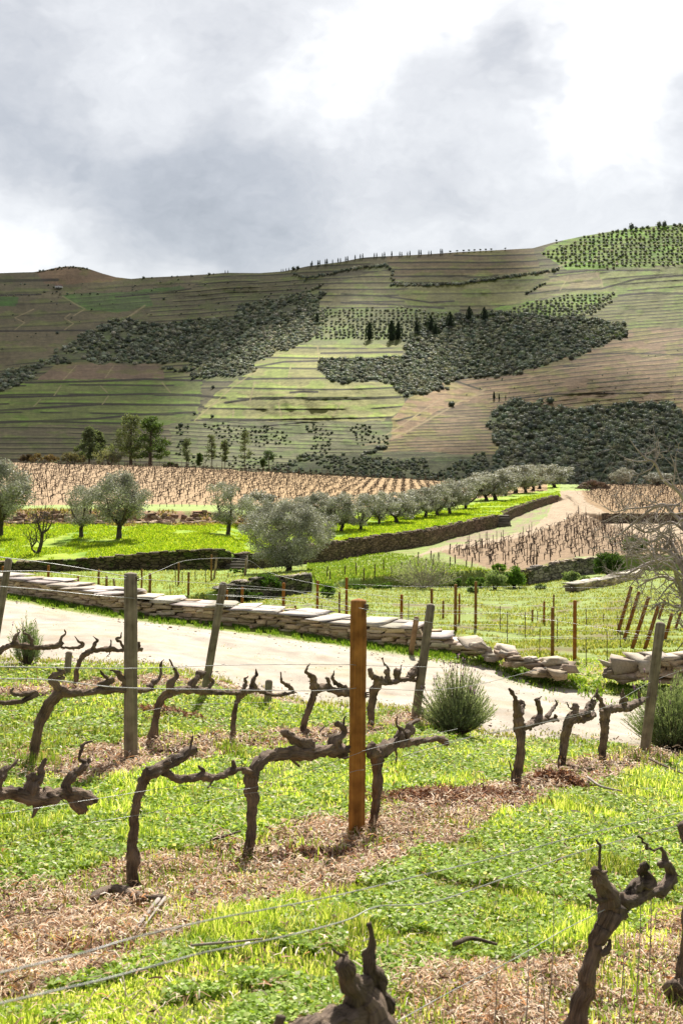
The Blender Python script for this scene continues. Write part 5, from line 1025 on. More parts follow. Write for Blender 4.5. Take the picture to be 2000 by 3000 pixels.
GRN = [(.09, .16, .03), (.13, .21, .045), (.065, .12, .022), (.17, .25, .07)]
PAL = [(.20, .27, .10), (.27, .33, .15), (.14, .21, .06), (.33, .38, .22)]
def shrub(x, yb, wpx_, hpx_, label, cols, d=None, dmin=40, ncl=26, per=130, ls=.07, lw_=.04, name='shrub', cat='shrub', mat=None, stems=6, group=None, cr=.36, stemmat=None):
    d = d or hit(x, yb, dmin); p = P(x, yb, d); p.z = gz(p.x, p.y); w, h = wpx_/F*d, hpx_/F*d
    r = empty(name, p, label, cat, group); sb, cb = MB(), MB()
    for i in range(ncl):
        a = RS.uniform(0, 6.28); e = RS.uniform(0, 1); rr = math.sqrt(RS.rand()); hz = h*(.22+.62*e*math.sqrt(max(.05, 1-rr*rr*.75)))
        c = np.array([p.x+math.cos(a)*rr*w*.36, p.y+math.sin(a)*rr*w*.33, p.z+hz]); k = cr*RS.uniform(.6, 1.1)*min(w, h)*.6
        V, Fc, cc = quadleaf(c, per, (k, k, k*.85), ls, lw_, cols, .3); cb.add(V, None, Fc, col=cc*RS.uniform(.75, 1.2))
        if i < stems: tube(sb, [(p.x+RS.uniform(-.08, .08), p.y+RS.uniform(-.08, .08), p.z-.05), (p.x+(c[0]-p.x)*.4, p.y+(c[1]-p.y)*.4, p.z+hz*.5), c], [.03*h, .02*h, .006], n=5, k=3)
    sb.obj('stems', stemmat or M_obark, r, True, loc=p); cb.obj('foliage', mat or M_bush, r, loc=p); return r
shrub(1783, 1690, 105, 82, 'dense dark green round bush against the curved grey wall', [(.05, .10, .018), (.08, .14, .028), (.035, .07, .012), (.11, .18, .035)], dmin=50, ncl=48, per=220, cr=.30)
shrub(1858, 1655, 90, 60, 'dark green bush behind the bare branches, right of the round bush', [(.06, .11, .02), (.09, .15, .03), (.15, .21, .05)], d=61, ncl=34, per=160)
shrub(1672, 1708, 62, 44, 'light green leafy shrub left of the round dark bush', PAL, dmin=47, ncl=26, per=120)
shrub(1718, 1712, 60, 26, 'low pale green shrub at the foot of the round dark bush', PAL, dmin=47, ncl=18, per=90)
shrub(1505, 1716, 66, 72, 'upright fresh green bush at the end of the curved wall', [(.10, .19, .025), (.14, .25, .035), (.07, .13, .02)], d=52.5, ncl=34, per=180)
shrub(1448, 1722, 90, 62, 'pale mottled green bush in front of the terrace bank', PAL, d=51, ncl=34, per=150)
shrub(1395, 1708, 70, 36, 'green bush growing over the terrace bank right of the pale leafless shrub', GRN, d=52, ncl=20, per=120)
shrub(1340, 1700, 50, 26, 'small dark bush in the shadow of the terrace bank', GRN, d=52.3, ncl=14, per=100)
shrub(1460, 1664, 60, 24, 'yellow-green bush on top of the terrace bank', [(.16, .26, .04), (.20, .30, .06)], d=54, ncl=16, per=110)
shrub(1385, 1738, 44, 22, 'small light shrub at the edge of the green field', PAL, d=48.5, ncl=12, per=80)
shrub(1580, 1733, 46, 18, 'low weeds at the foot of the curved grey wall', PAL, d=50, ncl=12, per=80)
shrub(1040, 1720, 80, 16, 'strip of low weeds along the field edge left of the pale shrub', GRN, d=49.5, ncl=22, per=70)
shrub(1125, 1716, 90, 20, 'weeds in the shade left of the pale leafless shrub', GRN, d=50, ncl=22, per=70)
shrub(960, 1745, 60, 40, 'leafy green bush right of the terrace corner', [(.13, .23, .03), (.17, .29, .05), (.09, .16, .02)], d=44, ncl=22, per=100)
shrub(628, 1762, 44, 34, 'yellow-green sapling behind the stone wall, left of the leaning grey post', [(.25, .33, .05), (.18, .27, .04)], d=33, ncl=12, per=60, ls=.06)
shrub(775, 1716, 120, 50, 'ivy and brambles hanging on the broken terrace wall', [(.05, .10, .015), (.08, .15, .025)], d=42.2, ncl=36, per=90, ls=.06)
shrub(735, 1748, 90, 40, 'dark undergrowth at the foot of the broken terrace wall', [(.04, .08, .012), (.07, .12, .02)], d=41, ncl=26, per=90, ls=.06)
shrub(700, 1680, 70, 14, 'tufts of weeds under the pale tilted post', GRN, d=51, ncl=14, per=70)
# pale leafless shrub
x0, yb0, d0 = 1240, 1722, 51.0
L_ = []
for i in range(16):
    a = -1.25+2.5*i/15; l = 95*RS.uniform(.75, 1.05); L_.append([(x0+RS.uniform(-8, 8), yb0, RS.uniform(-.3, .3), .022), (x0+math.sin(a)*l*.55*1.15, yb0-math.cos(a)*l*.45, RS.uniform(-.7, .7), .016), (x0+math.sin(a)*l*1.25, yb0-math.cos(a)*l*.80-10, RS.uniform(-1, 1), .006)])
sh = bare_tree(L_, .02, 'wide pale leafless shrub with a haze of fine twigs at the field edge', 'shrub', M_twig, d0, 'bare_shrub', twigs=150, tl=.5, gen=1, upb=.5)
cb = MB()
for i in range(60):
    a = RS.uniform(-1.3, 1.3); l = 80*math.sqrt(RS.rand()); c = P(x0+math.sin(a)*l*1.3, yb0-abs(math.cos(a))*l-8, d0+RS.uniform(-.8, .8)); V, Fc, cc = quadleaf(list(c), 70, (.35, .35, .25), .05, .022, [(.38, .40, .26), (.28, .31, .17), (.45, .45, .33)]); cb.add(V, None, Fc, col=cc)
cb.obj('foliage', M_bush, sh, loc=sh.location)

# ------------------------------------------------------------------ lavender
def lavender(x, yb, wpx_, hpx_, d, label, nst=900, flowers=40, seed=1, cols=((.26, .30, .18), (.32, .36, .22), (.18, .22, .12), (.40, .43, .29))):
    p = P(x, yb, d); p.z = gz(p.x, p.y); w, h = wpx_/F*d, hpx_/F*d; r = empty('lavender_bush', p, label, 'lavender bush', 'lavender bushes beside the track')
    wb, lb, fb = MB(), MB(), MB(); pb = np.array(p); tips = []
    for i in range(nst):
        a = RS.uniform(0, 6.28); el = RS.rand()**.6*1.25
        v = np.array([math.cos(a)*math.sin(el), math.sin(a)*math.sin(el), math.cos(el)]); L0 = RS.uniform(.50, 1.0)*(.78+.42*float(vnoise(a*1.6+x, el*2.2, 31)))
        tip = pb+v*np.array([w*.52, w*.48, h])*L0; tip[2] = max(tip[2], pb[2]+.05)+.04*RS.rand(); mid = pb+(tip-pb)*.5+np.array([0, 0, -.04])+v*.03; st = pb+np.array([math.cos(a), math.sin(a), 0])*.05*RS.rand()
        if i % 4 == 0: tube(wb, [st, mid, tip], [.007, .004, .0015], n=4, k=3)
        tips.append((tip, mid, v))
        # thin grey-green leaves along the outer half of the stem
        n = 16; t = RS.rand(n, 1)**.8; q = mid+(tip-mid)*t; dr = v*.7+RS.normal(size=(n, 3))*.35+np.array([0, 0, .35]); dr /= np.linalg.norm(dr, axis=1)[:, None]
        s = np.cross(dr, RS.normal(size=(n, 3))); s /= np.linalg.norm(s, axis=1)[:, None]; ll = RS.uniform(.03, .06, (n, 1)); ww = .0045
        V = np.stack([q-s*ww, q+s*ww, q+dr*ll], 1).reshape(-1, 3); cc = np.asarray(cols)[RS.randint(len(cols), size=n)]*RS.uniform(.8, 1.25, (n, 1))
        lb.add(V, np.arange(3*n).reshape(-1, 3), None, col=np.repeat(cc, 3, 0))
    for i in range(flowers):
        tip, mid, v = tips[RS.randint(len(tips))]
        if tip[2] < pb[2]+h*.6: continue
        e = tip+np.array([RS.uniform(-.02, .02), RS.uniform(-.02, .02), RS.uniform(.03, .09)])
        tube(fb, [tip, e], [.0015, .0015], n=3, col=(.2, .22, .12)); c = (.20, .10, .20) if RS.rand() < .75 else (.36, .20, .42)
        tube(fb, [e, e+np.array([0, 0, .012]), e+np.array([0, 0, .03])], [.005, .008, .004], n=6, col=c); V, Fc, cc = quadleaf(e+np.array([0, 0, .04]), 5, (.008, .008, .008), .02, .008, [(.38, .22, .48)], 1.5); fb.add(V, None, Fc, col=cc)
    lb.V += fb.V; lb.C += fb.C; lb.U += fb.U; [lb.F[q_].extend(f_+lb.n for f_ in fb.F[q_]) for q_ in (3, 4)]
    wb.obj('stems', M_vine, r, True, loc=p); lb.obj('foliage', M_bush, r, loc=p); return r
lavender(1338, 2118, 262, 190, 14.6, 'round grey-green lavender bush with dark flower heads, behind the split grey post', nst=1100, flowers=110)
lavender(1965, 2190, 300, 225, 15.4, 'tall lavender bush with purple flowers beside the right-hand post', nst=1300, flowers=90, cols=((.24, .30, .15), (.30, .36, .19), (.17, .22, .10), (.34, .38, .24)))
lavender(82, 1988, 110, 140, 16.5, 'slender pale grey-green bush at the near edge of the track, left', nst=260, flowers=4, cols=((.24, .30, .16), (.30, .35, .22)))

# ------------------------------------------------------------------ trees on the far edge of the plateau
def conifer(x, yb, yt, wpx_, label, cols, d, kind, trunkr=.12, name='pine_tree', cat='pine tree', per=70):
    p = P(x, yb, d); r = empty(name, p, label, cat, 'trees beyond the far edge of the plateau'); H = (yb-yt)/F*d; w = wpx_/F*d; tb, cb = MB(), MB(); pb = np.array(p)-np.array([0, 0, 2.5])
    ln = RS.uniform(-.03, .03)*H
    tube(tb, [pb, pb+np.array([ln*.5, 0, H*.5+2.5]), pb+np.array([ln, 0, H*.96+2.5])], [trunkr, trunkr*.7, .03], n=7, k=5, rough=.1)
    top = pb+np.array([0, 0, 2.5])
    if kind == 'round': cl = [(RS.uniform(0, 6.28), RS.uniform(.12, 1)) for _ in range(70)]
    elif kind == 'thin': cl = [(RS.uniform(0, 6.28), RS.uniform(.25, 1)) for _ in range(44)]
    else: cl = [(RS.uniform(0, 6.28), RS.uniform(.55, 1)) for _ in range(20)]
    for a, t in cl:
        if kind == 'round': rr = w*.78*(1.08-t)**.6*min(1, (t+.08)*3)*RS.uniform(.35, .95)
        elif kind == 'thin': rr = w*.5*(1-.55*t)*RS.uniform(.3, 1)*(1.2 if t > .4 else .7)
        else: rr = w*.5*math.sqrt(max(.05, 1-((t-.75)/.3)**2))*RS.uniform(.3, 1)
        c = top+np.array([math.cos(a)*rr+ln*t, math.sin(a)*rr, t*H*.97]); k = w*(.15 if kind == 'round' else .17)
        V, Fc, cc = quadleaf(c, per if kind == 'round' else int(per*.5), (k, k, k*.6), .34 if kind == 'round' else .26, .16 if kind == 'round' else .11, cols, .3); cb.add(V, None, Fc, col=cc*RS.uniform(.75, 1.25))
        if RS.rand() < .5: tube(tb, [top+np.array([ln*t, 0, t*H*.9-.1]), c], [.05, .02], n=4)
    tb.obj('trunk', M_obark, r, True, loc=p); cb.obj('crown', M_bush, r, loc=p); return r
PG1 = [(.15, .175, .085), (.19, .21, .11), (.10, .12, .055)]; PG2 = [(.08, .13, .035), (.11, .165, .05), (.05, .08, .02)]; PG3 = [(.13, .155, .08), (.16, .185, .11)]
conifer(384, 1356, 1214, 105, 'tall grey-green pine, left one of the tallest pair beyond the vineyard', PG1, 205, 'round', .3)
conifer(440, 1358, 1222, 92, 'dark green bushy pine, right one of the tallest pair beyond the vineyard', PG2, 203, 'round', .3)
conifer(262, 1352, 1250, 62, 'pale loose pine left of the tallest pair', PG3, 212, 'round', .2)
conifer(288, 1352, 1262, 44, 'slight pale pine squeezed against its taller left neighbour', PG3, 215, 'round', .15)
for k, (x, yt, w, cc, kd, lab) in enumerate([(546, 1276, 34, PG3, 'thin', 'thin wispy pine, first right of the tallest pair'), (584, 1328, 20, PG2, 'thin', 'very small dark conifer among the thin pines'), (622, 1274, 40, PG1, 'thin', 'thin pine with a straight bare trunk, second of the taller thin ones'), (660, 1286, 30, PG1, 'thin', 'thin pine, third of the taller thin ones'), (716, 1264, 52, PG1, 'thin', 'tallest thin pine with the widest crown, right of the other thin ones'), (788, 1322, 42, [(.03, .06, .015), (.05, .08, .025)], 'umb', 'small dark umbrella pine, rightmost beyond the vineyard'), (770, 1344, 16, PG2, 'thin', 'tiny dark conifer directly left of the umbrella pine')]):
    conifer(x, 1372, yt, w, lab, cc, 214, kd, .09)
def fshrub(x, yb, w, h, lab, cols, d=208): shrub(x, yb, w, h, lab, cols, d=d, ncl=26, per=60, ls=.28, lw_=.16, stems=5)
def gzfix(x, yb, w, h, lab, cols, d):
    global gz; g0 = gz; z = (HY-yb)/F*d; gz = lambda a, b: z
    try: fshrub(x, yb, w, h, lab, cols, d)
    finally: gz = g0
gzfix(318, 1366, 118, 56, 'wide pale olive-green shrub at the far vineyard edge', [(.20, .20, .12), (.16, .17, .09), (.25, .24, .15)], 200)
gzfix(215, 1362, 90, 44, 'low brownish shrub left of the wide pale one', [(.16, .13, .08), (.13, .12, .07)], 206)
gzfix(130, 1356, 110, 30, 'rusty brown scrub at the far vineyard edge', [(.20, .13, .07), (.16, .12, .06)], 204)
gzfix(80, 1352, 60, 22, 'dark brown brushwood left of the rusty scrub', [(.07, .05, .035), (.10, .07, .05)], 206)
gzfix(500, 1372, 60, 18, 'low green scrub between the bushy pine and the thin pines', [(.08, .11, .05)], 216)
# ruined dark building gable beside the scrub
# ------------------------------------------------------------------ small vines and stakes of the brown vineyards
def smallvine(seed):
    st = RS.get_state(); RS.seed(seed); mb = MB(); h = RS.uniform(.26, .42); lx, ly = RS.uniform(-.12, .12, 2)
    tube(mb, [(0, 0, -.06), (lx*.3, ly*.3, h*.4), (lx, ly, h)], [.04, .026, .028], n=6, k=3, rough=.25, seed=seed)
    for s in ((-1, 1) if RS.rand() < .6 else (1,)):
        l = RS.uniform(.2, .4); e = (lx+s*l, ly+RS.uniform(-.1, .1), h+RS.uniform(-.04, .12)); m_ = (lx+s*l*.5, ly, h+RS.uniform(0, .06))
        tube(mb, [(lx, ly, h-.02), m_, e], [.024, .018, .011], n=5, k=3, rough=.2)
        for q in (m_, e): tube(mb, [q, (q[0]+RS.uniform(-.05, .05), q[1], q[2]+RS.uniform(.08, .18))], [.016, .005], n=4)
    RS.set_state(st); return mb
SVN = [smallvine(s) for s in range(200, 206)]; SVM = [b.me('grapevine', M_svine, True) for b in SVN]
SVA = []
for b in SVN:
    V = np.concatenate(b.V); SVA.append((V, [np.concatenate(b.F[k]) for k in (3, 4)], np.concatenate(b.U)))
vs = []     # x, y, rot, scale, field
def fill(x0, x1, y0, y1, dx, dy, ok, rot, skew, fld, sc=(.85, 1.15)):
    for j, y in enumerate(np.arange(y0, y1, dy)):
        xs = np.arange(x0, x1, dx)+skew*y+(j % 2)*0
        for x in xs:
            if RS.rand() < .06: continue
            X, Y = x+RS.uniform(-.28, .28), y+RS.uniform(-.4, .4); px = X/Y*F+CX
            if -300 < px < 2300: vs.append([X, Y, rot+RS.uniform(-.5, .5), RS.uniform(*sc), fld, px])
fill(-110, 40, 82, 215, 1.25, 1.45, None, 0.2, .05, 0)
V_ = np.array(vs); D, Z = lines_at(V_[:, 5]); k = (V_[:, 1] > D[:, 13]+.5) & (V_[:, 1] < D[:, 14]-1) & (V_[:, 5] < 1420); A0 = V_[k]; vs = []
fill(3, 45, 56, 135, .85, .95, None, .6, .0, 1, (.62, .9))
V_ = np.array(vs); z = ground(V_[:, 0], V_[:, 1]); py = HY-z/V_[:, 1]*F; px = V_[:, 5]; D, Z = lines_at(px)
lim = np.interp(px, [1180, 1300, 1450, 1560, 1640, 1690, 1760, 1900], [1640, 1612, 1590, 1565, 1530, 1503, 1528, 1580]); bt = np.interp(px, [1180, 1290, 1330, 1400, 1540], [1600, 1614, 1631, 1650, 1695])
A1 = V_[(py > lim+3) & (py < bt+100*(px > 1540)) & (px > 1280) & (V_[:, 1] > D[:, 8]+1.2) & (V_[:, 1] < D[:, 9]-1)]; vs = []
fill(20, 66, 98, 222, 1.3, 1.6, None, .3, .0, 2)
V_ = np.array(vs); z = ground(V_[:, 0], V_[:, 1]); py = HY-z/V_[:, 1]*F; px = V_[:, 5]; D, Z = lines_at(px)
A2 = V_[(px > np.interp(py, [1420, 1440, 1470, 1500, 1530], [1735, 1712, 1730, 1790, 1860])) & (V_[:, 1] > D[:, 10]+.8)]
# a line of old vines along the green strip before the big field
A3 = []
for px in np.arange(620, 1000, 22): d = 82.5+max(0, px-800)*.03; A3.append([(px-CX)/F*d, d, .3, .8, 3, px])
for px in np.arange(380, 620, 22): d = 81.; A3.append([(px-CX)/F*d, d, .3, .8, 3, px])
AV = np.vstack([A0, A1, A2, np.array(A3)]); AV = AV[np.argsort(AV[:, 1])]
AZ_ = ground(AV[:, 0], AV[:, 1])
NI = 278
GLAB = {0: ('small dark pruned vine in the broad pale field behind the olive trees', 'small vines of the broad pale field'), 1: ('small dark pruned vine in the brown triangular vineyard below the sandy path', 'small vines of the brown triangular vineyard'),
        2: ('small dark vine in the far brown vineyard at the right', 'small vines of the far right vineyard'), 3: ('stumpy vine in the line along the grass strip under the pale field', 'stumpy vines along the grass strip')}
for i in range(NI):
    x, y, rt, sc, fl, _ = AV[i]; o = link('grapevine', SVM[i % 6], None, (x, y, AZ_[i])); o.rotation_euler = (0, 0, rt); o.scale = (sc, sc, sc*1.05); tag(o, GLAB[int(fl)][0], 'grapevine', GLAB[int(fl)][1])
mb = MB()
for i in range(NI, len(AV)):
    x, y, rt, sc, fl, _ = AV[i]; V, Fs, U = SVA[i % 6]; c, s = math.cos(rt)*sc, math.sin(rt)*sc
    W_ = np.stack([V[:, 0]*c-V[:, 1]*s+x, V[:, 0]*s+V[:, 1]*c+y, V[:, 2]*sc+AZ_[i]], -1); mb.add(W_, Fs[0], Fs[1], None, U)
tag(mb.obj('grapevines', M_svine, None, True), 'hundreds of small dark vines filling the far brown vineyards', 'grapevines', kind='stuff')
# thin stakes of the brown vineyards
sm = MB(); tube(sm, [(0, 0, -.1), (.01, 0, .6), (.0, 0, 1.25)], [.020, .018, .016], n=6, k=1); SKM = sm.me('vine_stake', M_stake, True)
def stake_at(x, y, h, lab, grp, r=1.0):
    o = link('vine_stake', SKM, None, (x, y, gz(x, y))); o.scale = (r, r, h/1.25); o.rotation_euler = (RS.uniform(-.05, .05), RS.uniform(-.06, .06), 0); tag(o, lab, 'stake', grp)
for i in RS.choice(len(A1), min(85, len(A1)), False): stake_at(A1[i, 0]+.15, A1[i, 1], RS.uniform(.7, 1.05), 'thin dark stake in the brown triangular vineyard', 'stakes of the brown triangular vineyard', 1.1)
for i in RS.choice(len(A2), min(50, len(A2)), False): stake_at(A2[i, 0]+.15, A2[i, 1], RS.uniform(1.2, 1.6), 'thin dark stake in the far brown vineyard at the right', 'stakes of the far right vineyard', 1.6)
for i in RS.choice(len(A0), 60, False): stake_at(A0[i, 0]+.15, A0[i, 1], RS.uniform(1.3, 1.7), 'thin dark stake in the broad pale field behind the olive trees', 'stakes of the broad pale field', 1.6)
for px in np.arange(330, 1700, 17):
    d = float(np.interp(px, BLs[14][:, 0], BLs[14][:, 1]))-1.2; stake_at((px-CX+RS.uniform(-3, 3))/F*d, d, RS.uniform(.95, 1.35), 'thin end stake along the far rim of the plateau', 'end stakes along the far rim', 1.9)

# ------------------------------------------------------------------ vegetation of the far hillside
def ico(sub=1):
    t = (1+5**.5)/2; V = [(-1, t, 0), (1, t, 0), (-1, -t, 0), (1, -t, 0), (0, -1, t), (0, 1, t), (0, -1, -t), (0, 1, -t), (t, 0, -1), (t, 0, 1), (-t, 0, -1), (-t, 0, 1)]
    Fc = [(0, 11, 5), (0, 5, 1), (0, 1, 7), (0, 7, 10), (0, 10, 11), (1, 5, 9), (5, 11, 4), (11, 10, 2), (10, 7, 6), (7, 1, 8), (3, 9, 4), (3, 4, 2), (3, 2, 6), (3, 6, 8), (3, 8, 9), (4, 9, 5), (2, 4, 11), (6, 2, 10), (8, 6, 7), (9, 8, 1)]
    V = [np.array(v)/np.linalg.norm(v) for v in V]
    for _ in range(sub):
        c = {}; nf = []
        def mid(a, b):
            k_ = (min(a, b), max(a, b))
            if k_ not in c: m_ = V[a]+V[b]; V.append(m_/np.linalg.norm(m_)); c[k_] = len(V)-1
            return c[k_]
        for a, b, d in Fc: x, y, z = mid(a, b), mid(b, d), mid(d, a); nf += [(a, x, z), (b, y, x), (d, z, y), (x, y, z)]
        Fc = nf
    return np.array(V), np.array(Fc)
IV, IF = ico(1)
BT = []
for s in range(8):     # ragged little crowns: a lumpy core and loose leaf tufts
    v = IV*RS.uniform(.50, .95, (len(IV), 1)); v[:, 2] = v[:, 2]*.8+.55
    q, fq, _ = quadleaf((0, 0, .66), 60, (1.0, 1.0, .8), .40, .26, [(1, 1, 1)], .3); BT.append((v, IF, q, fq))
def crowns(mb, px, py, rpx, cols, tall=1.0, dd=0):
    d = hill_pt(px, py)
    for i in range(len(px)):
        X, Y, Z = (px[i]-CX)/F*d[i], d[i]+dd, (HY-py[i])/F*d[i]; r = rpx[i]/F*d[i]; v, f3, q, fq = BT[i % 8]; a = RS.uniform(0, 6.28); c, s = math.cos(a), math.sin(a)
        col = np.array(cols[RS.randint(len(cols))])*RS.uniform(.55, 1.6)*np.array([RS.uniform(.92, 1.15), 1, RS.uniform(.85, 1.1)])
        for vv, a3, a4, k_ in ((v, f3, None, .9), (q, None, fq, 1.15)):
            W_ = np.stack([(vv[:, 0]*c-vv[:, 1]*s)*r+X, (vv[:, 0]*s+vv[:, 1]*c)*r+Y, vv[:, 2]*r*tall+Z-.2*r], -1); mb.add(W_, a3, a4, col=col*k_*(1 if a3 is not None else RS.uniform(.8, 1.2, (len(vv), 1))))
def scatter(poly, sp, gap=0., seed=0, ns=40, rows=None):
    poly = np.array(poly, float); x0, y0 = poly.min(0); x1, y1 = poly.max(0); gx, gy = np.meshgrid(np.arange(x0, x1, sp), np.arange(y0, y1, sp*.62))
    gx = gx+(RS.rand(*gx.shape)-.5)*sp*(.9 if not rows else .5); gy = gy+(RS.rand(*gy.shape)-.5)*sp*(.6 if not rows else .3)
    wv = (fbm(gx/28, gy/18, 3, 97)-.5)*34; m = inpoly(gx+wv, gy+wv*.5, poly) & (fbm(gx/ns, gy/ns*1.6, 3, 98+seed) > gap) & (gy > crest(gx)+2)
    return gx[m], gy[m]
DK = [(.135, .16, .11), (.175, .19, .135), (.11, .135, .09), (.21, .225, .165), (.14, .16, .13)]
GY = [(.27, .285, .21), (.33, .34, .26), (.21, .225, .16), (.38, .385, .31)]
mb = MB()
F1 = [(-1400, 1090), (0, 1092), (130, 1055), (240, 985), (330, 935), (480, 947), (680, 927), (700, 900), (870, 862), (960, 862), (930, 905), (920, 990), (860, 1010), (770, 1050), (720, 1100), (560, 1112), (560, 1062), (470, 1067), (240, 1062), (150, 1066), (100, 1112), (0, 1150), (-1400, 1160)]
F2 = [(940, 1055), (1060, 1052), (1190, 1045), (1180, 1000), (1215, 962), (1350, 925), (1450, 915), (1700, 930), (1830, 950), (1830, 985), (1700, 1040), (1500, 1100), (1310, 1112), (1290, 1145), (1180, 1162), (1140, 1122), (970, 1120), (940, 1090)]
F3 = [(1437, 1210), (1500, 1180), (1700, 1200), (1960, 1175), (2010, 1240), (3400, 1230), (3400, 1440), (1400, 1440), (1460, 1330), (1430, 1250)]
F4 = [(1060, 1335), (1180, 1350), (1420, 1330), (1460, 1440), (600, 1440), (760, 1380), (900, 1330)]
for poly, sp, gap, cols, r0, r1 in ((F1, 8.5, .30, DK+GY[:2], 2.6, 9.5), (F2, 8.8, .24, DK+GY[2:3]+DK, 2.8, 11), (F3, 11, .22, DK+GY[2:3], 3, 14), (F4, 9, .42, DK+[(.12, .15, .07)], 3, 8)):
    x, y = scatter(poly, sp, gap, seed=int(sp)); crowns(mb, x, y, RS.uniform(r0, r1, len(x)), cols)
# paler, silvery part of the wood on the lit flank
for poly in ([(700, 1000), (860, 940), (960, 900), (940, 985), (850, 1015), (760, 1055)], [(1190, 1010), (1330, 960), (1420, 950), (1400, 1040), (1330, 1080), (1300, 1140), (1190, 1160), (1160, 1110), (1200, 1060)], [(950, 1060), (1180, 1050), (1180, 1110), (960, 1110)]):
    x, y = scatter(poly, 11, .3, 7); crowns(mb, x, y+3, RS.uniform(4.5, 8, len(x)), GY)
# scattered scrub and hedges of small trees along the terraces
def hedge(pts, sp, r, cols=DK):
    q = np.array(pts, float); s = np.concatenate([[0], np.cumsum(np.hypot(*np.diff(q, axis=0).T))]); t = np.arange(0, s[-1], sp)
    x = np.interp(t, s, q[:, 0])+RS.uniform(-2, 2, len(t)); y = np.interp(t, s, q[:, 1])+RS.uniform(-2.5, 2.5, len(t)); crowns(mb, x, y, RS.uniform(r*.7, r*1.25, len(t)), cols)
hedge([(1000, 795), (1060, 785), (1130, 778), (1150, 795), (1145, 815), (1160, 832), (1240, 836), (1350, 832), (1420, 820), (1520, 808), (1620, 795)], 7.5, 6, DK+GY); hedge([(1145, 838), (1250, 838), (1350, 832), (1600, 798)], 9, 5.5, GY+DK)
hedge([(862, 806), (900, 815), (960, 806), (1000, 795)], 7, 6); hedge([(830, 880), (870, 866), (920, 850), (950, 832)], 9, 5.5); hedge([(0, 870), (90, 866), (130, 858), (300, 864)], 22, 4); hedge([(1540, 860), (1570, 845), (1600, 830)], 9, 5)
hedge([(1620, 795), (1640, 785)], 6, 7); hedge([(480, 1082), (560, 1092), (590, 1100), (640, 1092)], 12, 8); hedge([(1130, 1310), (1060, 1335)], 8, 8); hedge([(1780, 870), (1790, 885), (1690, 930), (1800, 858)], 9, 5, GY); hedge([(1690, 1000), (1830, 985), (1760, 970), (1700, 1010)], 12, 7, [(.14, .18, .05), (.10, .14, .045)])
x, y = scatter([(520, 1245), (1150, 1245), (1130, 1330), (1000, 1430), (500, 1430)], 13, .52, 3, 60); crowns(mb, x, y, RS.uniform(2.5, 6, len(x)), [(.09, .12, .045), (.12, .14, .08), (.07, .09, .045)])
x, y = scatter([(-100, 830), (900, 800), (900, 920), (300, 930), (-100, 1060)], 30, .5, 5); crowns(mb, x, y, RS.uniform(2, 4, len(x)), DK)
hedge([(112, 797), (170, 787), (215, 784), (260, 791)], 7, 3.2)
x, y = scatter([(1200, 1150), (2100, 1000), (2100, 1180), (1450, 1180)], 40, .5, 6); crowns(mb, x, y, RS.uniform(1.5, 3, len(x)), DK)
# olive groves: the nearest 200 trees as things, the others as one mass
gp = []
for poly, sp, gi in (([(925, 905), (1190, 903), (1360, 925), (1190, 995), (950, 1000), (905, 985)], 13, 0), ([(1455, 912), (1640, 868), (1820, 858), (1780, 895), (1690, 935), (1570, 935)], 13, 1), ([(1590, 745), (1700, 690), (1900, 660), (2100, 645), (2100, 772), (1660, 788)], 13.5, 2)):
    x, y = scatter(poly, sp, .2, gi, rows=True); gp += [(a, b, gi) for a, b in zip(x, y)]
gp = np.array(gp); gd = hill_pt(gp[:, 0], gp[:, 1]); od = np.argsort(gd+RS.rand(len(gd))*1e-6)
vis = [i for i in od if -5 < gp[i, 0] < 2005 and gp[i, 1] < 1420]; IND = vis[:235]; REST = [i for i in od if i not in set(IND)]
GG = [('small silvery olive tree of the grove above the dark cypress group on the central spur', 'olive grove of the central spur'), ('small silvery olive tree of the bright green grove in the right middle of the hillside', 'olive grove in the middle of the hillside'), ('small silvery olive tree of the bright green grove under the right-hand crest', 'olive grove under the crest')]
OG = [(.24, .26, .18), (.29, .30, .22), (.18, .20, .13), (.33, .34, .26)]
gm = []
for s in range(5):
    m2 = MB(); v, f3, q, fq = BT[s]; c = np.array(OG[s % 4]); m2.add(v, f3, None, col=c*.85); m2.add(q, None, fq, col=c*1.15); gm.append(m2.me('olive_tree', M_far))
for k_, i in enumerate(IND):
    px, py, gi = gp[i]; d = gd[i]; r = RS.uniform(5.0, 7.2)/F*d*(.86 if gi == 2 else 1); o = link('olive_tree', gm[k_ % 5], None, ((px-CX)/F*d, d, (HY-py)/F*d-.2*r)); o.scale = (r, r, r*1.05); o.rotation_euler = (0, 0, RS.uniform(0, 6.28)); tag(o, GG[int(gi)][0], 'olive tree', GG[int(gi)][1])
g3 = gp[REST]; crowns(mb, g3[:, 0], g3[:, 1], RS.uniform(4.2, 6.2, len(g3)), OG)
tag(mb.obj('woodland', M_far, None, False), 'dark evergreen woods and scrub covering the gullies of the far hillside', 'woodland', kind='stuff')
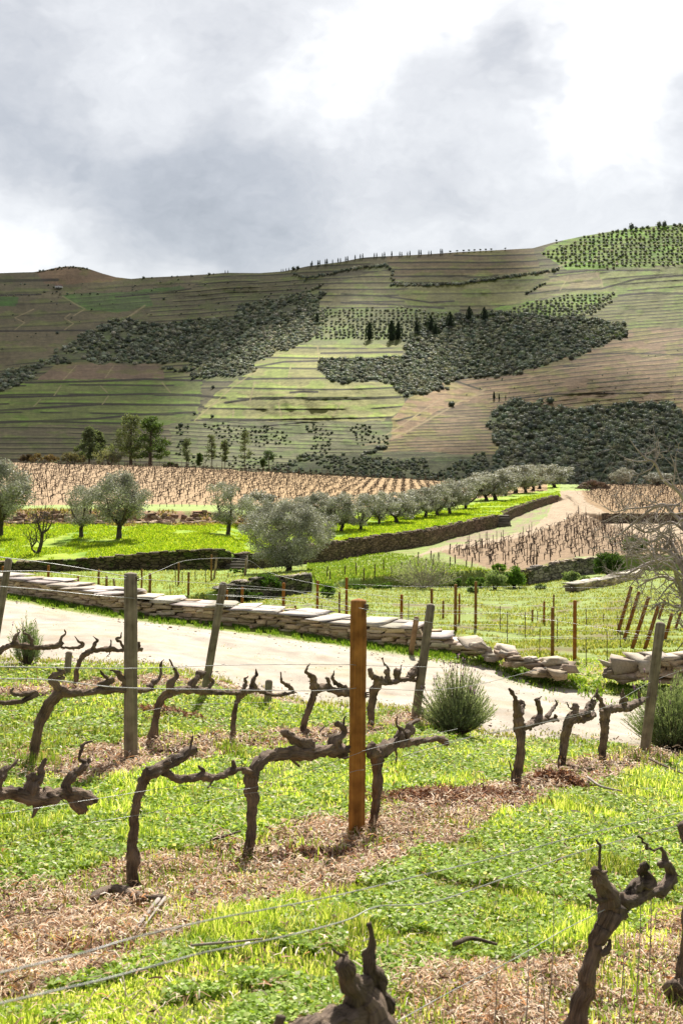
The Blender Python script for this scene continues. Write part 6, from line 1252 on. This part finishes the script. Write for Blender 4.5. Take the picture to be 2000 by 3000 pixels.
# cypresses and single trees
def cyp_mesh(seed, fat=.17):
    st = RS.get_state(); RS.seed(seed); m2 = MB(); n = 12
    for i in range(420):
        t = RS.rand(); rr = fat*math.sin(math.pi*min(1, (t*.92+.08))**.75)*RS.uniform(.75, 1.1); a = RS.uniform(0, 6.28)
        V, fq, cc = quadleaf((math.cos(a)*rr, math.sin(a)*rr, t*.96), 1, (.01, .01, .01), .09, .05, [(.028, .045, .022), (.04, .06, .028)], 2); m2.add(V, None, fq, col=cc)
    tube(m2, [(0, 0, -.06), (0, 0, .3), (0, 0, .92)], [.02, fat*.6, .01], n=7, k=3, col=(.025, .035, .018)); RS.set_state(st); return m2.me('cypress_tree', M_far)
CM = [cyp_mesh(301, .18), cyp_mesh(302, .28), cyp_mesh(303, .055)]
def cyp(x, yb, h, mi, lab, grp, name='cypress_tree', cat='cypress', wf=1):
    d = float(hill_pt(np.array([x]), np.array([float(yb)]))[0]); H = h/F*d; o = link(name, CM[mi], None, ((x-CX)/F*d, d, (HY-yb)/F*d)); o.scale = (H*wf, H*wf, H); o.rotation_euler = (0, 0, RS.uniform(0, 6)); tag(o, lab, cat, grp)
CL = [(929, 946, 28, 1), (1082, 996, 50, 1), (1146, 998, 58, 0), (1166, 994, 50, 1), (1220, 975, 38, 1), (1262, 972, 46, 1), (1318, 960, 46, 1), (1374, 940, 42, 1), (1418, 942, 42, 1), (1150, 990, 44, 0), (1275, 985, 36, 1)]
for k_, (x, y, h, m_) in enumerate(sorted(CL)): cyp(x, y, h, m_, '%s from left of the dark cypresses in the middle of the hillside' % ORD[k_], 'dark cypresses in the middle of the hillside')
SL = [(1446, 1171, 24), (1461, 1171, 17), (1480, 1170, 12), (1503, 1172, 10)]
for k_, (x, y, h) in enumerate(SL): cyp(x, y, h, 2, '%s from left of the four thin cypresses on the brown slope' % ORD[k_], 'thin cypresses on the brown slope', wf=1.6)
RT = [(1521, 1178, 20), (1583, 1180, 20), (1610, 1181, 22), (1322, 1190, 18), (1902, 1200, 30), (1925, 1203, 28), (1954, 1206, 22)]
crest_i = 0
CP = [824, 830, 838, 846, 857, 910, 914, 931, 936, 953, 958, 974, 990, 997, 1012, 1018, 1040, 1055, 1062, 1096, 1103, 1120, 1126, 1147, 1170, 1176, 1193, 1200, 1226, 1232, 1255, 1262, 1290, 1295, 660, 668]
for k_, x in enumerate(sorted(CP)):
    h = 11+5*RS.rand() if x > 900 else 9; cyp(x, float(crest(x))+1.5, h, 2, '%s from left of the thin trees on the crest line' % ORD[k_] if k_ < 39 else '', 'thin trees standing on the crest line', wf=1.5)
def dot(x, y, r, lab, grp, m_=0, name='small_tree', cat='tree', tall=1.0, stem=0.0):
    d = float(hill_pt(np.array([float(x)]), np.array([float(y)]))[0]); R_ = r/F*d
    root = empty(name, ((x-CX)/F*d, d, (HY-y)/F*d), lab, cat, grp)
    m2 = MB(); v, f3, q, fq = BT[(int(x)) % 8]; c = np.array(DK[int(x) % 5])*.85; off = np.array([0, 0, stem*R_]); m2.add(v*R_*np.array([1, 1, tall])+off, f3, None, col=c); m2.add(q*R_*np.array([1, 1, tall])+off, None, fq, col=c*1.2); o = link('crown', m2.me('crown', M_far), root)
    t2 = MB(); tube(t2, [(0, 0, -.5), (0, 0, R_*(.6+stem))], [.12*R_, .09*R_], n=5); link('trunk', t2.me('trunk', M_obark), root)
for k_, x in enumerate([1318, 1338, 1357, 1373, 1389, 1406, 1422, 1438, 1479, 1629]): dot(x, crest(x)+1, 4.2, '%s from left of the small round trees in a row on the crest' % ORD[k_], 'small round trees on the crest', stem=.8, tall=.7)
for k_, (x, r, tl) in enumerate([(1808, 5, 1), (1830, 6, 1), (1849, 9, 1.6), (1862, 6, 1), (1880, 5, 1), (1895, 6, 1), (1928, 9, 1.4), (1944, 9, 1.4), (1974, 6, 1), (1990, 6, 1)]): dot(x, crest(x)+3, r, '%s from left of the dark trees on the right-hand crest' % ORD[k_], 'dark trees on the right-hand crest', tall=tl)
for k_, (x, y, r) in enumerate(RT): dot(x, y, r*.62, '%s from left of the single dark trees above the lower right wood' % ORD[sorted(q[0] for q in RT).index(x)], 'single dark trees on the brown slope')
for k_, (x, r) in enumerate([(118, 5), (128, 4), (175, 4), (215, 4), (421, 5), (446, 3), (504, 3.5), (520, 3), (560, 3), (613, 5), (626, 3), (860, 7), (872, 7)]): dot(x, crest(x)+2.5, r, '%s from left of the dark specks of trees on the left skyline' % ORD[k_], 'small trees on the left skyline')
for k_, (x, y, r) in enumerate([(169, 978, 6), (624, 1138, 7), (570, 1215, 6), (622, 1223, 7), (545, 1086, 11), (596, 1102, 9), (655, 1100, 8), (480, 878, 5), (530, 1250, 9), (975, 1118, 9)]): dot(x, y, r, '%s from left of the lone round trees on the lower vineyard terraces' % ORD[sorted([169, 624, 570, 622, 545, 596, 655, 480, 530, 975]).index(x)], 'lone round trees on the terraces')
# small white house and hilltop rock
def boxm(mb, c, s, col): mb.add(np.array([[x, y, z] for x in (-1, 1) for y in (-1, 1) for z in (0, 1)])*np.array([s[0]/2, s[1]/2, s[2]])+np.array(c), None, [[0, 1, 3, 2], [4, 6, 7, 5], [0, 4, 5, 1], [2, 3, 7, 6], [1, 5, 7, 3], [0, 2, 6, 4]], col=col)
x, y = 173, 843; d = float(hill_pt(np.array([float(x)]), np.array([float(y)]))[0]); hb = empty('house', P(x, y, d), 'tiny white house on the left hillside below the rocky hilltop', 'house')
m2 = MB(); boxm(m2, (0, 0, -1), (12, 8, 4.5), (.75, .73, .68)); wl2 = link('wall', m2.me('wall', M_stone), hb)
m2 = MB(); m2.add([(-6.5, -4.5, 3.5), (6.5, -4.5, 3.5), (6.5, 4.5, 3.5), (-6.5, 4.5, 3.5), (-6.5, 0, 5.4), (6.5, 0, 5.4)], [[0, 4, 3], [1, 2, 5]], [[0, 1, 5, 4], [2, 3, 4, 5], [0, 3, 2, 1]], col=(.30, .15, .10)); link('roof', m2.me('roof', M_stone), hb)
m2 = MB(); boxm(m2, (-3, -4.03, .2), (1, .1, 1.2), (.06, .06, .06)); link('window', m2.me('window', M_stone), hb); m2 = MB(); boxm(m2, (1, -4.03, -1), (1.1, .1, 2.4), (.12, .07, .05)); link('door', m2.me('door', M_stone), hb)

# ------------------------------------------------------------------ grass, leaves and dry straw of the near ground
def screen_pts(n, y0, y1, x0=-480, x1=2480):
    n = int(n*1.3)
    px = RS.uniform(x0, x1, n); py = RS.uniform(y0, y1, n)
    ds = np.exp(np.linspace(math.log(2.2), math.log(60), 700)); out = np.zeros(n)
    # coarse table of depth for (px, py)
    tx = np.linspace(x0, x1, 48); ty = np.linspace(y0, y1, 160); tab = np.zeros((48, 160))
    for i, a in enumerate(tx):
        z = ground((a-CX)/F*ds, ds); yy = HY-z/ds*F; yy = np.minimum.accumulate(yy); tab[i] = np.interp(ty, yy[::-1], ds[::-1])
    fi = (px-x0)/(x1-x0)*47; i = np.minimum(fi.astype(int), 46); u = fi-i; fj = (py-y0)/(y1-y0)*159; j = np.minimum(fj.astype(int), 158); v = fj-j
    d = (tab[i, j]*(1-u)+tab[i+1, j]*u)*(1-v)+(tab[i, j+1]*(1-u)+tab[i+1, j+1]*u)*v
    return (px-CX)/F*d, d, px
def onroad(px, Y):
    D, Z = lines_at(px); return (Y > D[:, 3]-.05) & (Y < D[:, 4]-.9)
def blades(X, Y, Z, h, w, cols, lean=.5, mbd=None):
    n = len(X); p = np.stack([X, Y, Z-.004], -1); a = RS.uniform(0, 6.28, n); s = np.stack([np.cos(a), np.sin(a), 0*a], -1)*w[:, None]*.5
    b = RS.uniform(0, 6.28, n); l = np.stack([np.cos(b), np.sin(b), 0*b], -1)*(RS.rand(n)*lean)[:, None]*h[:, None]; up = np.zeros((n, 3)); up[:, 2] = h
    m_ = p+l*.35+up*.6; t = p+l+up*(1-.25*RS.rand(n))[:, None]
    V = np.stack([p-s, p+s, m_+s*.7, m_-s*.7, t], 1).reshape(-1, 3); i = np.arange(n)[:, None]*5
    F4 = i+np.array([[0, 1, 2, 3]]); F3 = i+np.array([[3, 2, 4]]); return V, F3, F4, np.repeat(cols, 5, 0)
gcols = np.array([(.27, .38, .06), (.34, .46, .09), (.18, .29, .04), (.46, .54, .19), (.12, .20, .025), (.54, .56, .30)])
def grass_obj(n, y0, y1, lab, sc=1.0, dens=None, inv=False, thr=.5, cols=gcols):
    X, Y, px = screen_pts(n, y0, y1); L = litter_mask(X, Y); cl = fbm(X*1.6, Y*1.6, 3, 30)
    n = len(X); keep = (RS.rand(n) > L*.88) & ~onroad(px, Y) & (RS.rand(n) < .35+1.3*smooth(.3, .6, cl)); X, Y, px, cl = X[keep], Y[keep], px[keep], cl[keep]
    Z = ground(X, Y); h = RS.uniform(.025, .06, len(X))*(.50+.9*smooth(.35, .68, fbm(X*4.5, Y*4.5, 2, 35)))*(.7+.8*smooth(.4, .75, cl))*sc+.0010*Y; w = (.0035+.00075*Y)*RS.uniform(.7, 1.3, len(X))
    tone = fbm(X*.7, Y*.7, 3, 31); ci = RS.randint(len(cols), size=len(X)); c = cols[ci]*RS.uniform(.8, 1.2, (len(X), 1))*np.array([1.14, 1.08, 1.1])*(.55+1.05*smooth(.2, .8, tone))[:, None]
    V, F3, F4, C_ = blades(X, Y, Z, h, w, c); return tag(link('grass', meshdata('grass', V, [F3, F4], M_grass, C_)), lab, 'grass', kind='stuff')
grass_obj(200000, 1930, 3080, 'fresh yellow-green grass between the vine rows')
def clover(n, y0, y1):
    X, Y, px = screen_pts(n, y0, y1); L = litter_mask(X, Y); cl = fbm(X*2.3, Y*2.3, 3, 33)
    keep = (RS.rand(len(X)) > L*.93) & ~onroad(px, Y) & (cl > .34); X, Y = X[keep], Y[keep]; m = len(X); Z = ground(X, Y)+RS.uniform(.01, .05, m); r = (.008+.0010*Y)*RS.uniform(.6, 1.3, m)
    nrm = np.stack([RS.normal(0, .45, m), RS.normal(0, .45, m), np.ones(m)], -1); nrm /= np.linalg.norm(nrm, axis=1)[:, None]; u = np.cross(nrm, RS.normal(size=(m, 3))); u /= np.linalg.norm(u, axis=1)[:, None]; v = np.cross(nrm, u); p = np.stack([X, Y, Z], -1)
    V = np.stack([p-u*r[:, None], p-v*r[:, None]*.7, p+u*r[:, None], p+v*r[:, None]*.7], 1).reshape(-1, 3); c = np.array([(.24, .37, .045), (.32, .46, .075), (.14, .23, .022), (.46, .55, .18), (.66, .67, .48)])[RS.choice(5, m, p=[.26, .3, .12, .22, .10])]*RS.uniform(.8, 1.2, (m, 1))
    tag(link('weeds', meshdata('weeds', V, [np.arange(4*m).reshape(-1, 4)], M_grass, np.repeat(c, 4, 0))), 'small round weed leaves covering the ground between the rows', 'weeds', kind='stuff')
clover(210000, 1930, 3080)
def straw(n, y0, y1):
    X, Y, px = screen_pts(n, y0, y1); L = litter_mask(X, Y); n = len(X); keep = (RS.rand(n) < L*.95+.05) & (~onroad(px, Y) | (RS.rand(n) < .02)); X, Y = X[keep], Y[keep]; m = len(X)
    Z = ground(X, Y)+RS.rand(m)**2*.06*(.3+1.4*smooth(.35, .65, fbm(X*3, Y*3, 3, 36)))+.003; a = RS.uniform(0, 6.28, m); l = RS.uniform(.012, .065, m)*(.7+.06*Y); w = (.0018+.00045*Y)*RS.uniform(.6, 1.6, m); tl = RS.normal(0, .3, m)
    p = np.stack([X, Y, Z], -1); dr = np.stack([np.cos(a), np.sin(a), tl], -1)*l[:, None]*.5; s = np.stack([-np.sin(a), np.cos(a), RS.normal(0, .5, m)], -1)*w[:, None]*.5; k_ = np.stack([0*a, 0*a, RS.uniform(0, .3, m)*l], -1)
    V = np.stack([p-dr-s, p-dr+s, p+k_+s, p+k_-s, p+dr+s*.5, p+dr-s*.5], 1).reshape(-1, 3); i = np.arange(m)[:, None]*6
    C4 = np.array([(.62, .45, .29), (.46, .28, .16), (.74, .60, .44), (.24, .125, .07), (.72, .62, .50), (.52, .235, .08), (.11, .06, .04)]); c = C4[RS.choice(7, m, p=[.25, .22, .17, .14, .07, .07, .08])]*RS.uniform(.8, 1.2, (m, 1))
    tag(link('straw', meshdata('straw', V, [np.concatenate([i+np.array([[0, 1, 2, 3]]), i+np.array([[3, 2, 4, 5]])])], M_litter, np.repeat(c, 6, 0))), 'dry straw, dead leaves and bark chips under the vine rows', 'straw', kind='stuff')
straw(230000, 1930, 3080)
# dry clods and bark crumbs
X, Y, px = screen_pts(9000, 2150, 3080); L = litter_mask(X, Y); k_ = (L > .6) & ~onroad(px, Y); X, Y = X[k_], Y[k_]; Z = ground(X, Y); mb = MB()
for i in range(len(X)):
    r = RS.uniform(.006, .022); v = IV[:12]*RS.uniform(.6, 1.2, (12, 1))*np.array([r*1.5, r*1.5, r]); a = RS.uniform(0, 6); c, s = math.cos(a), math.sin(a)
    mb.add(np.stack([v[:, 0]*c-v[:, 1]*s+X[i], v[:, 0]*s+v[:, 1]*c+Y[i], v[:, 2]+Z[i]+r*.3], -1), ico(0)[1] if i == 0 else I0, None, col=np.array([(.22, .13, .09), (.35, .25, .17), (.14, .085, .06)][i % 3])*RS.uniform(.8, 1.3)) if i else globals().__setitem__('I0', ico(0)[1])
tag(mb.obj('clods', M_litter, None, False), 'crumbs of bark and earth among the straw', 'soil clods', kind='stuff')
# taller herbs: around trunks, at the verge of the wall, on the lush terrace
def tufts(X, Y, hs, ws, lab, cols, lean=.5):
    Z = ground(X, Y); c = np.array(cols)[RS.randint(len(cols), size=len(X))]*RS.uniform(.75, 1.25, (len(X), 1)); V, F3, F4, C_ = blades(X, Y, Z, hs, ws, c, lean); tag(link('grass', meshdata('grass', V, [F3, F4], M_grass, C_)), lab, 'grass', kind='stuff')
n = 30000; px = RS.uniform(-600, 2300, n); dd = np.interp(px, BLs[4][:, 0], BLs[4][:, 1])-np.abs(RS.normal(0, .28, n))*np.where(px > 1450, 2.2, 1)-.02; cl = fbm(px/22, dd*1.5, 3, 50); k_ = cl > .44; px, dd = px[k_], dd[k_]
tufts((px-CX)/F*dd, dd, RS.uniform(.03, .10, len(px)), RS.uniform(.012, .025, len(px)), 'green weeds along the foot of the dry stone wall', [(.10, .20, .02), (.14, .25, .03), (.20, .29, .05)])
X, Y, px = screen_pts(120000, 1664, 1935, -480, 2400); D, Z = lines_at(px); cl = fbm(X*.8, Y*.8, 3, 51); ph = (Y-25.6+.012*X)/2.65; tri = np.abs(ph-np.round(ph)); k_ = (Y > D[:, 4]+1.0) & (cl > .36) & ~((tri < .12) & (Y < 42) & (px > 650)); X, Y = X[k_], Y[k_]
tufts(X, Y, RS.uniform(.03, .10, len(X))*1.0, RS.uniform(.02, .045, len(X)), 'short pale grass of the field behind the stone wall', [(.27, .31, .08), (.33, .36, .12), (.19, .25, .04), (.40, .40, .20)], .8)
n = 130000; px = RS.uniform(-480, 1640, n); D, Z = lines_at(px); t = RS.rand(n); dd = D[:, 10]+.1+(D[:, 11]-D[:, 10])*t; X = (px-CX)/F*dd; cl = fbm(X*.5, dd*.35, 3, 52); k_ = cl > .36; X, dd, cl = X[k_], dd[k_], cl[k_]
tufts(X, dd, RS.uniform(.04, .15, len(X))*(.3+1.2*cl), RS.uniform(.03, .07, len(X))*(dd/60), 'tall lush grass on the bank under the olive trees', [(.26, .40, .02), (.36, .48, .035), (.44, .52, .08), (.17, .29, .015)], .9)
n = 16000; px = RS.uniform(900, 1560, n); D, Z = lines_at(px); dd = D[:, 8]+(D[:, 9]-D[:, 8])*RS.rand(n)**1.4; X = (px-CX)/F*dd; z = ground(X, dd); py = HY-z/dd*F; lim = np.interp(px, [900, 1180, 1300, 1450, 1560], [1600, 1625, 1650, 1676, 1700]); k_ = (py > lim); X, dd = X[k_], dd[k_]
tufts(X, dd, RS.uniform(.04, .14, len(X)), RS.uniform(.04, .08, len(X)), 'grass of the small terrace with dark stakes', [(.18, .28, .04), (.24, .32, .08), (.13, .22, .03)], .6)
for k_, (px, py, hh, nn, r) in enumerate([(100, 2240, .16, 260, .16), (676, 2205, .14, 160, .10), (520, 2590, .14, 260, .30), (1095, 2180, .12, 160, .12), (1730, 2780, .10, 120, .12), (1900, 2960, .16, 200, .2), (1120, 2960, .14, 160, .14), (720, 2525, .10, 80, .1), (1050, 2455, .12, 60, .08), (270, 2640, .12, 120, .15), (760, 2070, .15, 200, .12), (1880, 2230, .16, 260, .3), (1270, 2420, .12, 120, .2), (560, 2330, .12, 160, .2)]):
    d = hit(px, py, 2.5); c = P(px, py, d); X = c.x+RS.normal(0, r, nn); Y = c.y+RS.normal(0, r, nn)
    tufts(X, Y, RS.uniform(.4, 1, nn)*hh, RS.uniform(.004, .009, nn)+.0003*Y, 'taller tuft of grass, %s of the tufts counted from the first row down' % ORD[k_], [(.13, .23, .03), (.22, .33, .05), (.34, .34, .15)], .6)
# dry upright stalks at the lower right
for k_, (px, py, hpx_, d) in enumerate([(1535, 2890, 190, 4.4), (1600, 2860, 260, 4.6), (1590, 2960, 150, 4.2), (1860, 2800, 330, 4.9), (1900, 2700, 230, 5.4), (1810, 2860, 230, 4.7), (1440, 2900, 110, 4.3), (1395, 2320, 100, 9.2), (480, 2210, 60, 10), (352, 2255, 110, 10.2)]):
    b = P(px, py, d); b.z = min(b.z, gz(b.x, b.y)); t = P(px+RS.uniform(-10, 30), py-hpx_, d); mb = MB(); tube(mb, [b, (b+t)/2+Vector((.01, 0, 0)), t], [.0028, .002, .0012], n=5, k=4)
    tag(mb.obj('dry_stalk', M_twig, None, True, loc=b), '%s of the thin dry upright weed stalks' % ORD[k_], 'dry stalk', 'dry upright weed stalks')

# gravel lying on the track
n = 1500; tq = RS.rand(n); pq = RS.uniform(-250, 2250, n); D, Z = lines_at(pq); dq = D[:, 3]+(D[:, 4]-.9-D[:, 3])*np.where(RS.rand(n) < .5, tq, np.where(tq < .5, tq*.35, 1-(1-tq)*.35)); X = (pq-CX)/F*dq; Z = ground(X, dq)+.022; mb = MB()
for i in range(n):
    r = RS.uniform(.004, .012)*(2.2 if RS.rand() < .05 else 1); v = IV[:12]*RS.uniform(.6, 1.2, (12, 1))*np.array([r*1.4, r*1.4, r*.8])
    mb.add(v+np.array([X[i], dq[i], Z[i]+r*.2]), I0, None, col=np.array([(.42, .36, .28), (.52, .47, .40), (.30, .23, .17)][i % 3])*RS.uniform(.8, 1.2))
tag(mb.obj('gravel', M_litter, None, False), 'loose gravel on the sandy track', 'gravel', kind='stuff')
n = 9000; pq = RS.uniform(-200, 2200, n); D, Z = lines_at(pq); e_ = RS.rand(n) < .6; dq = np.where(e_, D[:, 3]+.05+np.abs(RS.normal(0, .22, n)), D[:, 3]+(D[:, 4]-D[:, 3])*.5+RS.normal(0, .25, n)); X = (pq-CX)/F*dq; k_ = fbm(X*1.6, dq*1.6, 3, 77) > np.where(e_, .47, .60); X, dq = X[k_], dq[k_]
tufts(X, dq, RS.uniform(.02, .07, len(X)), RS.uniform(.010, .02, len(X)), 'small weeds creeping onto the sandy track', [(.20, .26, .04), (.28, .32, .08), (.36, .33, .16)], .8)

# heaps of pruned wood and dead leaves between the rows
for px, py, sx, sy, hh, nn, lab in ((1310, 2345, .62, .28, .10, 2600, 'reddish-brown heap of dead leaves right of the brown post'), (1640, 2300, .22, .14, .14, 900, 'small dark tangle of dry roots under the three right-hand vines'), (880, 2520, .40, .22, .06, 1200, 'dark patch of bark mulch in front of the bowed vine'), (150, 2800, .36, .16, .07, 900, 'dark brown clump of dead leaves at the lower left'), (480, 2090, .5, .2, .07, 900, 'dead leaves heaped behind the upright grey post')):
    d = hit(px, py, 2.5); c = P(px, py, d); u = RS.normal(size=(nn, 2))*.6; X = c.x+u[:, 0]*sx; Y = c.y+u[:, 1]*sy; r2 = np.exp(-(u**2).sum(1)); Z = ground(X, Y)+RS.rand(nn)*hh*r2+.004
    a = RS.uniform(0, 6.28, nn); l = RS.uniform(.02, .07, nn)*(.6+.05*d); w = (.003+.0007*d)*RS.uniform(.6, 1.6, nn); tl = RS.normal(0, .6, nn); p = np.stack([X, Y, Z], -1); dr = np.stack([np.cos(a), np.sin(a), tl], -1)*l[:, None]*.5; s = np.stack([-np.sin(a), np.cos(a), RS.normal(0, .7, nn)], -1)*w[:, None]*.5
    V = np.stack([p-dr-s, p-dr+s, p+dr+s*.6, p+dr-s*.6], 1).reshape(-1, 3); C3 = np.array([(.30, .13, .06), (.20, .09, .05), (.42, .20, .09), (.12, .06, .04), (.50, .34, .22)]); cc = C3[RS.randint(5, size=nn)]*RS.uniform(.8, 1.2, (nn, 1))
    tag(link('leaf_heap', meshdata('leaf_heap', V, [np.arange(4*nn).reshape(-1, 4)], M_litter, np.repeat(cc, 4, 0))), lab, 'leaf litter', kind='stuff')

n = 9000; px = RS.uniform(-100, 760, n); D, Z = lines_at(px); dd = D[:, 11]-2.5+(D[:, 12]+1-D[:, 11]+2.5)*RS.rand(n); X = (px-CX)/F*dd; k_ = fbm(X*.8, dd*.8, 3, 53) > .5; X, dd = X[k_], dd[k_]
tufts(X, dd, RS.uniform(.05, .22, len(X)), RS.uniform(.04, .09, len(X)), 'weeds on the brown bank below the pale field', [(.30, .26, .12), (.38, .28, .16), (.22, .24, .07), (.20, .13, .08)], .9)
m2_ = MB()
for i in range(420):
    px = RS.uniform(-80, 760); D, Z = lines_at(np.array([px])); d = float(D[0, 11]+(D[0, 12]-D[0, 11])*RS.rand()-RS.rand()*1.5); x = (px-CX)/F*d; s_z = RS.uniform(.05, .16); stone(m2_, (x, d, gz(x, d)+s_z*.3), s_z*1.4, s_z, s_z*.7, RS.uniform(0, 3), (0, 0), [(.30, .20, .13), (.40, .30, .21), (.20, .13, .09)][i % 3], .1, .2)
tag(m2_.obj('rubble', M_stone, None, False), 'loose stones on the brown bank below the pale field', 'rubble', kind='stuff')
